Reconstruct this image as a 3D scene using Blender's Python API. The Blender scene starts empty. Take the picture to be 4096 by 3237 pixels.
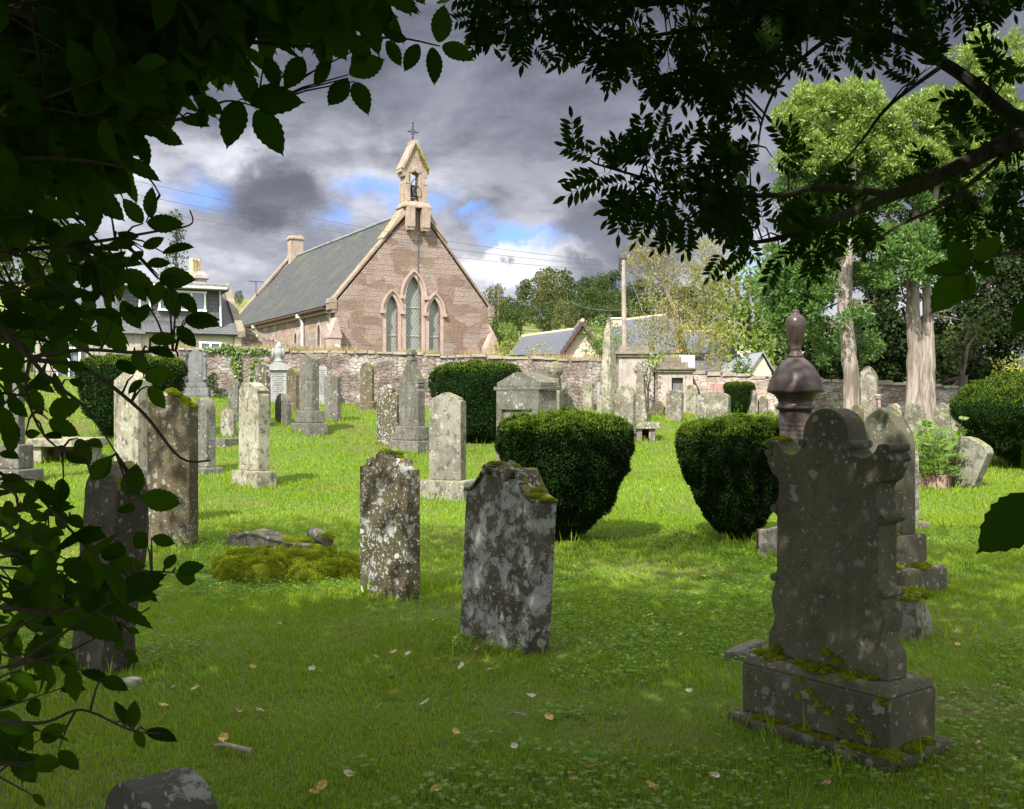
import bpy, bmesh, math, random
import numpy as np
from mathutils import Vector, Matrix
R = math.radians
random.seed(7)
rng = np.random.default_rng(11)
sc = bpy.context.scene
COL = sc.collection
F = 4096.0          # focal length in photograph pixels
CX, CY = 2048.0, 1618.5
CAMZ = 1.65

# ------------------------------------------------------------------ camera
cam = bpy.data.cameras.new('camera')
cam.sensor_width = 36.0
cam.lens = 36.0
cam.clip_start = 0.05
cam.clip_end = 3000
camo = bpy.data.objects.new('camera', cam)
COL.objects.link(camo)
camo.location = (0, 0, CAMZ)
camo.rotation_euler = (R(90), 0, 0)
sc.camera = camo

# ------------------------------------------------------------------ colour management, sampling
vs = sc.view_settings
vs.view_transform = 'Standard'
vs.look = 'None'
vs.exposure = 1.0
vs.gamma = 1.0
sc.cycles.max_bounces = 6
sc.cycles.diffuse_bounces = 3
sc.cycles.glossy_bounces = 2
sc.cycles.transmission_bounces = 3
sc.cycles.transparent_max_bounces = 4
sc.cycles.caustics_reflective = False
sc.cycles.caustics_refractive = False

# ------------------------------------------------------------------ sun
SUN_EL = R(46)
SX, SY = -0.41, -0.912            # horizontal direction towards the sun
SUN = Vector((SX * math.cos(SUN_EL), SY * math.cos(SUN_EL), math.sin(SUN_EL)))
sl = bpy.data.lights.new('sun', 'SUN')
sl.energy = 5.0
sl.angle = R(0.53)
sl.color = (1.0, 0.955, 0.87)
so = bpy.data.objects.new('sun', sl)
COL.objects.link(so)
so.rotation_euler = SUN.to_track_quat('Z', 'Y').to_euler()

# ------------------------------------------------------------------ node helper
def nd(nt, typ, ins=None, **attrs):
    n = nt.nodes.new(typ)
    for k, v in attrs.items():
        setattr(n, k, v)
    for k, v in (ins or {}).items():
        s = n.inputs[k]
        if isinstance(v, bpy.types.NodeSocket):
            nt.links.new(v, s)
        else:
            s.default_value = v
    return n

def mth(nt, op, a, b=None, c=None, clamp=False):
    n = nt.nodes.new('ShaderNodeMath')
    n.operation = op
    n.use_clamp = clamp
    for i, v in enumerate((a, b, c)):
        if v is None:
            continue
        if isinstance(v, bpy.types.NodeSocket):
            nt.links.new(v, n.inputs[i])
        else:
            n.inputs[i].default_value = v
    return n.outputs[0]

def vmth(nt, op, a, b=None, out=0):
    n = nt.nodes.new('ShaderNodeVectorMath')
    n.operation = op
    for i, v in enumerate((a, b)):
        if v is None:
            continue
        if isinstance(v, bpy.types.NodeSocket):
            nt.links.new(v, n.inputs[i])
        else:
            n.inputs[i].default_value = v
    return n.outputs[out]

def sstep(nt, x, lo, hi):
    n = nt.nodes.new('ShaderNodeMapRange')
    n.interpolation_type = 'SMOOTHSTEP'
    n.inputs[1].default_value = lo
    n.inputs[2].default_value = hi
    n.inputs[3].default_value = 0.0
    n.inputs[4].default_value = 1.0
    nt.links.new(x, n.inputs[0])
    return n.outputs[0]

def rgb(c):
    return (c[0], c[1], c[2], 1.0)

def mixc(nt, fac, a, b, mode='MIX'):
    n = nt.nodes.new('ShaderNodeMix')
    n.data_type = 'RGBA'
    n.blend_type = mode
    for s, v in ((n.inputs[0], fac), (n.inputs[6], a), (n.inputs[7], b)):
        if isinstance(v, bpy.types.NodeSocket):
            nt.links.new(v, s)
        elif isinstance(v, (tuple, list)):
            s.default_value = rgb(v)
        else:
            s.default_value = v
    return n.outputs[2]

def noise(nt, vec, scale, detail=4, rough=0.55, dist=0.0, col=False):
    n = nd(nt, 'ShaderNodeTexNoise', {'Vector': vec, 'Scale': scale, 'Detail': detail, 'Roughness': rough, 'Distortion': dist})
    return n.outputs[1 if col else 0]

# ------------------------------------------------------------------ world: Nishita sky behind broken cloud
def dirpx(px, py):
    return Vector(((px - CX) / F, 1.0, (CY - py) / F)).normalized()

world = bpy.data.worlds.new('World')
sc.world = world
world.use_nodes = True
wt = world.node_tree
wt.nodes.clear()
sky = nd(wt, 'ShaderNodeTexSky', sky_type='NISHITA', sun_disc=False, sun_elevation=SUN_EL,
         sun_rotation=math.atan2(SX, SY), altitude=100.0, air_density=1.0, dust_density=0.6, ozone_density=2.0)
tcw = nd(wt, 'ShaderNodeTexCoord').outputs['Generated']
wn = noise(wt, tcw, 7.0, 8, 0.62, col=True)
wv = vmth(wt, 'MULTIPLY', vmth(wt, 'SUBTRACT', wn, (0.5, 0.5, 0.5)), (0.13, 0.13, 0.13))
dirw = vmth(wt, 'ADD', tcw, wv)

def blob(px, py, rx, ry, soft=0.25):
    """soft elliptical patch of sky round the direction of photograph pixel px, py"""
    c = dirpx(px, py)
    df = vmth(wt, 'SUBTRACT', dirw, tuple(c))
    df = vmth(wt, 'MULTIPLY', df, (F / rx, F / rx, F / ry))
    ln = vmth(wt, 'LENGTH', df, out=1)
    return sstep(wt, ln, 1.0 + soft, 1.0 - soft * 1.5)

def union(lst):
    r = lst[0]
    for b in lst[1:]:
        r = mth(wt, 'MAXIMUM', r, b)
    return r

sep = nd(wt, 'ShaderNodeSeparateXYZ', {0: tcw})
elev = sep.outputs[2]
stretch = vmth(wt, 'MULTIPLY', tcw, (1.0, 1.0, 2.3))
n_big = noise(wt, stretch, 4.2, 7, 0.58, 0.35)
n_fine = noise(wt, stretch, 11.0, 6, 0.62, 0.3)
nn = mth(wt, 'ADD', mth(wt, 'MULTIPLY', n_big, 0.68), mth(wt, 'MULTIPLY', n_fine, 0.32))
light = sstep(wt, nn, 0.38, 0.62)
lowb = sstep(wt, elev, 0.27, 0.10)              # clouds grow paler towards the horizon
light2 = mth(wt, 'ADD', mth(wt, 'MULTIPLY', light, 0.55), mth(wt, 'MULTIPLY', lowb, 0.50), clamp=True)
CD, CM, CL = (0.070, 0.075, 0.098), (0.150, 0.157, 0.192), (0.40, 0.41, 0.45)
ramp = nd(wt, 'ShaderNodeValToRGB', {0: light2})
ramp.color_ramp.elements[0].color = rgb(CD)
ramp.color_ramp.elements[1].color = rgb(CL)
e = ramp.color_ramp.elements.new(0.5)
e.color = rgb(CM)
cloud = ramp.outputs[0]
# white cumulus low over the hill and pale banks on the left
white = union([blob(2110, 1075, 185, 95, 0.12), blob(2250, 1040, 110, 75, 0.15), blob(1950, 1130, 160, 60, 0.35), blob(2600, 1180, 240, 60, 0.5), blob(4060, 1150, 160, 90, 0.5)])
pale = union([blob(760, 1020, 420, 190, 0.6), blob(420, 820, 320, 160, 0.6), blob(1480, 740, 330, 210, 0.7), blob(900, 640, 240, 80, 0.7), blob(3060, 1010, 130, 70, 0.6)])
cloud = mixc(wt, mth(wt, 'MULTIPLY', pale, mth(wt, 'ADD', 0.25, mth(wt, 'MULTIPLY', light, 0.72))), cloud, (0.54, 0.55, 0.60))
cloud = mixc(wt, white, cloud, mixc(wt, n_fine, (0.42, 0.43, 0.47), (0.66, 0.66, 0.66)))
# blue gaps
gap = union([blob(1500, 740, 115, 50, 0.7), blob(1350, 860, 60, 45, 0.8), blob(2080, 960, 190, 40, 0.6), blob(760, 775, 130, 50, 0.7), blob(1650, 800, 140, 50, 0.8), blob(3010, 1050, 80, 60, 0.7), blob(2250, 990, 90, 45, 0.7), blob(1890, 905, 90, 30, 0.7)])
skyc = mixc(wt, 1.0, sky.outputs[0], (0.060, 0.078, 0.125), 'MULTIPLY')
col = mixc(wt, mth(wt, 'MULTIPLY', gap, 0.80), cloud, skyc)
# dark cloud banks in front
dark = union([blob(1130, 770, 250, 95, 0.35), blob(2560, 1000, 330, 95, 0.4), blob(2390, 1090, 150, 55, 0.5), blob(2055, 1065, 34, 26, 0.4), blob(2440, 960, 200, 90, 0.3)])
dcol = mixc(wt, sstep(wt, nn, 0.35, 0.7), (0.068, 0.073, 0.095), (0.138, 0.145, 0.176))
col = mixc(wt, mth(wt, 'MULTIPLY', dark, 0.92), col, dcol)
# unseen sky overhead and behind the camera, brightened to fill the shade
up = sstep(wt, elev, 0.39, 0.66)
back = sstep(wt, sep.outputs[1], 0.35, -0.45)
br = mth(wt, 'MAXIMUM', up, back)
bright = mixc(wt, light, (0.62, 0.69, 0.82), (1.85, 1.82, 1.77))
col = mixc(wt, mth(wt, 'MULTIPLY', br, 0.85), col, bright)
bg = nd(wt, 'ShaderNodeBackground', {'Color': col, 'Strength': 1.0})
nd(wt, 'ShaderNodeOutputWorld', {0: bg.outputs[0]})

# ------------------------------------------------------------------ terrain height
_TY = np.array([-80, 10, 13, 16, 20, 25, 30, 34, 38, 50, 60, 75, 100, 150, 200, 250, 300, 420.0])
_TZ = np.array([0, 0, 0.02, 0.07, 0.25, 0.68, 1.12, 1.40, 1.58, 2.2, 2.8, 3.8, 6.5, 12.5, 18.2, 23.5, 26.5, 28.0])
def gz(x, y):
    x = np.asarray(x, float); y = np.asarray(y, float)
    z = (np.interp(y - 0.8, _TY, _TZ) + np.interp(y, _TY, _TZ) + np.interp(y + 0.8, _TY, _TZ)) / 3
    k = np.clip((y - 13) / 17, 0, 1)
    xc = np.clip(x, -14, 14)
    z = z + k * (-0.025 * xc + np.where(xc < 0, 0.0035, 0.0012) * xc * xc) * np.clip((80 - y) / 30, 0, 1)
    z = z * np.where(y > 60, 1 + np.clip((y - 60) / 100, 0, 1) * np.clip(-x * 0.0027, -0.08, 0.35), 1)
    z = z + 0.018 * np.sin(x * 1.7 + 0.6 * np.sin(y * 1.1)) * np.sin(y * 1.3) * np.clip((y - 1) / 4, 0, 1)
    return z
def gzf(x, y):
    return float(gz(x, y))

def P(px, py, d):
    """world point seen at photograph pixel px, py at distance d in front of the camera"""
    return Vector(((px - CX) / F * d, d, CAMZ + (CY - py) / F * d))

def gdepth(px, py):
    """distance at which the view ray of a pixel meets the ground"""
    lo = 1.5
    prev = lo
    d = lo
    while d < 45:
        p = P(px, py, d)
        if p.z <= gzf(p.x, p.y):
            a, b = prev, d
            for _ in range(30):
                m = (a + b) / 2
                q = P(px, py, m)
                if q.z <= gzf(q.x, q.y): b = m
                else: a = m
            return b
        prev = d
        d *= 1.01
    return 34.0
# ------------------------------------------------------------------ mesh helpers
def link(o, parent=None):
    COL.objects.link(o)
    if parent is not None:
        o.parent = parent
    return o

def tag(o, label=None, cat=None, group=None, kind=None):
    if label: o['label'] = label
    if cat: o['category'] = cat
    if group: o['group'] = group
    if kind or label: o['kind'] = kind or 'thing'
    return o

def thing(name, label, cat, loc=(0, 0, 0), rz=0.0, group=None, rot=None):
    o = bpy.data.objects.new(name, None)
    o.empty_display_size = 0.2
    COL.objects.link(o)
    o.location = loc
    o.rotation_euler = rot if rot else (0, 0, rz)
    return tag(o, label, cat, group, 'thing')

class MB:
    def __init__(self):
        self.v = []; self.f = []
    def add(self, vs_, fs_):
        n = len(self.v)
        self.v.extend([tuple(p) for p in vs_])
        self.f.extend([tuple(i + n for i in f) for f in fs_])
        return self
    def box(self, cx, cy, z0, sx, sy, sz, rz=0.0, top=None):
        """box on z0; top = (scale x, scale y) of its upper face"""
        tx, ty = top or (1, 1)
        c, s = math.cos(rz), math.sin(rz)
        pts = []
        for z, kx, ky in ((z0, 1, 1), (z0 + sz, tx, ty)):
            for ax, ay in ((-1, -1), (1, -1), (1, 1), (-1, 1)):
                x, y = ax * sx / 2 * kx, ay * sy / 2 * ky
                pts.append((cx + x * c - y * s, cy + x * s + y * c, z))
        return self.add(pts, [(3, 2, 1, 0), (4, 5, 6, 7), (0, 1, 5, 4), (1, 2, 6, 5), (2, 3, 7, 6), (3, 0, 4, 7)])
    def prism(self, poly, y0, y1):
        """poly = (x, z) outline counter-clockwise seen from -y; extruded from y0 to y1"""
        n = len(poly)
        vs_ = [(x, y0, z) for x, z in poly] + [(x, y1, z) for x, z in poly]
        fs_ = [tuple(range(n)), tuple(range(2 * n - 1, n - 1, -1))]
        for i in range(n):
            j = (i + 1) % n
            fs_.append((j, i, i + n, j + n))
        return self.add(vs_, fs_)
    def prismx(self, poly, x0, x1):
        """poly = (y, z) outline, extruded along x"""
        n = len(poly)
        vs_ = [(x0, y, z) for y, z in poly] + [(x1, y, z) for y, z in poly]
        fs_ = [tuple(range(n - 1, -1, -1)), tuple(range(n, 2 * n))]
        for i in range(n):
            j = (i + 1) % n
            fs_.append((i, j, j + n, i + n))
        return self.add(vs_, fs_)
    def lathe(self, prof, n=24, c=(0, 0, 0)):
        vs_ = []; fs_ = []
        for r, z in prof:
            for k in range(n):
                a = 2 * math.pi * k / n
                vs_.append((c[0] + r * math.cos(a), c[1] + r * math.sin(a), c[2] + z))
        m = len(prof)
        for i in range(m - 1):
            for k in range(n):
                k2 = (k + 1) % n
                fs_.append((i * n + k, i * n + k2, (i + 1) * n + k2, (i + 1) * n + k))
        fs_.append(tuple(range(n - 1, -1, -1)))
        fs_.append(tuple((m - 1) * n + k for k in range(n)))
        return self.add(vs_, fs_)
    def tube(self, pts, rad, n=6):
        pts = [Vector(p) for p in pts]
        m = len(pts)
        if not hasattr(rad, '__len__'):
            rad = [rad] * m
        vs_ = []; fs_ = []
        up = Vector((0.123, 0.31, 0.94)).normalized()
        for i, p in enumerate(pts):
            t = (pts[min(i + 1, m - 1)] - pts[max(i - 1, 0)])
            if t.length < 1e-9: t = Vector((0, 0, 1))
            t.normalize()
            a = t.cross(up)
            if a.length < 0.05: a = t.cross(Vector((1, 0, 0)))
            a.normalize()
            b = t.cross(a)
            for k in range(n):
                an = 2 * math.pi * k / n
                vs_.append(p + (a * math.cos(an) + b * math.sin(an)) * rad[i])
        for i in range(m - 1):
            for k in range(n):
                k2 = (k + 1) % n
                fs_.append((i * n + k2, i * n + k, (i + 1) * n + k, (i + 1) * n + k2))
        fs_.append(tuple(range(n)))
        fs_.append(tuple((m - 1) * n + k for k in range(n - 1, -1, -1)))
        return self.add(vs_, fs_)
    def build(self, name, mat, parent=None, smooth=False, bevel=0.0, seg=2, loc=None, rot=None, rough=0.0, sub=0):
        me = bpy.data.meshes.new(name)
        me.from_pydata(self.v, [], self.f)
        me.update()
        if bevel > 0 or rough > 0 or sub > 0:
            bm = bmesh.new()
            bm.from_mesh(me)
            if bevel > 0:
                es = [e for e in bm.edges if len(e.link_faces) == 2 and e.calc_face_angle(0) > R(32)]
                bmesh.ops.bevel(bm, geom=es, offset=bevel, offset_type='OFFSET', segments=seg, profile=0.6, affect='EDGES', clamp_overlap=True)
            for _ in range(sub):
                bmesh.ops.triangulate(bm, faces=bm.faces[:])
                bmesh.ops.subdivide_edges(bm, edges=[e for e in bm.edges if e.calc_length() > 0.05], cuts=1, use_grid_fill=True)
            if rough > 0:
                co = np.array([v.co[:] for v in bm.verts])
                off = vnoise3(co * 9.0 + 3.1) * 0.65 + vnoise3(co * 23.0) * 0.35
                off2 = vnoise3(co * 9.0 + 40.1)
                bm.normal_update()
                for v, a, b in zip(bm.verts, off, off2):
                    v.co += v.normal * rough * (a * 2 - 1)
            bm.to_mesh(me)
            bm.free()
        if smooth:
            me.shade_smooth()
        me.materials.append(mat)
        o = bpy.data.objects.new(name, me)
        if loc is not None: o.location = loc
        if rot is not None: o.rotation_euler = rot
        return link(o, parent)

def _hash(i, j, k):
    n = (i * 374761393 + j * 668265263 + k * 2147483647 * 3 + 974634777) & 0x7fffffff
    n = ((n ^ (n >> 13)) * 1274126177) & 0x7fffffff
    return ((n ^ (n >> 16)) & 0xffff) / 65535.0
def vnoise3(p):
    p = np.asarray(p, float)
    i = np.floor(p).astype(np.int64)
    f = p - i
    f = f * f * (3 - 2 * f)
    out = 0
    for a in (0, 1):
        for b in (0, 1):
            for c in (0, 1):
                w = (f[:, 0] if a else 1 - f[:, 0]) * (f[:, 1] if b else 1 - f[:, 1]) * (f[:, 2] if c else 1 - f[:, 2])
                out = out + w * _hash(i[:, 0] + a, i[:, 1] + b, i[:, 2] + c)
    return out

def np_mesh(name, V, Fc, mat, parent=None, smooth=False):
    """fast mesh from arrays; Fc is (n,3) or (n,4) or a list of such arrays"""
    if not isinstance(Fc, list): Fc = [Fc]
    me = bpy.data.meshes.new(name)
    V = np.ascontiguousarray(V, dtype=np.float32)
    me.vertices.add(len(V))
    me.vertices.foreach_set('co', V.ravel())
    loops = np.concatenate([f.ravel() for f in Fc]).astype(np.int32)
    tot = np.concatenate([np.full(len(f), f.shape[1], np.int32) for f in Fc])
    start = np.concatenate([[0], np.cumsum(tot)[:-1]]).astype(np.int32)
    me.loops.add(len(loops))
    me.loops.foreach_set('vertex_index', loops)
    me.polygons.add(len(tot))
    me.polygons.foreach_set('loop_start', start)
    me.polygons.foreach_set('loop_total', tot)
    me.update(calc_edges=True)
    if smooth: me.shade_smooth()
    me.materials.append(mat)
    o = bpy.data.objects.new(name, me)
    return link(o, parent)

def unit(a):
    return a / np.maximum(np.linalg.norm(a, axis=-1, keepdims=True), 1e-9)

def leaf_quads(C, D, N, L, W):
    """diamond leaves: C base points, D directions, N normals, L lengths, W widths -> verts, quads"""
    D = unit(D)
    S = unit(np.cross(N, D))
    Nn = np.cross(D, S)
    L = np.asarray(L).reshape(-1, 1); W = np.asarray(W).reshape(-1, 1)
    a = C
    b = C + D * L * 0.45 + S * W * 0.5 + Nn * W * 0.12
    c = C + D * L
    d = C + D * L * 0.45 - S * W * 0.5 + Nn * W * 0.12
    V = np.stack([a, b, c, d], 1).reshape(-1, 3)
    n = len(C)
    Fq = np.arange(n * 4).reshape(n, 4)
    return V, Fq

def rdir(n):
    return unit(rng.normal(size=(n, 3)))

class LB:
    """collects leaf arrays and small solids into one mesh"""
    def __init__(self): self.V = []; self.F4 = []; self.F3 = []; self.n = 0
    def add(self, V, Fc):
        Fc = np.asarray(Fc) + self.n
        (self.F4 if Fc.shape[1] == 4 else self.F3).append(Fc)
        self.V.append(np.asarray(V, float)); self.n += len(V)
    def build(self, name, mat, parent=None, smooth=False, origin=None):
        V = np.concatenate(self.V)
        if origin is not None: V = V - np.array(origin)
        fs_ = []
        if self.F4: fs_.append(np.concatenate(self.F4))
        if self.F3: fs_.append(np.concatenate(self.F3))
        return np_mesh(name, V, fs_, mat, parent, smooth)

# ------------------------------------------------------------------ materials
MATS = {}
def newmat(name):
    m = bpy.data.materials.new(name)
    m.use_nodes = True
    nt = m.node_tree
    nt.nodes.clear()
    MATS[name] = m
    return m, nt

def finish(nt, color, rough=0.85, bump=None, bstr=0.4, bdist=0.01, spec=0.3, metal=0.0, coat=0.0):
    p = nd(nt, 'ShaderNodeBsdfPrincipled', {'Roughness': rough, 'Metallic': metal, 'Specular IOR Level': spec, 'Coat Weight': coat})
    if isinstance(color, (tuple, list)): p.inputs['Base Color'].default_value = rgb(color)
    else: nt.links.new(color, p.inputs['Base Color'])
    if isinstance(rough, bpy.types.NodeSocket): nt.links.new(rough, p.inputs['Roughness'])
    if bump is not None:
        b = nd(nt, 'ShaderNodeBump', {'Height': bump, 'Strength': bstr, 'Distance': bdist})
        nt.links.new(b.outputs[0], p.inputs['Normal'])
    nd(nt, 'ShaderNodeOutputMaterial', {0: p.outputs[0]})
    return p

def objvec(nt, rand=True):
    t = nd(nt, 'ShaderNodeTexCoord').outputs['Object']
    if not rand: return t
    r = nd(nt, 'ShaderNodeObjectInfo').outputs['Random']
    c = nd(nt, 'ShaderNodeCombineXYZ', {0: mth(nt, 'MULTIPLY', r, 31.0), 1: mth(nt, 'MULTIPLY', r, 17.0), 2: mth(nt, 'MULTIPLY', r, 53.0)}).outputs[0]
    return vmth(nt, 'ADD', t, c)

def stone_mat(name, c1, c2, lich=(0.52, 0.52, 0.47), la=0.4, spots=0.35, spot_scale=13.0, dark=(0.06, 0.055, 0.04), da=0.4, moss=0.5, streak=0.4, grain=1.0, yellow=0.0, bstr=0.5):
    m, nt = newmat(name)
    v = objvec(nt)
    n1 = noise(nt, v, 2.2, 6, 0.6)
    n2 = noise(nt, v, 9.0, 6, 0.65)
    n3 = noise(nt, v, 70.0, 3, 0.6)
    c = mixc(nt, sstep(nt, n1, 0.35, 0.65), c1, c2)
    c = mixc(nt, mth(nt, 'MULTIPLY', sstep(nt, n3, 0.45, 0.7), 0.35 * grain), c, tuple(0.45 * k for k in c1))
    # vertical weather streaks
    sv = vmth(nt, 'MULTIPLY', v, (11.0, 11.0, 0.9))
    st = noise(nt, sv, 1.0, 5, 0.6)
    c = mixc(nt, mth(nt, 'MULTIPLY', sstep(nt, st, 0.5, 0.68), streak), c, dark)
    # dark algae patches
    c = mixc(nt, mth(nt, 'MULTIPLY', sstep(nt, n2, 0.66 - 0.28 * da, 0.74 - 0.2 * da), 0.75), c, dark)
    # crusty pale lichen sheets
    wv_ = vmth(nt, 'ADD', v, vmth(nt, 'MULTIPLY', noise(nt, v, 14.0, 4, 0.6, col=True), (0.10, 0.10, 0.10)))
    n4 = noise(nt, wv_, 3.9, 12, 0.80)
    sheet = sstep(nt, n4, 0.66 - 0.26 * la, 0.70 - 0.24 * la)
    c = mixc(nt, mth(nt, 'MULTIPLY', sheet, 0.85), c, mixc(nt, n3, tuple(0.62 * k for k in lich), lich))
    # round lichen rosettes of several sizes
    for sc_, th in ((spot_scale, 0.40), (spot_scale * 2.1, 0.38), (spot_scale * 4.5, 0.36)):
        vo = nd(nt, 'ShaderNodeTexVoronoi', {'Vector': wv_, 'Scale': sc_, 'Randomness': 1.0})
        sx = nd(nt, 'ShaderNodeSeparateColor', {0: vo.outputs['Color']})
        keep = mth(nt, 'LESS_THAN', sx.outputs[0], spots)
        rad = mth(nt, 'MULTIPLY', sx.outputs[1], th)
        ins = sstep(nt, mth(nt, 'SUBTRACT', vo.outputs['Distance'], rad), 0.05, -0.02)
        lc = mixc(nt, sx.outputs[2], tuple(0.55 * k for k in lich), lich)
        if yellow > 0:
            lc = mixc(nt, mth(nt, 'GREATER_THAN', sx.outputs[2], 1 - yellow), lc, (0.46, 0.36, 0.08))
        c = mixc(nt, mth(nt, 'MULTIPLY', mth(nt, 'MULTIPLY', ins, keep), 0.9), c, lc)
    if moss > 0:
        g = nd(nt, 'ShaderNodeNewGeometry')
        nz = nd(nt, 'ShaderNodeSeparateXYZ', {0: g.outputs['Normal']}).outputs[2]
        mk = mth(nt, 'MULTIPLY', sstep(nt, nz, 0.25, 0.7), sstep(nt, n2, 0.62 - 0.3 * moss, 0.70 - 0.3 * moss))
        c = mixc(nt, mk, c, mixc(nt, n3, (0.07, 0.09, 0.012), (0.20, 0.19, 0.03)))
    h = mth(nt, 'ADD', mth(nt, 'MULTIPLY', n3, 0.5), mth(nt, 'ADD', mth(nt, 'MULTIPLY', n2, 0.8), mth(nt, 'MULTIPLY', sheet, 0.25)))
    finish(nt, c, 0.92, h, bstr, 0.012, 0.15)
    return m

M_GREY = stone_mat('stone_grey', (0.085, 0.080, 0.066), (0.145, 0.138, 0.118), lich=(0.33, 0.33, 0.30), la=0.30, spots=0.3, da=0.5, moss=0.3, streak=0.55)
M_DARK = stone_mat('stone_brown_speckled', (0.055, 0.047, 0.023), (0.092, 0.076, 0.042), lich=(0.42, 0.43, 0.40), la=0.46, spots=0.75, spot_scale=12.0, da=0.25, moss=0.35, streak=0.5, bstr=0.7)
M_DARKC = stone_mat('stone_dark_rough', (0.045, 0.040, 0.030), (0.08, 0.07, 0.052), lich=(0.22, 0.22, 0.20), la=0.22, spots=0.3, da=0.45, moss=0.4, bstr=1.0)
M_DARKB = stone_mat('stone_dark_sheeted', (0.055, 0.048, 0.032), (0.095, 0.083, 0.058), lich=(0.37, 0.38, 0.36), la=0.70, spots=0.45, spot_scale=11.0, da=0.55, moss=0.4, streak=0.5, bstr=0.9)
M_BROWN = stone_mat('stone_brown', (0.072, 0.058, 0.032), (0.12, 0.098, 0.060), lich=(0.34, 0.33, 0.28), la=0.34, spots=0.4, da=0.6, moss=0.8, yellow=0.08)
M_PALE = stone_mat('stone_pale', (0.20, 0.185, 0.125), (0.31, 0.295, 0.22), lich=(0.42, 0.42, 0.375), la=0.38, spots=0.3, da=0.6, moss=0.3, streak=0.6, yellow=0.1)
M_WHITE = stone_mat('marble_white', (0.22, 0.222, 0.225), (0.29, 0.29, 0.29), la=0.2, spots=0.05, da=0.05, moss=0.2, streak=0.12, grain=0.4, bstr=0.15)
M_GRAN = stone_mat('granite_grey', (0.12, 0.122, 0.122), (0.165, 0.168, 0.168), lich=(0.30,0.30,0.29), la=0.15, spots=0.1, da=0.35, moss=0.3, streak=0.45, bstr=0.25)
M_LICH = stone_mat('stone_lichened', (0.12, 0.105, 0.078), (0.19, 0.175, 0.14), lich=(0.39, 0.38, 0.33), la=0.54, spots=0.45, spot_scale=11.0, da=0.5, moss=0.5, yellow=0.22, bstr=0.7)
M_ROUGH = stone_mat('granite_rough', (0.15, 0.142, 0.112), (0.26, 0.248, 0.205), lich=(0.40, 0.39, 0.32), la=0.42, spots=0.2, da=0.55, moss=0.5, grain=1.6, bstr=1.0)
M_PINK = stone_mat('stone_red', (0.27, 0.16, 0.135), (0.34, 0.21, 0.18), la=0.22, spots=0.22, da=0.45, moss=0.3)
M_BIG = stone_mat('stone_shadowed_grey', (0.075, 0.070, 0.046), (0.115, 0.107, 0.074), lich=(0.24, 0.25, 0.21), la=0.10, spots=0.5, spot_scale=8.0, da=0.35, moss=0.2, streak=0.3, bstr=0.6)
M_NEARARC = stone_mat('stone_low_arch', (0.055, 0.052, 0.045), (0.09, 0.085, 0.072), lich=(0.34, 0.35, 0.30), la=0.34, spots=0.3, spot_scale=7.0, da=0.2, moss=0.1)
M_DRESS = stone_mat('dressed_pink_stone', (0.34, 0.250, 0.212), (0.41, 0.31, 0.268), la=0.1, spots=0.05, da=0.2, moss=0.25, streak=0.25, bstr=0.3)
M_TAN = stone_mat('bellcote_stone', (0.27, 0.205, 0.160), (0.36, 0.28, 0.225), la=0.22, spots=0.12, da=0.3, moss=0.4, streak=0.35, bstr=0.4)
M_SKEW = stone_mat('skew_stone', (0.20, 0.155, 0.12), (0.28, 0.22, 0.175), la=0.2, spots=0.12, da=0.4, moss=0.2, streak=0.2, bstr=0.4)
M_MAUS = stone_mat('pinkish_ashlar', (0.31, 0.265, 0.235), (0.40, 0.345, 0.305), la=0.2, spots=0.1, da=0.3, moss=0.4, streak=0.3, bstr=0.3)

def plain_mat(name, c, rough=0.7, var=0.25, scale=6.0, spec=0.3, bstr=0.2, metal=0.0):
    m, nt = newmat(name)
    v = objvec(nt)
    n = noise(nt, v, scale, 6, 0.6)
    n2 = noise(nt, v, scale * 9, 3, 0.6)
    cc = mixc(nt, sstep(nt, n, 0.3, 0.7), tuple(k * (1 - var) for k in c), tuple(min(1, k * (1 + var)) for k in c))
    finish(nt, cc, rough, n2, bstr, 0.006, spec, metal)
    return m

M_IRON = plain_mat('dark_iron', (0.03, 0.03, 0.032), 0.6)
M_BRONZE = plain_mat('bell_bronze', (0.035, 0.03, 0.026), 0.45)
M_WOODPOLE = plain_mat('weathered_pole', (0.27, 0.23, 0.19), 0.85, scale=3.0)
M_WHITEP = plain_mat('white_paint', (0.78, 0.78, 0.76), 0.5, 0.06)
M_CREAM = plain_mat('cream_render', (0.50, 0.45, 0.36), 0.85, 0.12, 2.0)
M_PINKR = plain_mat('pink_harling', (0.56, 0.43, 0.36), 0.9, 0.1, 3.0)
M_RIDGE = plain_mat('tan_ridge_tiles', (0.55, 0.42, 0.26), 0.8, 0.15)
M_BARGE = plain_mat('brown_bargeboard', (0.07, 0.035, 0.028), 0.6)
M_POTS = plain_mat('clay_pots', (0.55, 0.42, 0.24), 0.8)
M_METALR = plain_mat('grey_sheet_roof', (0.21, 0.22, 0.235), 0.45, 0.2, 2.0)
M_PIPE = plain_mat('pale_downpipe', (0.60, 0.57, 0.53), 0.5, 0.06)
M_WIRE = plain_mat('wire_grey', (0.10, 0.10, 0.105), 0.6)
M_BLACK = plain_mat('black_letters', (0.015, 0.015, 0.016), 0.6, 0.05)
M_ORANGE = plain_mat('lamp_orange', (0.75, 0.42, 0.16), 0.4, 0.06)
M_SOIL = plain_mat('dark_soil', (0.035, 0.026, 0.017), 0.95, 0.4, 10.0, bstr=0.8)
M_FELT = plain_mat('flat_roof_felt', (0.16, 0.16, 0.155), 0.9)
M_STICK = plain_mat('bleached_stick', (0.30, 0.25, 0.18), 0.85, 0.3, 20.0)
M_TWIG = plain_mat('twig_bark', (0.05, 0.038, 0.026), 0.8, 0.3, 30.0)

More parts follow.
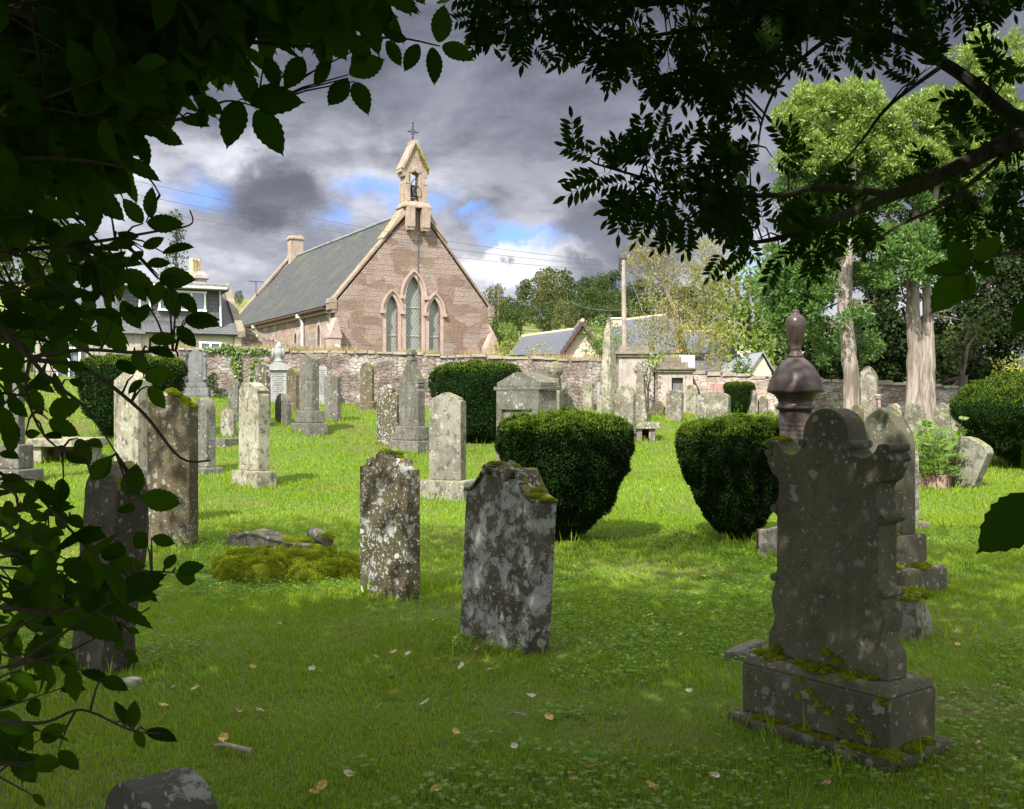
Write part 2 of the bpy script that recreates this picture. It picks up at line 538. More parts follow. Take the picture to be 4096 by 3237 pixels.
def glass_mat(name, c, rough=0.15, lattice=0.0):
    m, nt = newmat(name)
    v = nd(nt, 'ShaderNodeTexCoord').outputs['Object']
    n = noise(nt, v, 2.0, 4)
    col = mixc(nt, n, tuple(0.8 * k for k in c), tuple(1.2 * k for k in c))
    if lattice > 0:
        s = nd(nt, 'ShaderNodeSeparateXYZ', {0: v})
        u = mth(nt, 'ADD', s.outputs[0], s.outputs[1])
        lines = None
        for sg in (0.62, -0.62):
            w = mth(nt, 'FRACT', mth(nt, 'MULTIPLY', mth(nt, 'ADD', u, mth(nt, 'MULTIPLY', s.outputs[2], sg)), 1 / lattice))
            l = mth(nt, 'LESS_THAN', mth(nt, 'ABSOLUTE', mth(nt, 'SUBTRACT', w, 0.5)), 0.11)
            lines = l if lines is None else mth(nt, 'MAXIMUM', lines, l)
        col = mixc(nt, mth(nt, 'MULTIPLY', lines, 0.6), col, (0.06, 0.065, 0.06))
    finish(nt, col, rough, None, spec=0.5)
    return m
M_LEAD = glass_mat('leaded_glass', (0.25, 0.265, 0.235), 0.4, 0.17)
M_GLASS = glass_mat('window_glass', (0.16, 0.19, 0.22), 0.1)

def slate_mat(name, c1, c2, mossy=0.3, row=0.16, w=0.3):
    """slate courses; uses object x (along the eaves) and distance up the slope in generated UV"""
    m, nt = newmat(name)
    uv = nd(nt, 'ShaderNodeUVMap').outputs[0]
    b = nd(nt, 'ShaderNodeTexBrick', {'Vector': uv, 'Color1': rgb(c1), 'Color2': rgb(c2), 'Mortar': rgb(tuple(0.3 * k for k in c1)), 'Scale': 1.0, 'Mortar Size': 0.012, 'Mortar Smooth': 0.3, 'Brick Width': w, 'Row Height': row, 'Bias': 0.0})
    n = noise(nt, uv, 0.5, 7, 0.65)
    n2 = noise(nt, uv, 9.0, 4, 0.6)
    c = mixc(nt, mth(nt, 'MULTIPLY', n2, 0.5), b.outputs[0], tuple(1.5 * k for k in c2))
    c = mixc(nt, mth(nt, 'MULTIPLY', sstep(nt, n, 0.47, 0.68), mossy), c, (0.085, 0.088, 0.036))
    s = nd(nt, 'ShaderNodeSeparateXYZ', {0: uv})
    saw = mth(nt, 'FRACT', mth(nt, 'DIVIDE', s.outputs[1], row))
    h = mth(nt, 'ADD', mth(nt, 'MULTIPLY', saw, -1.0), mth(nt, 'MULTIPLY', b.outputs[1], -0.6))
    h = mth(nt, 'ADD', h, mth(nt, 'MULTIPLY', n2, 0.5))
    finish(nt, c, 0.7, h, 0.6, 0.02, 0.3)
    return m
M_SLATE = slate_mat('church_slates', (0.028, 0.031, 0.034), (0.058, 0.060, 0.060), 0.6)
M_SLATE2 = slate_mat('cottage_slates', (0.062, 0.067, 0.08), (0.088, 0.093, 0.108), 0.05)
M_SLATE3 = slate_mat('house_slates', (0.06, 0.065, 0.074), (0.10, 0.10, 0.106), 0.1)

def masonry_mat(name, cols, mortar, sx=0.55, sy=0.27, ms=0.03, rot=0.9, lime=0.0, bs=1.0, grime=0.3):
    """rough squared rubble in courses, from UV in metres"""
    m, nt = newmat(name)
    uv = nd(nt, 'ShaderNodeUVMap').outputs[0]
    wv_ = vmth(nt, 'ADD', uv, vmth(nt, 'MULTIPLY', vmth(nt, 'SUBTRACT', noise(nt, uv, 1.6, 3, 0.6, col=True), (0.5, 0.5, 0.5)), (0.22 * rot, 0.16 * rot, 0)))
    sv = vmth(nt, 'MULTIPLY', wv_, (1 / sx, 1 / sy, 1.0))
    vo = nd(nt, 'ShaderNodeTexVoronoi', {'Vector': sv, 'Scale': 1.0, 'Randomness': 0.72}, voronoi_dimensions='2D', distance='CHEBYCHEV')
    ed = nd(nt, 'ShaderNodeTexVoronoi', {'Vector': sv, 'Scale': 1.0, 'Randomness': 0.72}, voronoi_dimensions='2D', feature='DISTANCE_TO_EDGE')
    sp = nd(nt, 'ShaderNodeSeparateColor', {0: vo.outputs['Color']})
    rp = nd(nt, 'ShaderNodeValToRGB', {0: sp.outputs[0]})
    rp.color_ramp.elements[0].color = rgb(cols[0])
    rp.color_ramp.elements[1].color = rgb(cols[-1])
    for i, c in enumerate(cols[1:-1]):
        e_ = rp.color_ramp.elements.new((i + 1) / (len(cols) - 1))
        e_.color = rgb(c)
    n1 = noise(nt, uv, 12.0, 6, 0.7)
    n2 = noise(nt, uv, 1.1, 6, 0.65)
    n3 = noise(nt, uv, 45.0, 4, 0.65)
    c = mixc(nt, mth(nt, 'MULTIPLY', sstep(nt, n1, 0.35, 0.7), 0.55), rp.outputs[0], mixc(nt, 1.0, rp.outputs[0], (0.62, 0.62, 0.64), 'MULTIPLY'))
    mo = sstep(nt, ed.outputs['Distance'], ms * 2.2, ms * 0.7)
    c = mixc(nt, mth(nt, 'MULTIPLY', mo, 0.35), c, mortar)
    if lime > 0:
        c = mixc(nt, mth(nt, 'MULTIPLY', mth(nt, 'MULTIPLY', sstep(nt, n2, 0.48, 0.62), sstep(nt, n1, 0.4, 0.55)), lime), c, (0.55, 0.53, 0.50))
    c = mixc(nt, mth(nt, 'MULTIPLY', sstep(nt, n2, 0.5, 0.3), grime), c, (0.10, 0.085, 0.07))
    h = mth(nt, 'ADD', mth(nt, 'MULTIPLY', mo, -1.2), mth(nt, 'ADD', mth(nt, 'MULTIPLY', n1, 1.3), mth(nt, 'ADD', mth(nt, 'MULTIPLY', n3, 0.5), mth(nt, 'MULTIPLY', sp.outputs[1], 0.7))))
    finish(nt, c, 0.92, h, bs, 0.05, 0.15)
    return m
def coursed_mat(name, c1, c2, tints, mortar, w=0.42, h=0.21, warp=0.05, grime=0.2, bs=1.0):
    # squared rubble in rough courses, from UV in metres
    m, nt = newmat(name)
    uv = nd(nt, 'ShaderNodeUVMap').outputs[0]
    wv_ = vmth(nt, 'ADD', uv, vmth(nt, 'MULTIPLY', vmth(nt, 'SUBTRACT', noise(nt, uv, 2.6, 4, 0.65, col=True), (0.5, 0.5, 0.5)), (warp * 1.2, warp, 0)))
    b = nd(nt, 'ShaderNodeTexBrick', {'Vector': wv_, 'Color1': rgb(c1), 'Color2': rgb(c2), 'Mortar': rgb(mortar), 'Scale': 1.0, 'Mortar Size': 0.011, 'Mortar Smooth': 0.6, 'Brick Width': w, 'Row Height': h, 'Bias': 0.0}, offset=0.5, squash=0.62, squash_frequency=3)
    vo = nd(nt, 'ShaderNodeTexVoronoi', {'Vector': vmth(nt, 'MULTIPLY', wv_, (1 / (w * 1.6), 1 / (h * 1.7), 1)), 'Scale': 1.0, 'Randomness': 0.9}, voronoi_dimensions='2D', distance='CHEBYCHEV')
    sp = nd(nt, 'ShaderNodeSeparateColor', {0: vo.outputs['Color']})
    c = b.outputs[0]
    for i, t in enumerate(tints):
        c = mixc(nt, mth(nt, 'MULTIPLY', mth(nt, 'GREATER_THAN', sp.outputs[i % 3], 0.70 - 0.05 * i), 0.75), c, t)
    n1 = noise(nt, uv, 11.0, 7, 0.72)
    n2 = noise(nt, uv, 0.9, 6, 0.65)
    n3 = noise(nt, uv, 40.0, 4, 0.7)
    c = mixc(nt, mth(nt, 'MULTIPLY', sstep(nt, n1, 0.42, 0.68), 0.5), c, mixc(nt, 1.0, c, (0.58, 0.58, 0.60), 'MULTIPLY'))
    c = mixc(nt, mth(nt, 'MULTIPLY', sstep(nt, n3, 0.55, 0.72), 0.35), c, (0.50, 0.42, 0.37))
    c = mixc(nt, mth(nt, 'MULTIPLY', b.outputs[1], 0.4), c, mortar)
    c = mixc(nt, mth(nt, 'MULTIPLY', sstep(nt, n2, 0.5, 0.3), grime), c, (0.12, 0.10, 0.09))
    h_ = mth(nt, 'ADD', mth(nt, 'MULTIPLY', b.outputs[1], -1.0), mth(nt, 'ADD', mth(nt, 'MULTIPLY', n1, 1.6), mth(nt, 'ADD', mth(nt, 'MULTIPLY', n3, 0.5), mth(nt, 'MULTIPLY', sp.outputs[1], 0.5))))
    finish(nt, c, 0.92, h_, bs, 0.06, 0.15)
    return m
M_GABLE = coursed_mat('pink_granite_rubble', (0.222, 0.155, 0.118), (0.290, 0.210, 0.165), [(0.31, 0.26, 0.235), (0.235, 0.152, 0.12), (0.365, 0.28, 0.24)], (0.33, 0.25, 0.20), w=0.5, h=0.27, warp=0.03, grime=0.3)
M_SIDE = coursed_mat('mixed_granite_rubble', (0.33, 0.235, 0.185), (0.44, 0.345, 0.285), [(0.48, 0.42, 0.37), (0.32, 0.20, 0.15), (0.24, 0.22, 0.21)], (0.48, 0.41, 0.36), 0.48, 0.27, 0.09, grime=0.15)
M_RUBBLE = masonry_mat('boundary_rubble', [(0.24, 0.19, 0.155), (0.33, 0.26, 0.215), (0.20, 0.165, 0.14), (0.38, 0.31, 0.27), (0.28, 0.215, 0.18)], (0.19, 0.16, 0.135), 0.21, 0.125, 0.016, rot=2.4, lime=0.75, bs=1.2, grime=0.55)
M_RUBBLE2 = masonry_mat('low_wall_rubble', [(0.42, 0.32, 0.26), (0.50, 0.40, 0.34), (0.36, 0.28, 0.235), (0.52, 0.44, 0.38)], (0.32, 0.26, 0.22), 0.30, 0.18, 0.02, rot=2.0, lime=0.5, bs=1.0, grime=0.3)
M_COPE = stone_mat('coping_stone', (0.16, 0.135, 0.105), (0.24, 0.205, 0.16), lich=(0.36,0.35,0.32), la=0.25, spots=0.1, da=0.4, moss=0.25, streak=0.1, bstr=0.6)

def uv_planar(o, fn):
    """uv in metres from fn(co, normal) -> (u, v)"""
    me = o.data
    uvl = me.uv_layers.new(name='UVMap')
    for p in me.polygons:
        for li in p.loop_indices:
            uvl.data[li].uv = fn(me.vertices[me.loops[li].vertex_index].co, p.normal)

def uv_wall(co, n):
    return ((co.x, co.z) if abs(n.y) >= abs(n.x) else (co.y + 37.3, co.z)) if abs(n.z) < 0.7 else (co.x, co.y)

def leaf_mat(name, c1, c2, trans=0.35, tcol=None, gloss=0.08, rough=0.45, scale=None, patch=None):
    m, nt = newmat(name)
    g = nd(nt, 'ShaderNodeNewGeometry')
    r = g.outputs['Random Per Island']
    c = mixc(nt, r, c1, c2)
    if patch:
        n = noise(nt, g.outputs['Position'], patch[0], 3, 0.6)
        c = mixc(nt, mth(nt, 'MULTIPLY', sstep(nt, n, 0.42, 0.62), patch[2]), c, patch[1])
    d = nd(nt, 'ShaderNodeBsdfDiffuse', {'Color': c})
    t = nd(nt, 'ShaderNodeBsdfTranslucent', {'Color': mixc(nt, 1.0, c, tcol or (1.6, 1.7, 0.8), 'MULTIPLY')})
    mx = nd(nt, 'ShaderNodeMixShader', {0: trans, 1: d.outputs[0], 2: t.outputs[0]})
    gl = nd(nt, 'ShaderNodeBsdfGlossy', {'Color': (1, 1, 1, 1), 'Roughness': rough})
    fr = nd(nt, 'ShaderNodeFresnel', {'IOR': 1.4})
    mx2 = nd(nt, 'ShaderNodeMixShader', {0: mth(nt, 'MULTIPLY', fr.outputs[0], gloss * 3), 1: mx.outputs[0], 2: gl.outputs[0]})
    nd(nt, 'ShaderNodeOutputMaterial', {0: mx2.outputs[0]})
    return m
M_GRASS = leaf_mat('grass_blades', (0.140, 0.242, 0.012), (0.225, 0.330, 0.030), 0.42, (1.3, 1.3, 0.8), 0.012, 0.5, patch=(0.7, (0.215, 0.300, 0.024), 0.6))
M_WEED = leaf_mat('weed_leaves', (0.10, 0.20, 0.016), (0.17, 0.28, 0.028), 0.38, (1.35, 1.35, 0.8), 0.008)
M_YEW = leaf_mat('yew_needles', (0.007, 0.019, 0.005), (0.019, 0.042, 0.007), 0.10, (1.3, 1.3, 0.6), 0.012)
M_YEWNEWSUN = leaf_mat('yew_sunlit_shoots', (0.065, 0.125, 0.009), (0.135, 0.195, 0.017), 0.3, (1.3, 1.3, 0.6), 0.02)  # green of young shoots plus sunlight painted on the yew tops
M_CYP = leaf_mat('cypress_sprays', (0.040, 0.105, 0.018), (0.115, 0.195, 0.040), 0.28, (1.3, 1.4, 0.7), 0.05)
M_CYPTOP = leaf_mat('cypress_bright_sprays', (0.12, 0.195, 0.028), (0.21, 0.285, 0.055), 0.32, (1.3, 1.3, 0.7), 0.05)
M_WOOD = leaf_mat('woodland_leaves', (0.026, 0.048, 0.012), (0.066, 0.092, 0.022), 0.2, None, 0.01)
M_WOODB = leaf_mat('woodland_autumn_leaves', (0.055, 0.07, 0.018), (0.12, 0.115, 0.03), 0.2, None, 0.03)
M_PINE = leaf_mat('pine_needles', (0.022, 0.045, 0.018), (0.05, 0.078, 0.03), 0.1, None, 0.03)
M_SYC = leaf_mat('sycamore_leaves', (0.075, 0.135, 0.018), (0.16, 0.215, 0.03), 0.3, None, 0.05)
M_BIRCH = leaf_mat('willow_leaves', (0.15, 0.15, 0.032), (0.26, 0.225, 0.055), 0.3, (1.3, 1.25, 0.8), 0.05)
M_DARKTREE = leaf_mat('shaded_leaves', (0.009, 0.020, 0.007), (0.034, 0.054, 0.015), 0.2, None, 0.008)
M_ELM = leaf_mat('elm_leaves', (0.017, 0.047, 0.003), (0.044, 0.092, 0.006), 0.55, (1.9, 1.9, 0.5), 0.006)
M_ROWAN = leaf_mat('rowan_leaflets', (0.010, 0.027, 0.004), (0.023, 0.047, 0.006), 0.38, (1.7, 1.8, 0.5), 0.004)
M_SEED = leaf_mat('seedling_leaflets', (0.085, 0.165, 0.02), (0.15, 0.24, 0.04), 0.35, (1.4, 1.4, 0.7), 0.02)
M_SHRUB = leaf_mat('shrub_leaves', (0.08, 0.14, 0.03), (0.15, 0.22, 0.05), 0.3, None, 0.05)
M_GOLD = leaf_mat('golden_weed_leaves', (0.19, 0.22, 0.03), (0.36, 0.34, 0.05), 0.3, (1.2, 1.2, 0.6), 0.03)
M_STRAW = leaf_mat('dry_grass', (0.32, 0.25, 0.12), (0.46, 0.37, 0.2), 0.3, (1.1, 1.1, 0.9), 0.03)
M_IVY = leaf_mat('ivy_leaves', (0.06, 0.12, 0.02), (0.15, 0.21, 0.04), 0.2, None, 0.06)
M_MOSS = leaf_mat('moss_tufts', (0.13, 0.175, 0.010), (0.32, 0.355, 0.028), 0.35, (1.2, 1.2, 0.6), 0.01)
M_FALLEN = leaf_mat('fallen_leaf_yellow', (0.46, 0.30, 0.05), (0.55, 0.40, 0.10), 0.2, (1.1, 1.0, 0.7), 0.03)
M_FALLENB = leaf_mat('fallen_leaf_brown', (0.24, 0.135, 0.045), (0.32, 0.19, 0.07), 0.15, (1.1, 1.0, 0.7), 0.03)
M_FALLENP = leaf_mat('fallen_leaf_pale', (0.5, 0.45, 0.3), (0.55, 0.5, 0.36), 0.15, (1.1, 1.0, 0.8), 0.03)

def bark_mat(name, c1, c2, sc_=5.0):
    m, nt = newmat(name)
    v = objvec(nt)
    sv = vmth(nt, 'MULTIPLY', v, (sc_, sc_, sc_ * 0.14))
    n = noise(nt, sv, 1.6, 7, 0.65, 0.6)
    n2 = noise(nt, v, 1.2, 5, 0.6)
    c = mixc(nt, sstep(nt, n, 0.35, 0.65), c1, c2)
    c = mixc(nt, mth(nt, 'MULTIPLY', sstep(nt, n2, 0.52, 0.66), 0.35), c, (0.16, 0.17, 0.08))
    finish(nt, c, 0.92, n, 1.0, 0.04, 0.1)
    return m
M_BARKP = bark_mat('pale_cypress_bark', (0.12, 0.098, 0.080), (0.32, 0.27, 0.232))
M_BARK = bark_mat('dark_bark', (0.06, 0.05, 0.04), (0.12, 0.10, 0.08))
M_BARKR = bark_mat('rowan_bark', (0.030, 0.026, 0.022), (0.065, 0.057, 0.048), 12.0)
M_BARKW = bark_mat('willow_bark', (0.12, 0.10, 0.065), (0.21, 0.18, 0.125))
M_CUT = plain_mat('cut_letters', (0.14, 0.105, 0.095), 0.6, 0.1)

# polished red granite
m, nt = newmat('polished_red_granite')
v = objvec(nt)
vo = nd(nt, 'ShaderNodeTexVoronoi', {'Vector': v, 'Scale': 150.0})
spn = nd(nt, 'ShaderNodeSeparateColor', {0: vo.outputs['Color']})
c = mixc(nt, spn.outputs[0], (0.030, 0.019, 0.016), (0.072, 0.047, 0.041))
c = mixc(nt, mth(nt, 'LESS_THAN', spn.outputs[1], 0.16), c, (0.03, 0.025, 0.025))
c = mixc(nt, mth(nt, 'MULTIPLY', sstep(nt, noise(nt, v, 5.0, 5), 0.5, 0.7), 0.3), c, (0.13, 0.10, 0.09))
finish(nt, c, mth(nt, 'ADD', 0.22, mth(nt, 'MULTIPLY', noise(nt, v, 7.0, 5), 0.25)), None, spec=0.28)
M_REDGRAN = m
# ================================================================== GROUND
m, nt = newmat('grassy_ground')
pos = nd(nt, 'ShaderNodeNewGeometry').outputs['Position']
n1 = noise(nt, pos, 0.55, 6, 0.62)
n2 = noise(nt, pos, 9.0, 5, 0.65)
n3 = noise(nt, pos, 60.0, 3, 0.6)
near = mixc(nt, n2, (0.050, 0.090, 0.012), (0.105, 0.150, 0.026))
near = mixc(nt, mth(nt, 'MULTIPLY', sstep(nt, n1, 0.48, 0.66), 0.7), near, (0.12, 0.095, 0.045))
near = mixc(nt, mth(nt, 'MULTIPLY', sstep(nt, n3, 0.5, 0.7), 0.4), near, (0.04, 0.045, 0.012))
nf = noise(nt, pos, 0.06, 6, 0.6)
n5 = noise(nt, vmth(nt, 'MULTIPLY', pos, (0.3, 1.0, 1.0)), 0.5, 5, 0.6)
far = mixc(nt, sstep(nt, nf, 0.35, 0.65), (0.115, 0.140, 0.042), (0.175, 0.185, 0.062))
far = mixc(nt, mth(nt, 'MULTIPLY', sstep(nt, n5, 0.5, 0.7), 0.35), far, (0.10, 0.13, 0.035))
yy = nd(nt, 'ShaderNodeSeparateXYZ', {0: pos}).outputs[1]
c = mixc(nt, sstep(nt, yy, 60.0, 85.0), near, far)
finish(nt, c, 0.95, n2, 0.5, 0.03, 0.1)
M_GROUND = m

def axis(lim, near_, step):
    a = [0.0]
    while a[-1] < lim:
        a.append(a[-1] + max(step, (a[-1] - near_) * 0.12 if a[-1] > near_ else step))
    return a
ax = axis(420, 12, 0.3)
xs = np.array([-v for v in ax[:0:-1]] + ax)
ay1 = axis(430, 38, 0.3)
ay0 = axis(80, 4, 0.5)
ys = np.array([-v for v in ay0[:0:-1]] + ay1)
Xg, Yg = np.meshgrid(xs, ys)
Zg = gz(Xg, Yg)
nx, ny = len(xs), len(ys)
idx = np.arange(nx * ny).reshape(ny, nx)
Fg = np.stack([idx[:-1, :-1], idx[:-1, 1:], idx[1:, 1:], idx[1:, :-1]], -1).reshape(-1, 4)
go = np_mesh('ground', np.stack([Xg, Yg, Zg], -1).reshape(-1, 3), Fg, M_GROUND, smooth=True)
tag(go, kind='structure')

# flat things on which no grass grows: (x, y, radius)
BARE = []

# ================================================================== CHURCH
CH_ROT = R(30)
church = thing('church', 'pink granite church with slate roof, bellcote and three lancet windows', 'church', (-8.64, 50, 0), CH_ROT)
W_, L_ = 8.6, 19.8
EAV, APX = 6.6, 11.75
FLOOR = 1.2

def lancet(cx, z0, w, top, n=7, grow=0.0):
    """pointed window outline, counter-clockwise from lower left, in the wall plane (s, z)"""
    w2 = w / 2 + grow
    sp = top - w * 1.18
    pts = [(cx - w2, z0), (cx + w2, z0)]
    rr = w * 1.75 + grow
    ccx = cx + w / 2 - w * 1.75
    hgt = math.sqrt(max(rr * rr - (cx - ccx) ** 2, 0.01))
    k = (top + grow * 1.15 - sp) / hgt
    a1 = math.acos((cx - ccx) / rr)
    for i in range(n + 1):
        a = a1 * i / n
        pts.append((ccx + rr * math.cos(a), sp + rr * math.sin(a) * k))
    for x, z in pts[::-1][1:n + 1]:
        pts.append((2 * cx - x, z))
    return pts

def wall_with_holes(name, outer, holes, th, depth, mat, parent, to3):
    """wall in plane (s, z): front face with real openings, reveals, back face; to3(s, off, z)"""
    bm = bmesh.new()
    eds = []
    loops = []
    for lp in [outer] + holes:
        vs_ = [bm.verts.new(to3(s, 0, z)) for s, z in lp]
        loops.append(vs_)
        for i in range(len(vs_)):
            eds.append(bm.edges.new((vs_[i], vs_[(i + 1) % len(vs_)])))
    bmesh.ops.triangle_fill(bm, use_beauty=True, use_dissolve=False, edges=eds)
    for lp, vs_ in zip([outer] + holes, loops):
        dp = th if lp is outer else depth
        bk = [bm.verts.new(to3(s, dp, z)) for s, z in lp]
        n = len(vs_)
        for i in range(n):
            j = (i + 1) % n
            try: bm.faces.new((vs_[i], vs_[j], bk[j], bk[i]))
            except ValueError: pass
        if lp is outer: bm.faces.new(bk)
    bmesh.ops.recalc_face_normals(bm, faces=bm.faces[:])
    me = bpy.data.meshes.new(name)
    bm.to_mesh(me); bm.free()
    me.materials.append(mat)
    o = bpy.data.objects.new(name, me)
    link(o, parent)
    uv_planar(o, uv_wall)
    return o

def ring(inner, outer, o0, o1, to3, start=0, end=None):
    """solid band between two outlines of equal length, from offset o0 to o1"""
    mb = MB()
    n = len(inner)
    end = n if end is None else end
    for i in range(start, end):
        j = (i + 1) % n
        if i == 0: continue                      # no band under the sill
        a, b, c_, d = inner[i], inner[j], outer[j], outer[i]
        q = [to3(p[0], o0, p[1]) for p in (a, b, c_, d)] + [to3(p[0], o1, p[1]) for p in (a, b, c_, d)]
        mb.add(q, [(4, 5, 6, 7), (0, 1, 5, 4), (3, 7, 6, 2), (1, 2, 6, 5), (0, 4, 7, 3), (3, 2, 1, 0)])
    return mb

front3 = lambda s, off, z: (s, off, z)                 # gable: local y = 0 plane, off goes inwards
side3 = lambda s, off, z: (off, s, z)                  # side wall: local x = 0 plane
wins = [(4.20, 3.9, 0.86, 8.18), (3.01, 3.9, 0.64, 7.14), (5.38, 3.9, 0.64, 7.10)]
gable_outer = [(0, FLOOR), (W_, FLOOR), (W_, EAV), (W_ / 2, APX), (0, EAV)]
wall_with_holes('wall', gable_outer, [lancet(*w) for w in wins], 0.55, 0.32, M_GABLE, church, front3)
side_w = [(2.37, 4.05, 0.42, 5.75), (6.1, 4.05, 0.42, 5.55), (10.1, 4.05, 0.42, 5.55), (14.0, 4.05, 0.42, 5.55)]
wall_with_holes('wall', [(0.56, FLOOR), (L_ - 0.56, FLOOR), (L_ - 0.56, EAV - 0.05), (0.56, EAV - 0.05)], [lancet(*w) for w in side_w], 0.5, 0.25, M_SIDE, church, side3)
far_outer = [(0, FLOOR), (W_, FLOOR), (W_, EAV), (W_ / 2, APX), (0, EAV)]
wall_with_holes('wall', far_outer, [], 0.55, 0.3, M_SIDE, church, lambda s, off, z: (s, L_ - off, z))
wall_with_holes('wall', [(0.56, FLOOR), (L_ - 0.56, FLOOR), (L_ - 0.56, EAV - 0.05), (0.56, EAV - 0.05)], [], 0.5, 0.25, M_SIDE, church, lambda s, off, z: (W_ - off, s, z))

def church_window(w, to3, band, hood):
    inner = lancet(*w)
    gl = MB().add([to3(s, 0.27, z) for s, z in inner], [tuple(range(len(inner)))]).build('window', M_LEAD, church)
    fr = ring(inner, lancet(*w, grow=band), -0.012, 0.24, to3)
    # saddle bars
    z = w[1] + 1.25
    while z < w[3] - 0.8:
        a = to3(w[0] - w[2] / 2, 0.24, z); b = to3(w[0] + w[2] / 2, 0.24, z)
        MB().tube([a, b], 0.018, 4).build('glazing_bar', M_PIPE, gl)
        z += 1.45
    fr.build('frame', M_DRESS, gl)
    if hood:
        h0, h1 = lancet(*w, grow=band), lancet(*w, grow=band + 0.10)
        n = len(h0)
        ring(h0, h1, -0.10, 0.02, to3, 2, n - 1).build('hood_mould', M_DRESS, gl)
        s0, s1 = h1[2], h1[n - 1]
        for s, z in (s0, s1):
            cx = s - 0.06 if s > w[0] else s + 0.06
            p = to3(cx, -0.06, z - 0.12)
            MB().box(p[0], p[1], p[2] - 0.05, 0.2, 0.2, 0.17).build('label_stop', M_DRESS, gl)
for i, w in enumerate(wins):
    church_window(w, front3, 0.20 if i == 0 else 0.18, True)
for w in side_w:
    church_window(w, side3, 0.2, False)
# roof: two slopes
RZ = 11.42
def slope(x0, z0, x1, z1, y0, y1, th=0.12):
    mb = MB()
    n = Vector((-(z1 - z0), 0, (x1 - x0))).normalized() * th
    if n.z < 0: n = -n
    q = [(x0, y0, z0), (x1, y0, z1), (x1, y1, z1), (x0, y1, z0)]
    mb.add([tuple(Vector(p) + n) for p in q] + q, [(0, 1, 2, 3), (7, 6, 5, 4), (0, 4, 5, 1), (1, 5, 6, 2), (2, 6, 7, 3), (3, 7, 4, 0)])
    return mb
def slope_uv(o):
    uv_planar(o, lambda co, n: (co.y + 0.37 * co.x, math.hypot(co.x, co.z)))
for sgn in (0, 1):
    a, b = ((-0.28, EAV - 0.18), (W_ / 2, RZ)) if not sgn else ((W_ + 0.28, EAV - 0.18), (W_ / 2, RZ))
    o = slope(a[0], a[1], b[0], b[1], 0.5, L_ - 0.5).build('roof', M_SLATE, church)
    d = Vector((b[0] - a[0], 0, b[1] - a[1])).normalized()
    uv_planar(o, lambda co, n, a=a, d=d: (co.y, (co.x - a[0]) * d.x + (co.z - a[1]) * d.z))
MB().tube([(W_ / 2, 0.5, RZ + 0.2), (W_ / 2, L_ - 0.5, RZ + 0.2)], 0.08, 8).build('ridge_cap', M_METALR, church)
# skews (raised copings) with kneelers
for y in (0.26, L_ - 0.26):
    mb = MB()
    for sg in (-1, 1):
        x0 = W_ / 2 + sg * (W_ / 2 + 0.12); z0 = EAV - 0.02
        x1 = W_ / 2; z1 = APX + 0.12
        d = Vector((x1 - x0, 0, z1 - z0)).normalized()
        n = Vector((-d.z, 0, d.x)); n = n if n.z > 0 else -n
        p = [Vector((x0, 0, z0)) + n * 0.02, Vector((x1, 0, z1)) + n * 0.02, Vector((x1, 0, z1 + 0.22)), Vector((x0, 0, z0)) + n * 0.14]
        poly = [(q.x, q.z) for q in p]
        if sg > 0: poly = poly[::-1]
        mb.prism(poly, y - 0.30, y + 0.30)
    mb.build('skew_coping', M_SKEW, church, bevel=0.02)
    for sg in (-1, 1):
        kb = MB()
        x0 = W_ / 2 + sg * (W_ / 2 + 0.1)
        kb.box(x0, y, EAV - 0.32, 0.36, 0.62, 0.32)
        kb.box(x0, y, EAV + 0.003, 0.42, 0.64, 0.26, top=(0.7, 1.0))
        kb.box(x0 - sg * 0.05, y, EAV - 0.48, 0.24, 0.56, 0.156)
        kb.build('kneeler', M_SKEW, church, bevel=0.02)
# gutter, downpipes
MB().tube([(-0.36, 0.62, EAV - 0.22), (-0.36, L_ - 0.62, EAV - 0.22)], 0.075, 8).build('gutter', M_BARGE, church)
MB().box(-0.1, L_ / 2, EAV - 0.42, 0.2, L_ - 1.4, 0.16).build('eaves_course', M_DRESS, church)
for t in (4.6, 12.9):
    MB().tube([(-0.33, t, EAV - 0.28), (-0.12, t, EAV - 0.65), (-0.12, t, FLOOR)], 0.075, 8).box(-0.33, t, EAV - 0.4, 0.2, 0.26, 0.18).build('downpipe', M_WHITEP if t < 5 else M_PIPE, church)
# corner buttresses
bb = MB()
bb.prismx([(-0.62, FLOOR), (0.0, FLOOR), (0.0, 5.6), (-0.62, 5.05)], -0.46, 0.08)
bb.build('buttress', M_DRESS, church, bevel=0.02)
cap = MB().prism([(-0.50, 4.85), (0.12, 4.85), (0.12, 4.98), (-0.10, 5.85), (-0.20, 5.85), (-0.50, 4.98)], -0.66, -0.012)
cap.build('buttress_cap', M_DRESS, church, bevel=0.02)
b2 = MB().prism([(W_ + 0.004, FLOOR), (W_ + 1.0, FLOOR), (W_ + 0.75, 3.9), (W_ + 0.42, 5.2), (W_ + 0.004, 5.9)], -0.02, 0.6)
b2.build('buttress', M_DRESS, church, bevel=0.02)
b3 = MB().prism([(W_ - 0.5, FLOOR), (W_ + 0.08, FLOOR), (W_ + 0.08, 4.6), (W_ - 0.1, 5.4), (W_ - 0.5, 4.6)], -0.5, -0.03)
b3.build('buttress', M_DRESS, church, bevel=0.02)
# small lamp on the buttress
MB().box(-0.2, -0.74, 4.45, 0.1, 0.14, 0.1).tube([(-0.2, -0.8, 4.5), (-0.12, -0.95, 4.4)], 0.05, 8).build('wall_lamp', M_WHITEP, church, bevel=0.01)
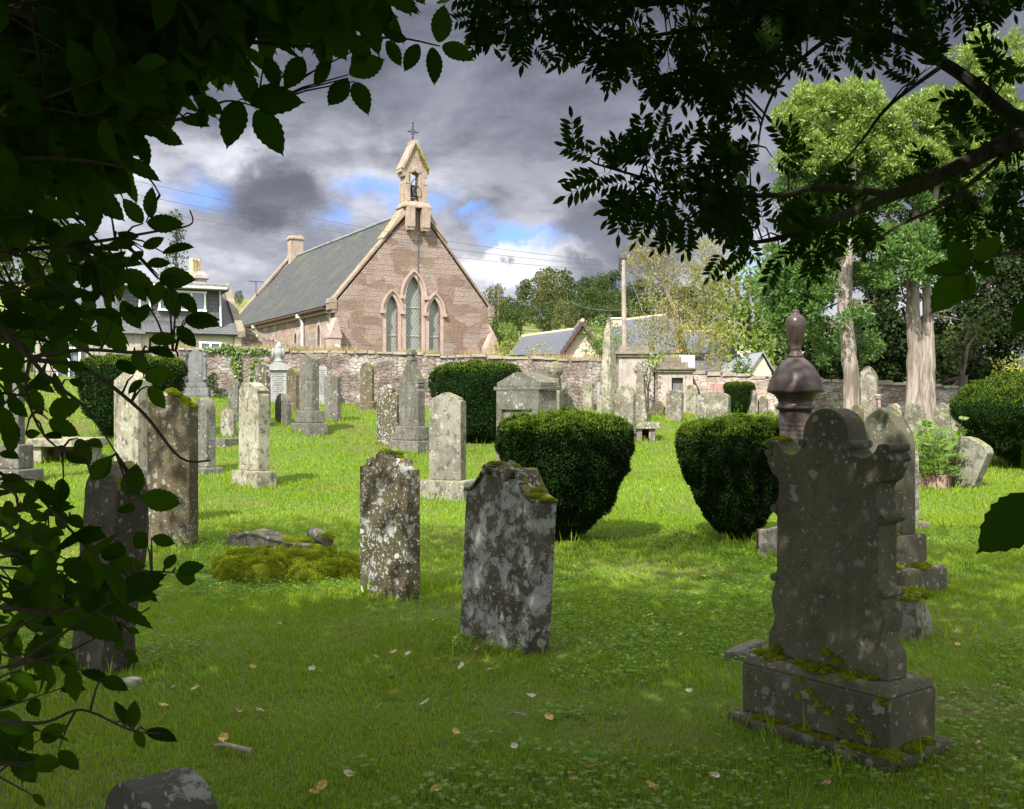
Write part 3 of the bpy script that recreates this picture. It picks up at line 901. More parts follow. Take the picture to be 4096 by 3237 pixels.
# chimney on the far gable
ch = MB().box(W_ / 2, L_ - 0.5, 10.4, 1.2, 0.9, 1.3, top=(0.75, 0.8)).box(W_ / 2, L_ - 0.5, 11.703, 0.88, 0.68, 1.0)
ch.box(W_ / 2, L_ - 0.5, 12.706, 1.04, 0.82, 0.12).box(W_ / 2, L_ - 0.5, 12.829, 0.98, 0.76, 0.17, top=(0.78, 0.75))
ch.build('chimney', M_TAN, church, bevel=0.02)
# bellcote
bc = MB()
cx = W_ / 2; yc = 0.32
def bbox(x0, x1, z0, z1, d, dy=0.0, top=None):
    bc.box((x0 + x1) / 2, yc + dy, z0, x1 - x0, d, z1 - z0, top=top)
# flared shoulders down on to the skews
for sg in (-1, 1):
    poly = [(cx + sg * 0.55, 11.30), (cx + sg * 1.78, 9.98), (cx + sg * 1.80, 10.03), (cx + sg * 1.36, 10.60), (cx + sg * 1.05, 11.06), (cx + sg * 0.88, 11.62), (cx + sg * 0.55, 11.62)]
    bc.prism(poly if sg > 0 else poly[::-1], yc - 0.46, yc + 0.46)
bbox(cx - 0.548, cx + 0.548, 10.6, 11.62, 0.7, 0.12)
# corbelled piers below the string course
for sg in (-1, 1):
    bc.box(cx + sg * 0.42, yc - 0.60, 10.62, 0.42, 0.34, 0.98)
    bc.box(cx + sg * 0.42, yc - 0.57, 10.45, 0.34, 0.28, 0.168, top=(1.22, 1.2))
# string course
bc.box(cx, yc - 0.12, 11.624, 1.98, 1.34, 0.12)
bc.box(cx, yc - 0.12, 11.747, 1.9, 1.26, 0.28, top=(0.8, 0.78))
# piers beside the opening, set back in stages
for sg in (-1, 1):
    bc.box(cx + sg * 0.375, yc, 12.03, 0.15, 0.6, 1.9)
    bc.box(cx + sg * 0.60, yc - 0.02, 12.03, 0.296, 0.98, 1.12)
    bc.box(cx + sg * 0.61, yc - 0.02, 13.153, 0.314, 1.06, 0.10, top=(0.8, 0.8))
    bc.box(cx + sg * 0.565, yc, 13.255, 0.226, 0.8, 0.60)
    bc.box(cx + sg * 0.60, yc - 0.57, 12.03, 0.26, 0.12, 0.98, top=(1, 0.5))
    bc.box(cx + sg * 0.72, yc, 13.6, 0.2, 0.78, 0.25, top=(1.6, 1.05))
# gabled head with pointed opening
op = lancet(cx, 13.2, 0.5, 14.02, 6)
outer = [(cx + 0.66, 13.86), (cx + 0.98, 13.86), (cx + 0.98, 14.02), (cx + 0.12, 15.72), (cx - 0.12, 15.72), (cx - 0.98, 14.02), (cx - 0.98, 13.86), (cx - 0.66, 13.86)]
arch = [p for p in op[2:] if p[1] > 13.86]
poly = [(cx - 0.25, 13.86)] + arch[::-1] + [(cx + 0.25, 13.86)]
bc.prism([(x, z) for x, z in ([(cx + 0.25, 13.86)] + outer + [(cx - 0.25, 13.86)] + arch[::-1])], yc - 0.34, yc + 0.34)
bc.v = [(cx + (x - cx) * (0.80 if z > 11.6 else 1), yc + (y - yc) * (0.84 if z > 11.6 else 1), z if z < 11.62 else 11.62 + (z - 11.62) * 0.815) for x, y, z in bc.v]
bell_cote = bc.build('bellcote', M_TAN, church, bevel=0.015)
kc = MB()
for sg in (-1, 1):
    d = Vector((sg * 0.86, 0, -1.70)).normalized(); n = Vector((sg * 1.70, 0, 0.86)).normalized()
    a = Vector((cx + sg * 0.10, 0, 15.86)); b = a + d * 1.98
    poly = [(a.x, a.z), (b.x, b.z), (b.x - n.x * 0.16, b.z - n.z * 0.16), (a.x - n.x * 0.16, a.z - n.z * 0.16)]
    kc.prism(poly if sg < 0 else poly[::-1], yc - 0.48, yc + 0.48)
kc.box(cx, yc, 15.74, 0.34, 0.9, 0.16)
kc.v = [(cx + (x - cx) * 0.80, yc + (y - yc) * 0.84, 11.62 + (z - 11.62) * 0.815) for x, y, z in kc.v]
kc.build('gablet_coping', M_TAN, bell_cote, bevel=0.015)
bl = MB().lathe([(0.05, 0.62), (0.12, 0.58), (0.15, 0.45), (0.17, 0.25), (0.22, 0.08), (0.25, 0.0), (0.2, 0.02)], 14, (cx, yc, 12.45))
bl.tube([(cx - 0.3, yc, 13.12), (cx + 0.3, yc, 13.12)], 0.05, 8).box(cx, yc, 12.03, 0.5, 0.3, 0.3)
pts = [(cx - 0.02, yc - 0.2 + 0.36 * math.sin(a), 13.12 + 0.36 * math.cos(a)) for a in np.linspace(0, 2 * math.pi, 18)]
bl.tube(pts, 0.025, 5)
bl.v = [(x, y, 11.62 + (z - 11.62) * 0.815) for x, y, z in bl.v]
bl.build('bell', M_BRONZE, church, smooth=False)
cr = MB()
cz = 15.06
cr.tube([(cx, yc, cz), (cx, yc, cz + 1.05)], 0.028, 6).tube([(cx - 0.24, yc, cz + 0.55), (cx + 0.24, yc, cz + 0.55)], 0.024, 6)
cr.tube([(cx + 0.14 * math.cos(a), yc, cz + 0.55 + 0.14 * math.sin(a)) for a in np.linspace(0, 2 * math.pi, 13)], 0.02, 5)
for px_, pz_ in ((-0.25, 0.55), (0.25, 0.55), (0, 0.82), (0, 1.0), (0, 0.28)):
    cr.lathe([(0.0, -0.06), (0.05, -0.02), (0.05, 0.02), (0.0, 0.06)], 8, (cx + px_, yc, cz + pz_))
cr.lathe([(0.11, 0), (0.09, 0.1), (0.04, 0.18), (0.05, 0.22), (0.03, 0.28)], 10, (cx, yc, cz - 0.02))
cr.build('cross', M_IRON, church)
# weeds growing on the bellcote
lb = LB()
n = 160
C = np.stack([cx + 0.3 + rng.uniform(-0.3, 0.4, n), np.full(n, yc - 0.42), 0 * rng.uniform(size=n)], 1)
C[:, 2] = 14.75 - (C[:, 0] - cx) * 1.6 + rng.uniform(-0.25, 0.05, n)
lb.add(*leaf_quads(C, np.array([0.2, -0.8, 0.3]) + rdir(n) * 0.7, rdir(n), rng.uniform(0.08, 0.2, n), rng.uniform(0.03, 0.06, n)))
lb.build('weeds', M_GOLD, bell_cote)
MB().tube([(cx + 0.12, -0.05, 10.0), (cx + 0.12, -0.05, 8.4), (cx + 0.16, -0.06, 6.0)], 0.02, 5).build('bell_rope', M_WIRE, church)
MB().tube([(W_ / 2 + 2.0, L_ - 0.6, 6), (W_ / 2 - 2.7, L_ - 0.6, 8.9), (W_ / 2 - 2.7, L_ - 0.6, 9.75)], 0.03, 5).tube([(W_ / 2 - 3.2, L_ - 0.6, 9.75), (W_ / 2 - 2.2, L_ - 0.6, 9.75)], 0.025, 5).build('aerial', M_IRON, church)

# ================================================================== WALLS
def wall_run(name, label, pts, th, mat, cope=None, seglen=0.5, jit=0.05, cat='wall'):
    """rubble wall along (x, y, ztop) points; uneven top, real thickness"""
    o0 = pts[0]
    root = thing(name, label, cat, (o0[0], o0[1], 0))
    P2 = [Vector((p[0] - o0[0], p[1] - o0[1], p[2])) for p in pts]
    L = []; dist = 0
    for a, b in zip(P2[:-1], P2[1:]):
        n = max(2, int((b - a).length / seglen))
        for i in range(n):
            L.append(a.lerp(b, i / n))
    L.append(P2[-1])
    mb = MB()
    cp = MB()
    nz = 7
    rows = []
    uvs = []
    du = 0
    for i, p in enumerate(L):
        t = (L[min(i + 1, len(L) - 1)] - L[max(i - 1, 0)]); t.z = 0; t.normalize()
        nn_ = Vector((-t.y, t.x, 0))
        if i: du += (Vector((p.x, p.y, 0)) - Vector((L[i - 1].x, L[i - 1].y, 0))).length
        zt = p.z + random.uniform(-jit, jit)
        zb = gzf(p.x + o0[0], p.y + o0[1]) - 0.4
        fr = []; bk = []
        for k in range(nz + 1):
            z = zb + (zt - zb) * k / nz
            j = random.uniform(-0.045, 0.045) - 0.06 * (1 - k / nz)
            fr.append((p.x + nn_.x * (j - th / 2), p.y + nn_.y * (j - th / 2), z))
            bk.append((p.x + nn_.x * th / 2, p.y + nn_.y * th / 2, z))
        rows.append((fr, bk, du))
    vs_ = []; fs_ = []; U = []
    for fr, bk, du in rows:
        vs_ += fr + bk
        U += [(du, q[2]) for q in fr] + [(du + 11, q[2]) for q in bk]
    m_ = 2 * (nz + 1)
    for i in range(len(rows) - 1):
        a = i * m_; b = a + m_
        for k in range(nz):
            fs_.append((a + k, b + k, b + k + 1, a + k + 1))
            fs_.append((a + nz + 1 + k + 1, b + nz + 1 + k + 1, b + nz + 1 + k, a + nz + 1 + k))
        fs_.append((a + nz, b + nz, b + m_ - 1, a + m_ - 1))
    for a in (0, (len(rows) - 1) * m_):
        fs_.append(tuple([a + k for k in range(nz + 1)] + [a + nz + 1 + k for k in range(nz, -1, -1)]))
    mb.add(vs_, fs_)
    o = mb.build('rubble', mat, root, smooth=False)
    uvl = o.data.uv_layers.new(name='UVMap')
    for p in o.data.polygons:
        for li in p.loop_indices:
            uvl.data[li].uv = U[o.data.loops[li].vertex_index]
    if cope:
        i = 0
        for i in range(len(rows) - 1):
            f0, b0, _ = rows[i]; f1, b1, _ = rows[i + 1]
            n_ = random.choice((1, 1, 2))
            for q in range(n_):
                t0, t1 = q / n_ + 0.03, (q + 1) / n_ - 0.03
                A = Vector(f0[-1]).lerp(Vector(f1[-1]), t0); B = Vector(f0[-1]).lerp(Vector(f1[-1]), t1)
                C_ = Vector(b0[-1]).lerp(Vector(b1[-1]), t0); D_ = Vector(b0[-1]).lerp(Vector(b1[-1]), t1)
                ctr = (A + B + C_ + D_) / 4
                h = cope * random.uniform(0.7, 1.25)
                d = (B - A)
                cp.box(ctr.x, ctr.y, ctr.z + random.uniform(-0.02, 0.006), d.length, th + random.uniform(0.06, 0.16), h, rz=math.atan2(d.y, d.x) + random.uniform(-0.05, 0.05), top=(random.uniform(0.85, 0.98), random.uniform(0.6, 0.9)))
        cp.build('coping', M_COPE, root, bevel=0.02)
    return root

def wp(px, py, d):
    p = P(px, py, d)
    return (p.x, p.y, p.z)
wall_run('churchyard_wall', 'long grey-pink rubble churchyard wall below the church', [wp(480, 1402, 33.0), wp(1000, 1404, 34.0), wp(1500, 1418, 35.2), wp(2000, 1436, 36.4), wp(2478, 1452, 37.6)], 0.55, M_RUBBLE, cope=0.10)
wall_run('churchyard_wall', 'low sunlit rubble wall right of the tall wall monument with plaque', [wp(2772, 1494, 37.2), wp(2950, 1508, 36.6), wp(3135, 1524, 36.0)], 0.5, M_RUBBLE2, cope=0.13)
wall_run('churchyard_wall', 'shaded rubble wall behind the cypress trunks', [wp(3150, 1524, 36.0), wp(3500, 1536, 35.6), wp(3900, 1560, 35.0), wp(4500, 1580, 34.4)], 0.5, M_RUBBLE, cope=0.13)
# the wall falling from the house gable towards the church
fw = thing('garden_wall', 'rubble garden wall with sloping coping falling from the house towards the church', 'wall', (P(955, 1300, 46).x, 46, 0), R(-6))
o = MB().prism([(0, 1.6), (3.0, 1.6), (3.0, P(0, 1404, 46).z), (0.16, P(0, 1330, 46).z), (0, P(0, 1308, 46).z)], 0, 0.4).build('rubble', M_RUBBLE, fw)
uv_planar(o, uv_wall)
a = Vector((0.1, 0.2, P(0, 1318, 46).z)); b = Vector((3.05, 0.2, P(0, 1400, 46).z))
d = (b - a).normalized()
MB().prism([(a.x, a.z), (b.x, b.z), (b.x, b.z + 0.11), (a.x, a.z + 0.11)], -0.09, 0.5).build('coping', M_COPE, fw)

# ================================================================== WHITE HOUSE ON THE LEFT
HD = 44.0
hp = lambda px, py, d=HD: P(px, py, d)
house = thing('house', 'cream rendered house with slate hung dormer and pink chimney', 'house', (hp(966, 0).x, HD, 0), R(26))
ox = hp(966, 0).x
_hc, _hs = math.cos(R(26)), math.sin(R(26))
xx = lambda px: (HD * (px - CX) / F - ox) / (_hc - (px - CX) / F * _hs)
zz = lambda py, px=800: P(0, py, HD + xx(px) * _hs).z
MB().box((xx(300) - 0.32) / 2, 3.5, 1.4, -0.32 - xx(300), 6.9, zz(1338) - 1.4).build('wall', M_CREAM, house)
def roof_plane(name, q, mat, parent, th=0.08):
    """q = four corners, eaves first (left, right) then ridge (right, left)"""
    q = [Vector(p) for p in q]
    n = (q[1] - q[0]).cross(q[3] - q[0]).normalized()
    if n.z < 0: n = -n
    mb = MB().add([tuple(p + n * th) for p in q] + [tuple(p) for p in q], [(0, 1, 2, 3), (7, 6, 5, 4), (0, 4, 5, 1), (1, 5, 6, 2), (2, 6, 7, 3), (3, 7, 4, 0)])
    o = mb.build(name, mat, parent)
    ux = (q[1] - q[0]).normalized(); uy = n.cross(ux)
    uv_planar(o, lambda co, nn, q=q, ux=ux, uy=uy: ((Vector(co) - q[0]).dot(ux), (Vector(co) - q[0]).dot(uy)))
    return o
ze, zr = zz(1338), zz(1120)
hw = xx(300)
roof_plane('roof', [(hw, -0.3, ze - 0.05), (-0.02, -0.3, ze - 0.05), (-0.02, 3.4, zr), (hw, 3.4, zr)], M_SLATE3, house)
roof_plane('roof', [(-0.02, 7.3, ze - 0.05), (hw, 7.3, ze - 0.05), (hw, 3.4, zr), (-0.02, 3.4, zr)], M_SLATE3, house)
MB().prismx([(-0.1, 1.4), (7.0, 1.4), (7.0, ze), (3.4, zr + 0.02), (-0.1, ze)], -0.3, -0.02).build('gable_wall', M_CREAM, house)
sk = MB()
sk.prismx([(-0.35, ze - 0.1), (3.4, zr + 0.06), (3.4, zr + 0.32), (-0.35, ze + 0.17)], -0.22, 0.1)
sk.build('skew_coping', M_COPE, house, bevel=0.015)
# dormer: long flat-roofed box hung with slates
dx0, dx1 = xx(470), xx(892)
dz0, dz1 = zz(1304), zz(1160)
dw = MB().box((dx0 + dx1) / 2, 1.6 + 0.25, dz0, dx1 - dx0, 3.2, dz1 - dz0).build('dormer', M_SLATE3, house)
uv_planar(dw, uv_wall)
MB().box((dx0 + dx1) / 2 + 0.05, 1.7, dz1 + 0.004, dx1 - dx0 + 0.4, 3.9, 0.24).build('dormer_roof', M_FELT, dw, bevel=0.02)
MB().tube([(dx0, -0.28, dz1 + 0.07), (dx1 + 0.1, -0.28, dz1 + 0.07)], 0.06, 8).build('gutter', M_PIPE, dw)
MB().tube([(dx1 - 0.1, 0.14, dz1), (dx1 - 0.06, 0.14, dz0)], 0.045, 8).build('downpipe', M_PIPE, dw)
def casement(px0, px1, py0, py1, y, parent, lights=2, xx=xx, zz=zz):
    x0, x1, z1, z0 = xx(px0), xx(px1), zz(py0), zz(py1)
    w = MB().box((x0 + x1) / 2, y, z0, x1 - x0, 0.06, z1 - z0).build('window', M_GLASS, parent)
    f = MB(); t = 0.075; fy = y - 0.06
    f.box((x0 + x1) / 2, fy, z0 - t, x1 - x0 + 2 * t, 0.12, t).box((x0 + x1) / 2, fy, z1, x1 - x0 + 2 * t, 0.12, t)
    for i in range(lights + 1):
        x = x0 + (x1 - x0) * i / lights
        f.box(x, fy, z0 + 0.002, t, 0.11, z1 - z0 - 0.004)
    f.build('frame', M_WHITEP, w)
    return w
casement(712, 822, 1172, 1238, 0.22, house, 2)
casement(560, 600, 1178, 1240, 0.22, house, 1)
casement(640, 705, 1182, 1240, 0.22, house, 1)
casement(800, 880, 1374, 1396, -0.02, house, 2)
# lower stretch of the house with door and window
lowx0, lowx1 = xx(150), xx(560)
MB().box((lowx0 + lowx1) / 2, 1.2, 1.2, lowx1 - lowx0, 3.0, zz(1345) - 1.2).build('porch_wall', M_MAUS, house)
casement(222, 316, 1362, 1402, -0.32, house, 2)
dr = casement(226, 316, 1420, 1560, -0.32, house, 2)
dr.name = 'door'
MB().box((lowx0 + lowx1) / 2, 1.1, zz(1345) + 0.003, lowx1 - lowx0 + 0.3, 3.3, 0.12).build('porch_roof', M_FELT, house)
hc = MB().box(xx(832), 3.4, zr - 0.5, 0.86, 1.0, zz(1082) - zr + 0.5).box(xx(832), 3.4, zz(1082) + 0.003, 1.06, 1.2, 0.17).box(xx(832), 3.4, zz(1082) + 0.176, 0.9, 1.0, 0.16, top=(0.8, 0.8))
hch = hc.build('chimney', M_MAUS, house, bevel=0.02)
for px_ in (815, 828, 846):
    MB().lathe([(0.10, 0), (0.10, 0.5), (0.12, 0.52), (0.12, 0.6), (0.09, 0.6)], 10, (xx(px_), 3.3 + (px_ - 828) * 0.008, zz(1082) + 0.335)).build('chimney_pot', M_POTS, hch)
rl = thing('railing', 'dark iron railing before the white framed door on the left', 'railing', (P(300, 0, 38).x, 38, gzf(P(300, 0, 38).x, 38)))
mbx = MB()
for i in range(15):
    mbx.tube([(-1.9 + i * 0.2, 0, -0.1), (-1.9 + i * 0.2, 0, 1.55)], 0.014, 5)
for z in (0.25, 1.3):
    mbx.tube([(-2.0, 0, z), (1.0, 0, z)], 0.02, 5)
mbx.build('bars', M_IRON, rl)

# ================================================================== COTTAGES ON THE RIGHT
CD_ = 60.0
def cz(py, d=CD_): return P(0, py, d).z
def cxp(px, d=CD_): return P(px, 0, d).x
cot = thing('cottage', 'pink harled cottage with dark bargeboards and tan ridge tiles', 'cottage', (cxp(2328), CD_, 0))
o0 = cxp(2328)
gx = lambda px: cxp(px) - o0
gw = gx(2420)            # half width of the gable
ap = cz(1290); ev = cz(1430)
MB().prism([(-gw * 1.0, 2.0), (gw, 2.0), (gw, ev), (0, ap - 0.25), (-gw, ev)], 0, 0.35).build('gable_wall', M_PINKR, cot)
for sg in (-1, 1):
    roof_plane('roof', [(sg * (gw + 0.25), -0.45, ev - 0.3), (sg * (gw + 0.25), 7.5, ev - 0.3), (0, 7.5, ap), (0, -0.45, ap)], M_SLATE2, cot, 0.1)
    bd = MB()
    a = Vector((0, -0.5, ap - 0.08)); b = Vector((sg * (gw + 0.28), -0.5, ev - 0.38))
    n = Vector((0, 0, 0.2))
    poly = [(a.x, a.z - 0.14), (b.x, b.z - 0.14), (b.x, b.z + 0.12), (a.x, a.z + 0.12)]
    bd.prism(poly if sg > 0 else poly[::-1], -0.52, -0.458)
    for k in range(6):
        t = 0.12 + k * 0.15
        p = a.lerp(b, t)
        bd.box(p.x, -0.22, p.z - 0.32, 0.09, 0.47, 0.1)
    bd.build('bargeboard', M_BARGE, cot)
MB().tube([(0, -0.47, ap + 0.1), (0, 7.5, ap + 0.1)], 0.11, 8).build('ridge_tiles', M_RIDGE, cot)
MB().box(gx(2332), -0.02, cz(1338), 0.2, 0.05, 0.17).build('vent', M_METALR, cot)
# long wing to the left
roof_plane('roof', [(gx(2030), 0.6, cz(1425)), (gx(2290), 0.6, cz(1420)), (gx(2310), 4.6, cz(1322, 64)), (gx(2092), 4.6, cz(1350, 64))], M_SLATE2, cot, 0.1)
MB().tube([(gx(2090), 4.6, cz(1350, 64) + 0.1), (gx(2312), 4.6, cz(1322, 64) + 0.1)], 0.1, 8).build('ridge_tiles', M_RIDGE, cot)
MB().box((gx(2040) + gx(2290)) / 2, 2.6, 2.0, gx(2290) - gx(2040) - 0.4, 3.9, cz(1428) - 2.0).build('wall', M_PINKR, cot)
# second house with the big slate roof
c2 = thing('cottage', 'long house with big dark slate roof and beige chimney behind the willow', 'cottage', (cxp(2750, 64), 64, 0))
o2 = cxp(2750, 64)
hx = lambda px, d=64: cxp(px, d) - o2
hz = lambda py, d=64: cz(py, d)
roof_plane('roof', [(hx(2400), -1.0, hz(1425)), (hx(2830), -1.0, hz(1420)), (hx(2700), 4.0, hz(1266, 68)), (hx(2480), 4.0, hz(1292, 68))], M_SLATE2, c2, 0.1)
MB().tube([(hx(2480), 4.0, hz(1292, 68) + 0.1), (hx(2702), 4.0, hz(1266, 68) + 0.1)], 0.11, 8).build('ridge_tiles', M_RIDGE, c2)
roof_plane('roof', [(hx(2700), -2.0, hz(1492, 62)), (hx(3035), -2.0, hz(1492, 62)), (hx(2880), 3.5, hz(1330, 67)), (hx(2760), 3.5, hz(1330, 67))], M_SLATE2, c2, 0.1)
MB().tube([(hx(2760), 3.5, hz(1330, 67) + 0.1), (hx(2876), 3.5, hz(1330, 67) + 0.1)], 0.11, 8).build('ridge_tiles', M_RIDGE, c2)
MB().box((hx(2430) + hx(3000)) / 2, 2.2, 1.5, hx(3000) - hx(2430), 5.0, hz(1490) - 1.5).build('wall', M_PINKR, c2)
MB().box(hx(2487), 3.4, hz(1320), 0.68, 0.8, hz(1262) - hz(1320)).box(hx(2487), 3.4, hz(1262) + 0.003, 0.8, 0.95, 0.12).build('chimney', M_PINKR, c2, bevel=0.02)
dm = MB().prism([(hx(2925), hz(1492)), (hx(2985), hz(1492)), (hx(2985), hz(1440)), (hx(2968), hz(1418)), (hx(2935), hz(1436))], -2.9, -0.6).build('dormer', M_SLATE2, c2)
uv_planar(dm, uv_wall)
MB().prism([(hx(2918), hz(1424)), (hx(2926), hz(1424)), (hx(2942), hz(1474)), (hx(2934), hz(1474))][::-1], -3.0, -2.91).build('bargeboard', M_WHITEP, dm)
MB().tube([(hx(2918), -2.2, hz(1420)), (hx(2970), -2.2, hz(1416))], 0.09, 6).build('ridge_tiles', M_RIDGE, dm)
# shed
sh = thing('shed', 'cream harled shed with grey sheet roof under the trees', 'shed', (cxp(3040, 58), 58, 0), R(14))
sx_ = lambda px: cxp(px, 58) - cxp(3040, 58)
s_z = lambda py: cz(py, 58)
MB().prism([(sx_(2996), 1.8), (sx_(3090), 1.8), (sx_(3090), s_z(1490)), (sx_(3048), s_z(1418)), (sx_(2996), s_z(1480))], 0, 0.3).build('gable_wall', M_CREAM, sh)
roof_plane('roof', [(sx_(3104), -0.2, s_z(1500)), (sx_(3104) + 1.4, 6, s_z(1500)), (sx_(3046) + 1.4, 6, s_z(1412)), (sx_(3046), -0.2, s_z(1412))], M_METALR, sh, 0.06)
roof_plane('roof', [(sx_(2985), 6, s_z(1492)), (sx_(2985), -0.2, s_z(1492)), (sx_(3046), -0.2, s_z(1412)), (sx_(3046) + 1.4, 6, s_z(1412))], M_METALR, sh, 0.06)
MB().box(sx_(3130), 3.2, 1.8, 0.3, 5.6, s_z(1500) - 1.9).build('wall', M_CREAM, sh)
sh2 = thing('shed', 'small outbuilding with rusty sheet roof glimpsed between the cypress trunks', 'shed', (cxp(3540, 52), 52, 0), R(8))
s2 = lambda px: cxp(px, 52) - cxp(3540, 52)
MB().box(0, 2, 1.8, 1.2, 3, cz(1480, 52) - 1.8).build('wall', M_CREAM, sh2)
roof_plane('roof', [(s2(3490), -0.3, cz(1510, 52)), (s2(3590), -0.3, cz(1515, 52)), (s2(3565), 3, cz(1455, 53)), (s2(3495), 3, cz(1455, 53))], M_METALR, sh2, 0.05)
sh3 = thing('outbuilding', 'dark slate roofed outbuilding behind the right-hand yew', 'outbuilding', (cxp(4150, 42), 42, 0))
s3 = lambda px: cxp(px, 42) - cxp(4150, 42)
MB().box(0, 2.5, 1.4, 5.0, 4, cz(1480, 42) - 1.4).build('wall', M_PINKR, sh3)
roof_plane('roof', [(s3(3880), -0.4, cz(1500, 42)), (s3(4450), -0.4, cz(1500, 42)), (s3(4450), 3.2, cz(1330, 45)), (s3(4020), 3.2, cz(1340, 45))], M_SLATE2, sh3, 0.1)

# ================================================================== WALL MONUMENTS
def wall_monument(label, x0, x1, yt, yb, d, steps, plaque, depth=1.0):
    p = P((x0 + x1) / 2, 0, d)
    g = gzf(p.x, d)
    root = thing('wall_monument', label, 'monument', (p.x, d + depth / 2, g - 0.1))
    sc_ = d / F
    z = lambda py: P(0, py, d).z - g + 0.1
    w = (x1 - x0) * sc_
    b = MB()
    if plaque:
        qx0, qx1, qy0, qy1 = plaque
        qx0 = (qx0 - (x0 + x1) / 2) * sc_; qx1 = (qx1 - (x0 + x1) / 2) * sc_
        # wall built round a real recess
        b.box((-w / 2 + qx0) / 2, 0, 0, qx0 + w / 2, depth, z(yt))
        b.box((w / 2 + qx1) / 2, 0, 0, w / 2 - qx1, depth, z(yt))
        b.box((qx0 + qx1) / 2, 0, z(qy0), qx1 - qx0 - 0.002, depth, z(yt) - z(qy0) - 0.002)
        b.box((qx0 + qx1) / 2, 0, 0, qx1 - qx0 - 0.002, depth, z(qy1))
        MB().box((qx0 + qx1) / 2, -depth / 2 + 0.2, z(qy1) + 0.003, qx1 - qx0 - 0.004, 0.06, z(qy0) - z(qy1) - 0.006).build('plaque', M_GRAN, root)
    else:
        b.box(0, 0, 0, w, depth, z(yt))
        b.box(0, 0, 0, w + 0.1, depth + 0.1, 0.3)
    b.build('body', M_MAUS, root, bevel=0.015)
    s = MB()
    s.box(0, 0, z(yt) + 0.002, w + 0.16, depth + 0.16, 0.09)
    s.box(0, 0, z(yt) + 0.095, w + 0.28, depth + 0.28, 0.08)
    s.build('cornice', M_COPE, root, bevel=0.01)
    t = MB()
    for (a, c_, ty, by) in steps:
        t.box(((a + c_) / 2 - (x0 + x1) / 2) * sc_, 0.05, z(by), (c_ - a) * sc_, depth * 0.8, z(ty) - z(by))
    t.build('stepped_top', M_COPE, root, bevel=0.015)
    return root
wall_monument('tall wall monument with cornice at the foot of the utility pole', 2476, 2616, 1428, 1640, 36.2, [(2478, 2600, 1386, 1411)], None)
wall_monument('wall monument with stepped top and dark recessed plaque', 2630, 2772, 1490, 1650, 35.6, [(2638, 2758, 1448, 1473), (2664, 2730, 1427, 1447.5)], (2687, 2733, 1512, 1655))

# ================================================================== POLE, WIRES, SIGN, LAMP
PD = 42.5
pp = P(2497, 1400, PD)
pole = thing('utility_pole', 'weathered wooden utility pole behind the wall monument', 'utility pole', (pp.x, PD, gzf(pp.x, PD)))
zt = P(0, 1036, PD).z - pole.location.z
MB().tube([(0.02, 0, -0.3), (0, 0, zt * 0.5), (-0.03, 0, zt)], [0.12, 0.105, 0.085], 10).build('post', M_WOODPOLE, pole)
pk = MB().box(-0.03, 0, zt + 0.002, 0.3, 0.24, 0.09, top=(0.7, 0.6))
for py_ in (1050, 1066, 1084):
    z = P(0, py_, PD).z - pole.location.z
    pk.box(-0.13, -0.02, z, 0.2, 0.06, 0.06).lathe([(0.03, 0), (0.045, 0.05), (0.03, 0.1)], 8, (-0.2, -0.02, z + 0.06))
pk.build('fittings', M_IRON, pole)
def wire(label, a, b, sag, r=0.008, grp=None):
    n = 24
    mid = a
    pts = []
    for i in range(n + 1):
        t = i / n
        p = a.lerp(b, t)
        p.z -= sag * 4 * t * (1 - t)
        pts.append(p - a)
    o = MB().tube(pts, r, 5).build('overhead_wire', M_WIRE, loc=a)
    tag(o, label, 'wire', grp)
for i, (ya, yb_) in enumerate(((686, 1052), (742, 1068), (800, 1086))):
    wire(('uppermost', 'middle', 'lowest')[i] + ' of the three thin wires crossing before the church roof', P(380, ya, 34), P(2490, yb_, PD), 0.35, grp='overhead wires to the utility pole')
wire('thin stay wire slanting from the pole top down to the right', P(2503, 1060, PD), P(2640, 1432, 40), 0.03, 0.014)
wire('thin wire running from the pole to the right behind the willow', P(2503, 1080, PD), P(3110, 1190, 58), 0.8, 0.012)
wire('pair of cables low across the wood left of the pole', P(2290, 1212, 80), P(2500, 1240, PD), 0.2, 0.02)
fpole = thing('utility_pole', 'small distant utility pole with crossarms beside the wood', 'utility pole', (P(1994, 0, 110).x, 110, gzf(P(1994, 0, 110).x, 110)))
zf = P(0, 1138, 110).z - fpole.location.z
MB().tube([(0, 0, -0.3), (0, 0, zf)], [0.16, 0.12], 8).build('post', M_BARK, fpole)
MB().box(0, 0, zf - 0.6, 1.6, 0.12, 0.12).box(0, 0, zf - 1.7, 1.9, 0.12, 0.12).lathe([(0.06, 0), (0.06, 0.2)], 6, (-0.7, 0, zf - 0.48)).lathe([(0.06, 0), (0.06, 0.2)], 6, (0.7, 0, zf - 0.48)).build('crossarm', M_BARK, fpole)

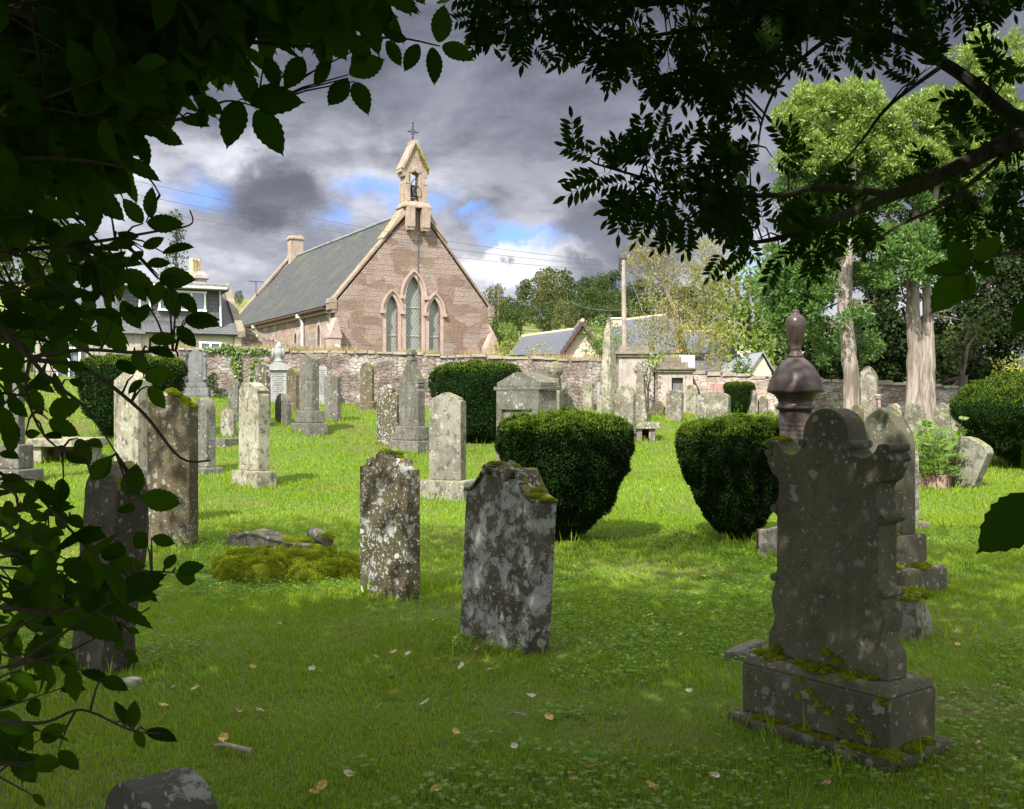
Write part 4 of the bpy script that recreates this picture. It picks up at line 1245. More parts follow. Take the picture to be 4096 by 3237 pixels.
SD = 47.0
sp_ = P(2748, 1460, SD)
sign = thing('road_sign', 'white road sign with black letters behind the stepped monument', 'road sign', (sp_.x, SD, gzf(sp_.x, SD)))
g0 = sign.location.z
k = SD / F
MB().box(0, 0, P(0, 1490, SD).z - g0, 62 * k, 0.04, (1490 - 1421) * k).build('panel', M_WHITEP, sign, bevel=0.008)
for sx in (-0.25, 0.25):
    MB().tube([(sx, 0.06, -0.2), (sx, 0.06, P(0, 1425, SD).z - g0)], 0.04, 8).build('post', M_METALR, sign)
def text(body, size, loc, parent):
    cu = bpy.data.curves.new('lettering', 'FONT')
    cu.body = body; cu.size = size; cu.extrude = 0.004; cu.align_x = 'LEFT'
    o = bpy.data.objects.new('lettering', cu)
    cu.materials.append(M_BLACK)
    COL.objects.link(o)
    dg = bpy.context.evaluated_depsgraph_get()
    me = bpy.data.meshes.new_from_object(o.evaluated_get(dg))
    bpy.data.objects.remove(o)
    o = bpy.data.objects.new('lettering', me)
    COL.objects.link(o)
    o.parent = parent; o.location = loc; o.rotation_euler = (R(90), 0, 0)
    return o
text('anchory', 0.165, (-0.19, -0.025, P(0, 1443, SD).z - g0), sign)
text('974', 0.165, (-0.19, -0.025, P(0, 1456, SD).z - g0), sign)
lm = thing('street_lamp', 'street lamp with orange head on a curved white arm beside the road sign', 'street lamp', (P(2758, 0, 50).x, 50, gzf(P(2758, 0, 50).x, 50)))
zl = P(0, 1404, 50).z - lm.location.z
k = 50 / F
arm = [(0, 0, -0.3), (0, 0, zl - 0.25), (-0.04, 0, zl - 0.08), (-0.14, 0, zl), (-0.3, 0, zl + 0.02), (-28 * k, 0, zl + 0.02)]
MB().tube(arm, 0.03, 8).build('post', M_WHITEP, lm)
MB().prism([(-66 * k, zl - 0.1), (-34 * k, zl - 0.04), (-26 * k, zl + 0.02), (-34 * k, zl + 0.1), (-66 * k, zl + 0.06)], -0.12, 0.12).build('lamp_head', M_ORANGE, lm, bevel=0.02)
# ================================================================== GRAVESTONES
def half(pts, W, H):
    """right half outline (x in W, drop below the top in W), top centre first -> full outline with base"""
    r = [(x * W, H - z * W) for x, z in pts]
    l = [(-x, z) for x, z in r[::-1] if x > 1e-6]
    poly = [(-r[-1][0], 0), (r[-1][0], 0)] + r[::-1] + l[::-1][::-1][::-1] if False else None
    right = r[::-1]                      # from shoulder up to the top centre
    left = [(-x, z) for x, z in r if x > 1e-6]
    return [(-W / 2, 0), (W / 2, 0)] + right + left

def arcpts(x0, z0, rx, rz, a0, a1, n):
    return [(x0 + rx * math.cos(R(a0 + (a1 - a0) * i / n)), z0 + rz * math.sin(R(a0 + (a1 - a0) * i / n))) for i in range(n + 1)]

SH = {
    'rect': [(0, 0), (.5, 0)],
    'round': [(0.5 * math.sin(a), 0.5 * (1 - math.cos(a))) for a in np.linspace(0, math.pi / 2, 12)],
    'seg': [(0.5 * math.sin(a), 0.20 * (1 - math.cos(a)) / 1.0) for a in np.linspace(0, math.pi / 2, 10)],
    'gothic': [(0.5 - 0.95 * (1 - math.cos(a)), 0.86 - 0.95 * math.sin(a) * 0.98) for a in np.linspace(math.acos(0.45 / 0.95), 0, 11)],
    'point': [(0, 0), (.5, .24)],
    'point_sh': [(0, 0), (.40, .16), (.41, .23), (.5, .25)],
    'pediment': [(0, 0), (.2, .03), (.5, .17)],
    'shoulder': [(0.28 * math.sin(a), 0.28 * (1 - math.cos(a))) for a in np.linspace(0, math.pi / 2, 9)] + [(.30, .34), (.36, .37), (.44, .38), (.5, .40)],
    'rshoulder': [(0.42 * math.sin(a), 0.40 * (1 - math.cos(a))) for a in np.linspace(0, math.pi / 2, 10)] + [(.43, .46), (.5, .48)],
    'ogee': [(0.5 * t, 0.30 * (0.5 - 0.5 * math.cos(math.pi * t))) for t in np.linspace(0, 1, 12)],
    'wave': [(0, .04), (.05, .01), (.1, 0), (.15, .02), (.18, .06), (.22, .05), (.27, .08), (.3, .14), (.36, .13), (.42, .17), (.46, .25), (.5, .27)],
    'scroll': [(0, 0), (.08, .012), (.14, .045), (.19, .10), (.21, .15), (.225, .125), (.25, .095), (.28, .085), (.31, .095), (.33, .12), (.35, .155), (.38, .19), (.43, .215), (.48, .225), (.5, .225)],
    'scrollb': [(0, .15), (.095, .15), (.10, .10), (.125, .055), (.17, .045), (.21, .06), (.25, .10), (.30, .165), (.36, .225), (.43, .265), (.5, .275)],
    'steep': [(0, 0), (.1, .0), (.16, .2), (.34, .52), (.46, .66), (.47, .74), (.5, .78), (.48, .84), (.49, .9), (.46, 1.0), (.5, 1.08)],
    'moulded': [(0, 0), (.1, .02), (.2, .07), (.32, .10), (.38, .16), (.47, .18), (.5, .24), (.46, .32), (.5, .36)],
}
# ------------------------------------------------------------------ moss: lumpy cushion with many tiny tufts
def moss_cushion(name, pts, parent=None, origin=(0, 0, 0), tuft=0.012, dens=1.0):
    """pts = (x, y, z, rx, ry, rz) flattened lumps"""
    lb = LB()
    for (x, y, z, rx, ry, rz) in pts:
        n = int(18.0 * rx * ry / tuft ** 2 * dens) + 60
        D = rdir(n); D[:, 2] = np.abs(D[:, 2])
        C = np.array([x, y, z]) + D * np.array([rx, ry, rz]) * (0.80 + 0.28 * vnoise3(D * 4 + x * 7)[:, None])
        Nn = unit(D / np.array([rx, ry, rz]))
        lb.add(*leaf_quads(C - Nn * tuft * 0.4, Nn + rdir(n) * 0.6, rdir(n), tuft * rng.uniform(0.7, 1.5, n), tuft * 0.7 * np.ones(n)))
        # solid core under the tufts
        u = np.linspace(0, 2 * math.pi, 13)[:-1]; vv = np.linspace(0, math.pi / 2, 5)
        G = np.array([[x + 0.70 * rx * math.cos(a) * math.cos(b), y + 0.70 * ry * math.sin(a) * math.cos(b), z + 0.70 * rz * math.sin(b)] for b in vv for a in u])
        Fq = [[i * 12 + k, i * 12 + (k + 1) % 12, (i + 1) * 12 + (k + 1) % 12, (i + 1) * 12 + k] for i in range(4) for k in range(12)]
        lb.add(G, Fq)
    return lb.build(name, M_MOSS, parent, origin=origin)

STONES = []
def place_frame(xl, xr, xe, yb, ratio, eff, d):
    pxm = (xl + xe) / 2
    if d is None: d = gdepth(pxm, yb)
    a = (xr - xl) * d / F; b = max(xe - xr, 0) * d / F
    phi = math.atan((pxm - CX) / F)
    if eff is None: eff = math.atan(ratio * b / a) if b > 0 else R(6)
    else: eff = R(eff)
    W = a / math.cos(eff)
    T = b / math.sin(eff) if b > 0 else 0.15
    T = min(max(T, 0.09), 0.7)
    th = eff + phi
    off = 0.5 * (W * abs(math.sin(th)) + T * math.cos(th))
    p = P(pxm, yb, d)
    k = (d + off * 0.6) / d
    x, y = p.x * k, d * k
    return d, W, T, th, x, y

def stone(label, xl, xr, xe, yt, yb, shape='round', mat=None, base=(), ratio=4.2, eff=None, d=None, tilt=0, lean=0, name='gravestone', cat='gravestone', bevel=0.012, group=None, extra=None, rough=0.0, Tmin=None):
    d, W, T, th, x, y = place_frame(xl, xr, xe, yb, ratio, eff, d)
    if Tmin: T = max(T, Tmin)
    s = d / F
    g = gzf(x, y)
    zoff = (CAMZ + (CY - yb) * s)             # ground height the photograph shows at the foot
    zb = min(g, zoff)
    H = lambda py: (yb - py) * s + max(zoff - zb, 0) * 0
    rot = (R(tilt), R(lean), -th)
    z0 = 0.0
    single = not base and not extra
    if not single:
        root = thing(name, label, cat, (x, y, zb), rot=rot, group=group)
    prev = -0.15
    for i, (grow, py) in enumerate(base):
        zt = H(py)
        m_ = MB().box(0, 0, prev, W + 2 * grow, T + 2 * grow, zt - prev, top=(0.985, 0.97)).build('plinth' if i == len(base) - 1 else 'base_step', mat, root, bevel=min(0.03, (zt - max(prev, 0)) * 0.25), rough=rough)
        prev = zt + 0.002
    Hs = H(yt) - prev
    poly = half(SH[shape], W, Hs)
    mb = MB().prism([(a, b + prev) for a, b in poly], -T / 2, T / 2)
    if single:
        o = mb.build(name, mat, None, bevel=bevel, loc=(x, y, zb), rot=rot, rough=rough)
        tag(o, label, cat, group)
        return o, W, T, H
    o = mb.build('slab', mat, root, bevel=bevel, rough=rough)
    if extra: extra(root, W, T, H, prev, mat)
    return root, W, T, H

def colonnettes(mat2=None):
    def f(root, W, T, H, z0, mat):
        top = H(0) if False else None
        for sg in (-1, 1):
            MB().lathe([(0.075, 0), (0.075, 0.06), (0.045, 0.1), (0.045, 0.72), (0.08, 0.78), (0.08, 0.86)], 12, (sg * (W / 2 - 0.02), -T / 2 - 0.03, z0 + 0.06)).build('colonnette', mat2 or mat, root, smooth=False)
    return f

def inscription(W, T, H0, H1, mat, rows=12, y=None, seed=1, cx=0.0, frac=0.72):
    """rows of tiny worn letters cut in the face, too small to read"""
    r_ = random.Random(seed)
    mb = MB()
    n = rows
    for i in range(n):
        z = H1 - (H1 - H0) * (i + 0.5) / n
        w = W * frac * r_.uniform(0.55, 1.0)
        x = -w / 2
        h = (H1 - H0) / n * 0.45
        while x < w / 2:
            lw = r_.uniform(0.012, 0.03)
            if r_.random() > 0.15:
                mb.box(cx + x + lw / 2, y, z, lw * 0.75, 0.004, h)
            x += lw
    return mb

# --- far row along the wall, left to right
stone('grey granite gothic monument with side colonnettes against the wall on the left', 741, 822, 827, 1391, 1590, 'gothic', M_GRAN, [(0.14, 1585), (0.10, 1549), (0.03, 1527)], eff=12, extra=colonnettes(), d=32.2)
stone('dark brown gravestone with rounded shouldered top and white patches left of the urn monument', 1015, 1064, 1082, 1447, 1703, 'rshoulder', M_DARK, [(0.08, 1684)], ratio=4)
stone('thin grey gravestone behind the cream streaked one', 914, 950, 960, 1519, 1684, 'round', M_GREY)
def urn_top(root, W, T, H, z0, mat):
    zt = H(1482) + 0.002
    b = MB().prism([(-W / 2 - 0.1, zt), (W / 2 + 0.1, zt), (W / 2 + 0.1, zt + 0.08), (0.12, zt + 0.26), (-0.12, zt + 0.26), (-W / 2 - 0.1, zt + 0.08)], -T / 2 - 0.08, T / 2 + 0.08)
    b.build('pediment', mat, root, bevel=0.01)
    z = zt + 0.26
    MB().lathe([(0.16, 0), (0.17, 0.05), (0.11, 0.09), (0.09, 0.13), (0.16, 0.22), (0.175, 0.32), (0.15, 0.40), (0.12, 0.44), (0.135, 0.48), (0.09, 0.56), (0.05, 0.62), (0.0, 0.66)], 14, (0, 0, z)).tube([(-0.15, -0.06, z + 0.45), (-0.17, -0.09, z + 0.25), (-0.2, -0.07, z + 0.05)], [0.05, 0.055, 0.03], 6).tube([(0.14, -0.08, z + 0.46), (0.17, -0.07, z + 0.3), (0.15, -0.06, z + 0.12)], [0.05, 0.05, 0.03], 6).build('draped_urn', mat, root, smooth=True)
    inscription(W, T, H(1590), H(1495), M_BLACK, 11, -T / 2 - 0.001, 3).build('inscription', M_GREY, root)
stone('pale marble monument topped by a draped urn against the wall', 1079, 1148, 1152, 1482, 1612, 'rect', M_WHITE, [(0.06, 1602)], eff=10, extra=urn_top, name='urn_monument')
stone('dark streaked round topped gravestone right of the urn monument', 1145, 1182, 1196, 1472, 1650, 'round', M_BROWN)
def plain_ins(rows, y0, y1, seed):
    def f(root, W, T, H, z0, mat):
        inscription(W, T, H(y1), H(y0), M_BLACK, rows, -T / 2 - 0.001, seed).build('inscription', M_GREY, root)
    return f
stone('white marble slab half hidden behind the tall stepped gravestone', 1268, 1308, 1308, 1464, 1618, 'seg', M_WHITE, [(0.05, 1603)], extra=plain_ins(13, 1480, 1580, 5))
stone('tall peaked grey gravestone on a mossy stepped base, moulded right edge', 1199, 1248, 1276, 1410, 1735, 'point', M_GREY, [(0.18, 1693), (0.10, 1643)], ratio=3.6)
stone('small grey round topped gravestone left of the tall stepped one', 1100, 1148, 1165, 1574, 1702, 'round', M_GREY)
stone('flat topped grey gravestone with dark blotched right edge', 1297, 1349, 1364, 1490, 1686, 'point', M_GREY, ratio=4)
stone('brown round topped gravestone on a mossy plinth before the wall', 1440, 1488, 1497, 1450, 1637, 'round', M_BROWN, [(0.10, 1606)])
stone('white marble slab with arched inscription leaning on the wall', 1490, 1550, 1550, 1466, 1618, 'seg', M_WHITE, [(0.04, 1608)], extra=plain_ins(12, 1512, 1585, 8))
def finial(root, W, T, H, z0, mat):
    zt = H(1438)
    MB().box(0, 0, zt - 0.02, 0.17, 0.17, 0.07).box(0, 0, zt + 0.052, 0.12, 0.12, 0.06).box(0, 0, zt + 0.114, 0.18, 0.18, 0.06).box(0, 0, zt + 0.176, 0.13, 0.13, 0.05).build('finial', mat, root, bevel=0.008)
stone('tall steep shouldered gravestone with square finial on a two step base', 1595, 1672, 1700, 1438, 1808, 'steep', M_GREY, [(0.17, 1763), (0.07, 1705)], ratio=3.2, extra=finial)
stone('speckled brown gravestone with mossy hump top and mossy foot', 1506, 1588, 1604, 1539, 1782, 'shoulder', M_DARK, ratio=4)
stone('ornate lichened top showing behind the pale rough granite stone', 1764, 1842, 1850, 1537, 1730, 'wave', M_LICH)
stone('pale rough granite gravestone with shouldered peak on a rough plinth', 1719, 1846, 1862, 1569, 1998, 'point_sh', M_ROUGH, [(0.12, 1921)], ratio=4.5, Tmin=0.2, rough=0.006)
# --- left middle
def mossy_crown(root, W, T, H, z0, mat):
    Ht = H(1565)
    ml = [(x * W, random.uniform(-T / 3, T / 3), Ht - 0.30 * W * (0.5 - 0.5 * math.cos(2 * math.pi * abs(x))) - 0.01, 0.07, T * 0.45, 0.05) for x in (-0.42, -0.3, -0.15, -0.05, 0.05, 0.16, 0.27, 0.38, 0.45)]
    moss_cushion('moss', ml, root, tuft=0.016)
stone('tall cream weathered gravestone with clipped point, yew behind it', 458, 550, 606, 1479, 2120, 'point', M_PALE, [(0.16, 2060), (0.06, 2010)], ratio=2.6)
stone('brown gravestone with stepped mossy crown beside the cream pointed one', 593, 752, 790, 1565, 2192, 'ogee', M_BROWN, ratio=3.6, rough=0.008, extra=mossy_crown)
stone('round topped gravestone with dark blotches on its white edge', 778, 825, 861, 1592, 1895, 'round', M_GREY, [(0.12, 1870)], ratio=2.6)
stone('cream and grey gravestone with yellow streaked face on a mossy block', 955, 1032, 1076, 1529, 1946, 'moulded', M_PALE, [(0.10, 1884)], ratio=2.8)
stone('small lichened gravestone with wavy top left of the streaked cream one', 883, 932, 945, 1636, 1750, 'wave', M_LICH)
stone('grey column-like gravestone on two blocks at the left edge', 24, 72, 97, 1400, 1932, 'point', M_GREY, [(0.22, 1876), (0.10, 1778)], ratio=2)
# --- right middle
def ped_extra(root, W, T, H, z0, mat):
    zc = H(1560)
    MB().box(0, 0, zc + 0.0, W + 0.14, T + 0.14, 0.075).build('cornice', mat, root, bevel=0.01)
    MB().prism([(-W / 2 - 0.02, zc + 0.078), (W / 2 + 0.02, zc + 0.078), (W / 2 + 0.02, zc + 0.16), (0.10, zc + 0.37), (-0.10, zc + 0.37), (-W / 2 - 0.02, zc + 0.16)], -T / 2 - 0.02, T / 2 + 0.02).build('pediment', mat, root, bevel=0.015)
    zp = H(1640)
    f = MB()
    t = 0.16
    f.box(-W / 2 + t / 2, -T / 2 - 0.03, 0, t, 0.055, zp).box(W / 2 - t / 2, -T / 2 - 0.03, 0, t, 0.055, zp).box(0, -T / 2 - 0.03, zp + 0.002, W, 0.055, zc - zp - 0.004)
    f.build('panel_frame', mat, root, bevel=0.01)
stone('broad grey tomb monument with pedimented top behind the centre yew', 1989, 2160, 2228, 1562, 1866, 'rect', M_GREY, ratio=2.2, extra=ped_extra, name='tomb_monument', cat='tomb')
def obelisk(label, mat):
    d = gdepth(2435, 1700)
    s = d / F
    p = P(2436, 1700, d)
    x, y = p.x * 1.015, d * 1.015
    g = gzf(x, y)
    H = lambda py: (1700 - py) * s
    root = thing('obelisk', label, 'obelisk', (x, y, g), R(-40))
    MB().box(0, 0, -0.1, 86 * s * 0.8, 86 * s * 0.8, H(1588) + 0.1).build('pedestal', mat, root, bevel=0.012)
    z0, z1, z2 = H(1586), H(1320), H(1274)
    w0, w1 = 76 * s * 0.74, 37 * s * 0.74
    b = MB().box(0, 0, z0, w0, w0, z1 - z0, top=(w1 / w0, w1 / w0))
    b.box(0, 0, z1 + 0.001, w1, w1, z2 - z1, top=(0.08, 0.08))
    b.build('shaft', mat, root, bevel=0.01)
obelisk('tall pale lichened obelisk on a square pedestal', M_PALE)
stone('brown grey lichened round gravestone leaning before the obelisk', 2458, 2530, 2542, 1541, 1765, 'round', M_LICH, lean=1)
def cross_monument():
    d = gdepth(2572, 1693)
    s = d / F
    p = P(2568, 1693, d)
    g = gzf(p.x, d)
    H = lambda py: (1693 - py) * s
    root = thing('stone_cross', 'ringed stone cross on a rugged pedestal right of the obelisk', 'stone cross', (p.x, d + 0.3, g), R(-24))
    MB().box(0, 0, -0.1, 0.56, 0.5, H(1652) + 0.1, top=(0.9, 0.9)).box(0, 0, H(1652) + 0.002, 0.42, 0.38, H(1600) - H(1652), top=(0.9, 0.9)).build('pedestal', M_LICH, root, bevel=0.02, rough=0.01)
    zc = H(1478)
    c_ = MB().box(0, 0, H(1600) + 0.002, 0.32, 0.22, zc - H(1600) - 0.12, top=(0.62, 0.75))
    c_.box(0, 0, zc - 0.118, 0.16, 0.14, 0.36).box(-0.15, 0, zc - 0.06, 0.138, 0.138, 0.13).box(0.15, 0, zc - 0.06, 0.138, 0.138, 0.13)
    c_.build('cross', M_LICH, root, bevel=0.012)
    MB().tube([(0.17 * math.cos(a), 0, zc + 0.17 * math.sin(a)) for a in np.linspace(0, 2 * math.pi, 25)], 0.045, 6).build('ring', M_LICH, root)
cross_monument()
stone('small brown leaning gravestone with white lichen spots', 2597, 2648, 2655, 1602, 1664, 'ogee', M_BROWN, lean=14)
stone('lichen spotted gravestone with crumbled round top leaning slightly right', 2661, 2722, 2733, 1558, 1686, 'seg', M_LICH, lean=2)
stone('yellowish gravestone in front of the dark plaque', 2741, 2783, 2793, 1538, 1658, 'rshoulder', M_PALE)
stone('pink granite gravestone with dark spots behind the broad lichened one', 2838, 2897, 2901, 1533, 1655, 'seg', M_PINK)
stone('broad lichen crusted gravestone with rounded corners', 2786, 2912, 2922, 1566, 1693, 'seg', M_LICH, rough=0.01)
stone('pale gravestone leaning beside the small square yew', 2972, 3016, 3025, 1558, 1658, 'seg', M_LICH, lean=3)
stone('low lichened gravestone between leaning pale one and white marble one', 3030, 3066, 3073, 1583, 1658, 'ogee', M_LICH)
stone('white marble round topped gravestone left of the polished column', 3088, 3140, 3146, 1512, 1652, 'round', M_WHITE, [(0.05, 1622)])
stone('squat lichen covered stone in front of the white marble one', 3098, 3146, 3154, 1602, 1672, 'ogee', M_LICH, rough=0.015)
stone('small white pointed gravestone by the wall right of the pedimented tomb', 2330, 2368, 2375, 1522, 1643, 'point', M_PALE)
stone('white slab edge standing just left of the obelisk', 2389, 2408, 2412, 1530, 1660, 'seg', M_WHITE)
stone('narrow leaning slab below the rough lichened pillar', 2254, 2268, 2272, 1532, 1640, 'rect', M_LICH, lean=-3)
def pillar():
    d = 35.4
    s = d / F
    p = P(2222, 1642, d)
    root = thing('carved_pillar', 'tall rough lichened carved pillar by the wall', 'monument', (p.x, d, gzf(p.x, d)), R(-20))
    H = lambda py: (1642 - py) * s
    MB().box(0, 0, -0.1, 0.42, 0.4, H(1560) + 0.1).box(0, 0, H(1560) + 0.002, 0.32, 0.3, H(1510) - H(1560)).build('pedestal', M_LICH, root, bevel=0.03, rough=0.02)
    MB().lathe([(0.16, 0), (0.19, 0.08), (0.26, 0.2), (0.27, 0.34), (0.22, 0.46), (0.12, 0.54), (0.02, 0.57)], 12, (0, 0, H(1508))).build('carved_urn', M_LICH, root, rough=0.03)
pillar()
# --- right side
def pink_cols(root, W, T, H, z0, mat):
    for sg in (-1, 1):
        b = MB().lathe([(0.05, 0.0), (0.05, H(1575) - z0 - 0.15)], 10, (sg * (W / 2 + 0.055), -T / 2 + 0.04, z0))
        b.build('colonnette', M_PINK, root)
        z = H(1575) - 0.145
        MB().box(sg * (W / 2 + 0.05), 0, z, 0.16, T + 0.06, 0.06).box(sg * (W / 2 + 0.05), 0, z + 0.062, 0.2, T + 0.1, 0.07).build('capital', mat, root, bevel=0.01)
stone('gothic arched gravestone with pink colonnettes and yellow lichen', 3432, 3505, 3512, 1459, 1722, 'gothic', M_LICH, ratio=3, extra=pink_cols)
stone('small white square topped gravestone left of the gothic arched one', 3325, 3364, 3370, 1573, 1690, 'seg', M_PALE)
stone('small yellowed twin topped gravestone at the foot of the gothic arched one', 3378, 3417, 3422, 1584, 1700, 'wave', M_PALE)
stone('dark round topped gravestone peeping over the great front monument', 3404, 3446, 3456, 1618, 1770, 'round', M_BROWN)
stone('cream round topped gravestone with moulded edge left of the twin trunk', 3547, 3596, 3606, 1614, 1722, 'rshoulder', M_PALE, [(0.06, 1680)])
stone('pale blotched gravestone standing at the foot of the twin trunk', 3622, 3690, 3702, 1612, 1742, 'rshoulder', M_LICH)
stone('yellowed pointed gravestone behind the seedling rowan', 3740, 3798, 3812, 1611, 1765, 'point', M_LICH, lean=-3)
stone('tall pale slab leaning left beside the big right-hand yew', 3800, 3870, 3882, 1597, 1745, 'point', M_PALE, lean=-9)
stone('low worn block stone among the grass in front of the leaning slabs', 3672, 3782, 3800, 1900, 1954, 'rect', M_PINK, Tmin=0.4, ratio=1.5, name='stone_block', cat='block')
stone('broken slab tilted steeply to the right beside the seedling rowan', 3762, 3880, 3905, 1742, 1950, 'seg', M_ROUGH, lean=24, ratio=3, rough=0.02)
def base_moss(root, W, T, H, z0, mat):
    ml = [(random.uniform(-W / 2, W / 2 + 0.15), -T / 2 - random.uniform(0.06, 0.17), H(2256), random.uniform(.05, .09), .05, .03) for _ in range(9)] + [(W / 2 + random.uniform(.05, .18), random.uniform(-T / 2, T / 2), H(2256), .06, .06, .035) for _ in range(5)] + [(random.uniform(0, W / 2 + .05), -T / 2 - .05, H(2134), .05, .03, .03) for _ in range(3)]
    moss_cushion('moss', ml, root, tuft=0.011)
# big stones standing behind the front monument on the right
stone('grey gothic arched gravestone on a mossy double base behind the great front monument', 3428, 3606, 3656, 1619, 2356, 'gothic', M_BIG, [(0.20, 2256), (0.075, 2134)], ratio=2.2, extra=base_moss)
stone('slim pale gravestone half hidden behind the gothic arched one on the right', 3600, 3650, 3674, 1800, 2119, 'seg', M_LICH, [(0.10, 2083)], ratio=3)

# ------------------------------------------------------------------ table tombs and slabs
def table_tomb(label, xl, xr, yt, yslab, yb, rz, depth, mat):
    d = gdepth((xl + xr) / 2, yb)
    s = d / F
    p = P((xl + xr) / 2, yb, d)
    g = gzf(p.x, d + depth / 2)
    root = thing('table_tomb', label, 'table tomb', (p.x, d + depth / 2, p.z), R(rz))
    w = (xr - xl) * s
    z0 = (yb - yslab) * s
    th = 0.16
    MB().box(0, 0, z0, w, depth, th, top=(0.97, 0.96)).build('table_slab', mat, root, bevel=0.02, sub=1, rough=0.012)
    for sx in (-1, 1):
        MB().box(sx * (w / 2 - 0.2), 0, -0.25, 0.16, depth * 0.85, z0 + 0.248).build('leg', mat, root, bevel=0.015)
    MB().box(0, depth * 0.2, -0.25, w - 0.56, 0.12, z0 + 0.246).build('back_panel', mat, root)
    MB().box(0, 0, -0.3, w * 0.9, depth * 0.8, 0.32).build('soil', M_SOIL, root)
    return root
table_tomb('mossy table tomb slab on legs behind the brown round stone', 2535, 2650, 1694, 1716, 1766, -8, 0.95, M_LICH)
table_tomb('long table tomb with bare soil beneath on the left', 97, 360, 1745, 1788, 1862, 4, 1.0, M_PALE)
def block(label, corners_px, yb, h, depth, rz, mat, name='stone_slab', cat='stone slab', rough=0.012, bevel=0.02, sink=0.06, sub=1):
    xl, xr = corners_px
    d = gdepth((xl + xr) / 2, yb)
    s = d / F
    p = P((xl + xr) / 2, yb, d)
    c_, s_ = math.cos(R(rz)), abs(math.sin(R(rz)))
    w = max(0.1, ((xr - xl) * s - depth * s_) / c_)
    yo = (depth * c_ + w * s_) / 2
    x, y = p.x * (d + yo) / d, d + yo
    o = MB().box(0, 0, -sink, w, depth, h + sink, top=(0.95, 0.93)).build(name, mat, None, bevel=bevel, loc=(x, y, gzf(x, y)), rot=(0, 0, R(rz)), rough=rough, sub=sub)
    tag(o, label, cat)
    BARE.append((x, y, 0.42 * min(w, depth)))
    BARE.append((x - 0.25 * w * c_, y + 0.25 * w * math.sin(R(-rz)), 0.4 * min(w, depth)))
    BARE.append((x + 0.25 * w * c_, y - 0.25 * w * math.sin(R(-rz)), 0.4 * min(w, depth)))
    return o
block('low grey fallen slab in front of the small wavy topped gravestone', (862, 970), 1792, 0.16, 0.6, -30, M_GREY)
block('flat weathered slab lying in the grass left of the great front monument', (2878, 3090), 2655, 0.07, 0.5, -38, M_GREY)
block('small pale fallen fragment at the foot of the dark leaning stone', (470, 560), 2765, 0.05, 0.14, -25, M_PALE, name='stone_fragment', cat='stone')
block('grey square block at the foot of the polished column left of the front monument', (3048, 3130), 2232, 0.30, 0.5, -40, M_ROUGH, name='stone_block', cat='block')

def on_ground(px, py):
    d = gdepth(px, py)
    p = P(px, py, d)
    return p.x, p.y, gzf(p.x, p.y)

# big moss covered mound (a grave slab buried in moss)
x0, y0, z0 = on_ground(1130, 2330)
lumps = []
for i in range(46):
    t = random.uniform(-1, 1); u = random.uniform(-1, 1)
    w = math.sqrt(max(0, 1 - t * t * 0.75))
    lumps.append((x0 - 0.02 + t * 0.60, y0 + 0.36 + u * 0.34 * w - t * 0.06, z0 + random.uniform(-0.02, 0.02), random.uniform(0.15, 0.26), random.uniform(0.11, 0.19), random.uniform(0.21, 0.29) * (1.05 - 0.25 * abs(t))))
o = moss_cushion('moss_mound', lumps, tuft=0.015, dens=1.0, origin=(x0, y0, z0))
o.location = (x0, y0, z0)
tag(o, 'yellow green moss mound left of the scrolled brown gravestone', 'moss mound')
for k in range(-2, 3): BARE.append((x0 + k * 0.28, y0 + 0.34, 0.32))

# fallen scroll topped headstone lying flat
def fallen_scroll():
    d = gdepth(1110, 2195)
    s = d / F
    p = P(1110, 2190, d)
    x, y = p.x, d + 0.28
    root = thing('fallen_headstone', 'fallen headstone top with two scroll rolls lying in the grass', 'fallen stone', (x, y, gzf(x, y)), R(-9))
    prof = [(-0.52, 0)] + [(0.52, 0)] + [(0.52, 0.05)] + [(0.35, 0.07), (0.15, 0.085), (-0.05, 0.13), (-0.2, 0.185), (-0.33, 0.2), (-0.45, 0.17), (-0.52, 0.1)]
    MB().prism([(a, b - 0.03) for a, b in prof], -0.26, 0.2).build('slab', M_GREY, root, bevel=0.012)
    edge = [(-0.45, -0.265, 0.13), (-0.33, -0.265, 0.175), (-0.2, -0.265, 0.16), (-0.05, -0.265, 0.11), (0.15, -0.265, 0.06), (0.5, -0.265, 0.035)]
    MB().tube(edge, 0.02, 6).build('moulding', M_GREY, root)
    MB().tube([(-0.46, -0.28, 0.07), (-0.58, 0.02, 0.075), (-0.72, 0.30, 0.08)], 0.095, 16).build('scroll_roll', M_GREY, root, bevel=0.01)
    MB().tube([(0.60, -0.16, 0.10), (0.44, 0.04, 0.11), (0.26, 0.26, 0.12)], 0.075, 16).build('scroll_roll', M_GREY, root, bevel=0.01)
    moss = [(-0.58, 0.0, 0.14, 0.09, 0.07, 0.05), (-0.5, -0.2, 0.13, 0.07, 0.06, 0.05), (-0.66, 0.16, 0.15, 0.06, 0.07, 0.04), (0.6, -0.16, 0.12, 0.09, 0.08, 0.07), (0.5, -0.27, 0.0, 0.1, 0.08, 0.06), (0.1, -0.02, 0.06, 0.2, 0.12, 0.05), (0.25, 0.05, 0.05, 0.14, 0.12, 0.05)]
    moss_cushion('moss', moss, root, tuft=0.013)
    BARE.append((x, y, 0.45))
fallen_scroll()

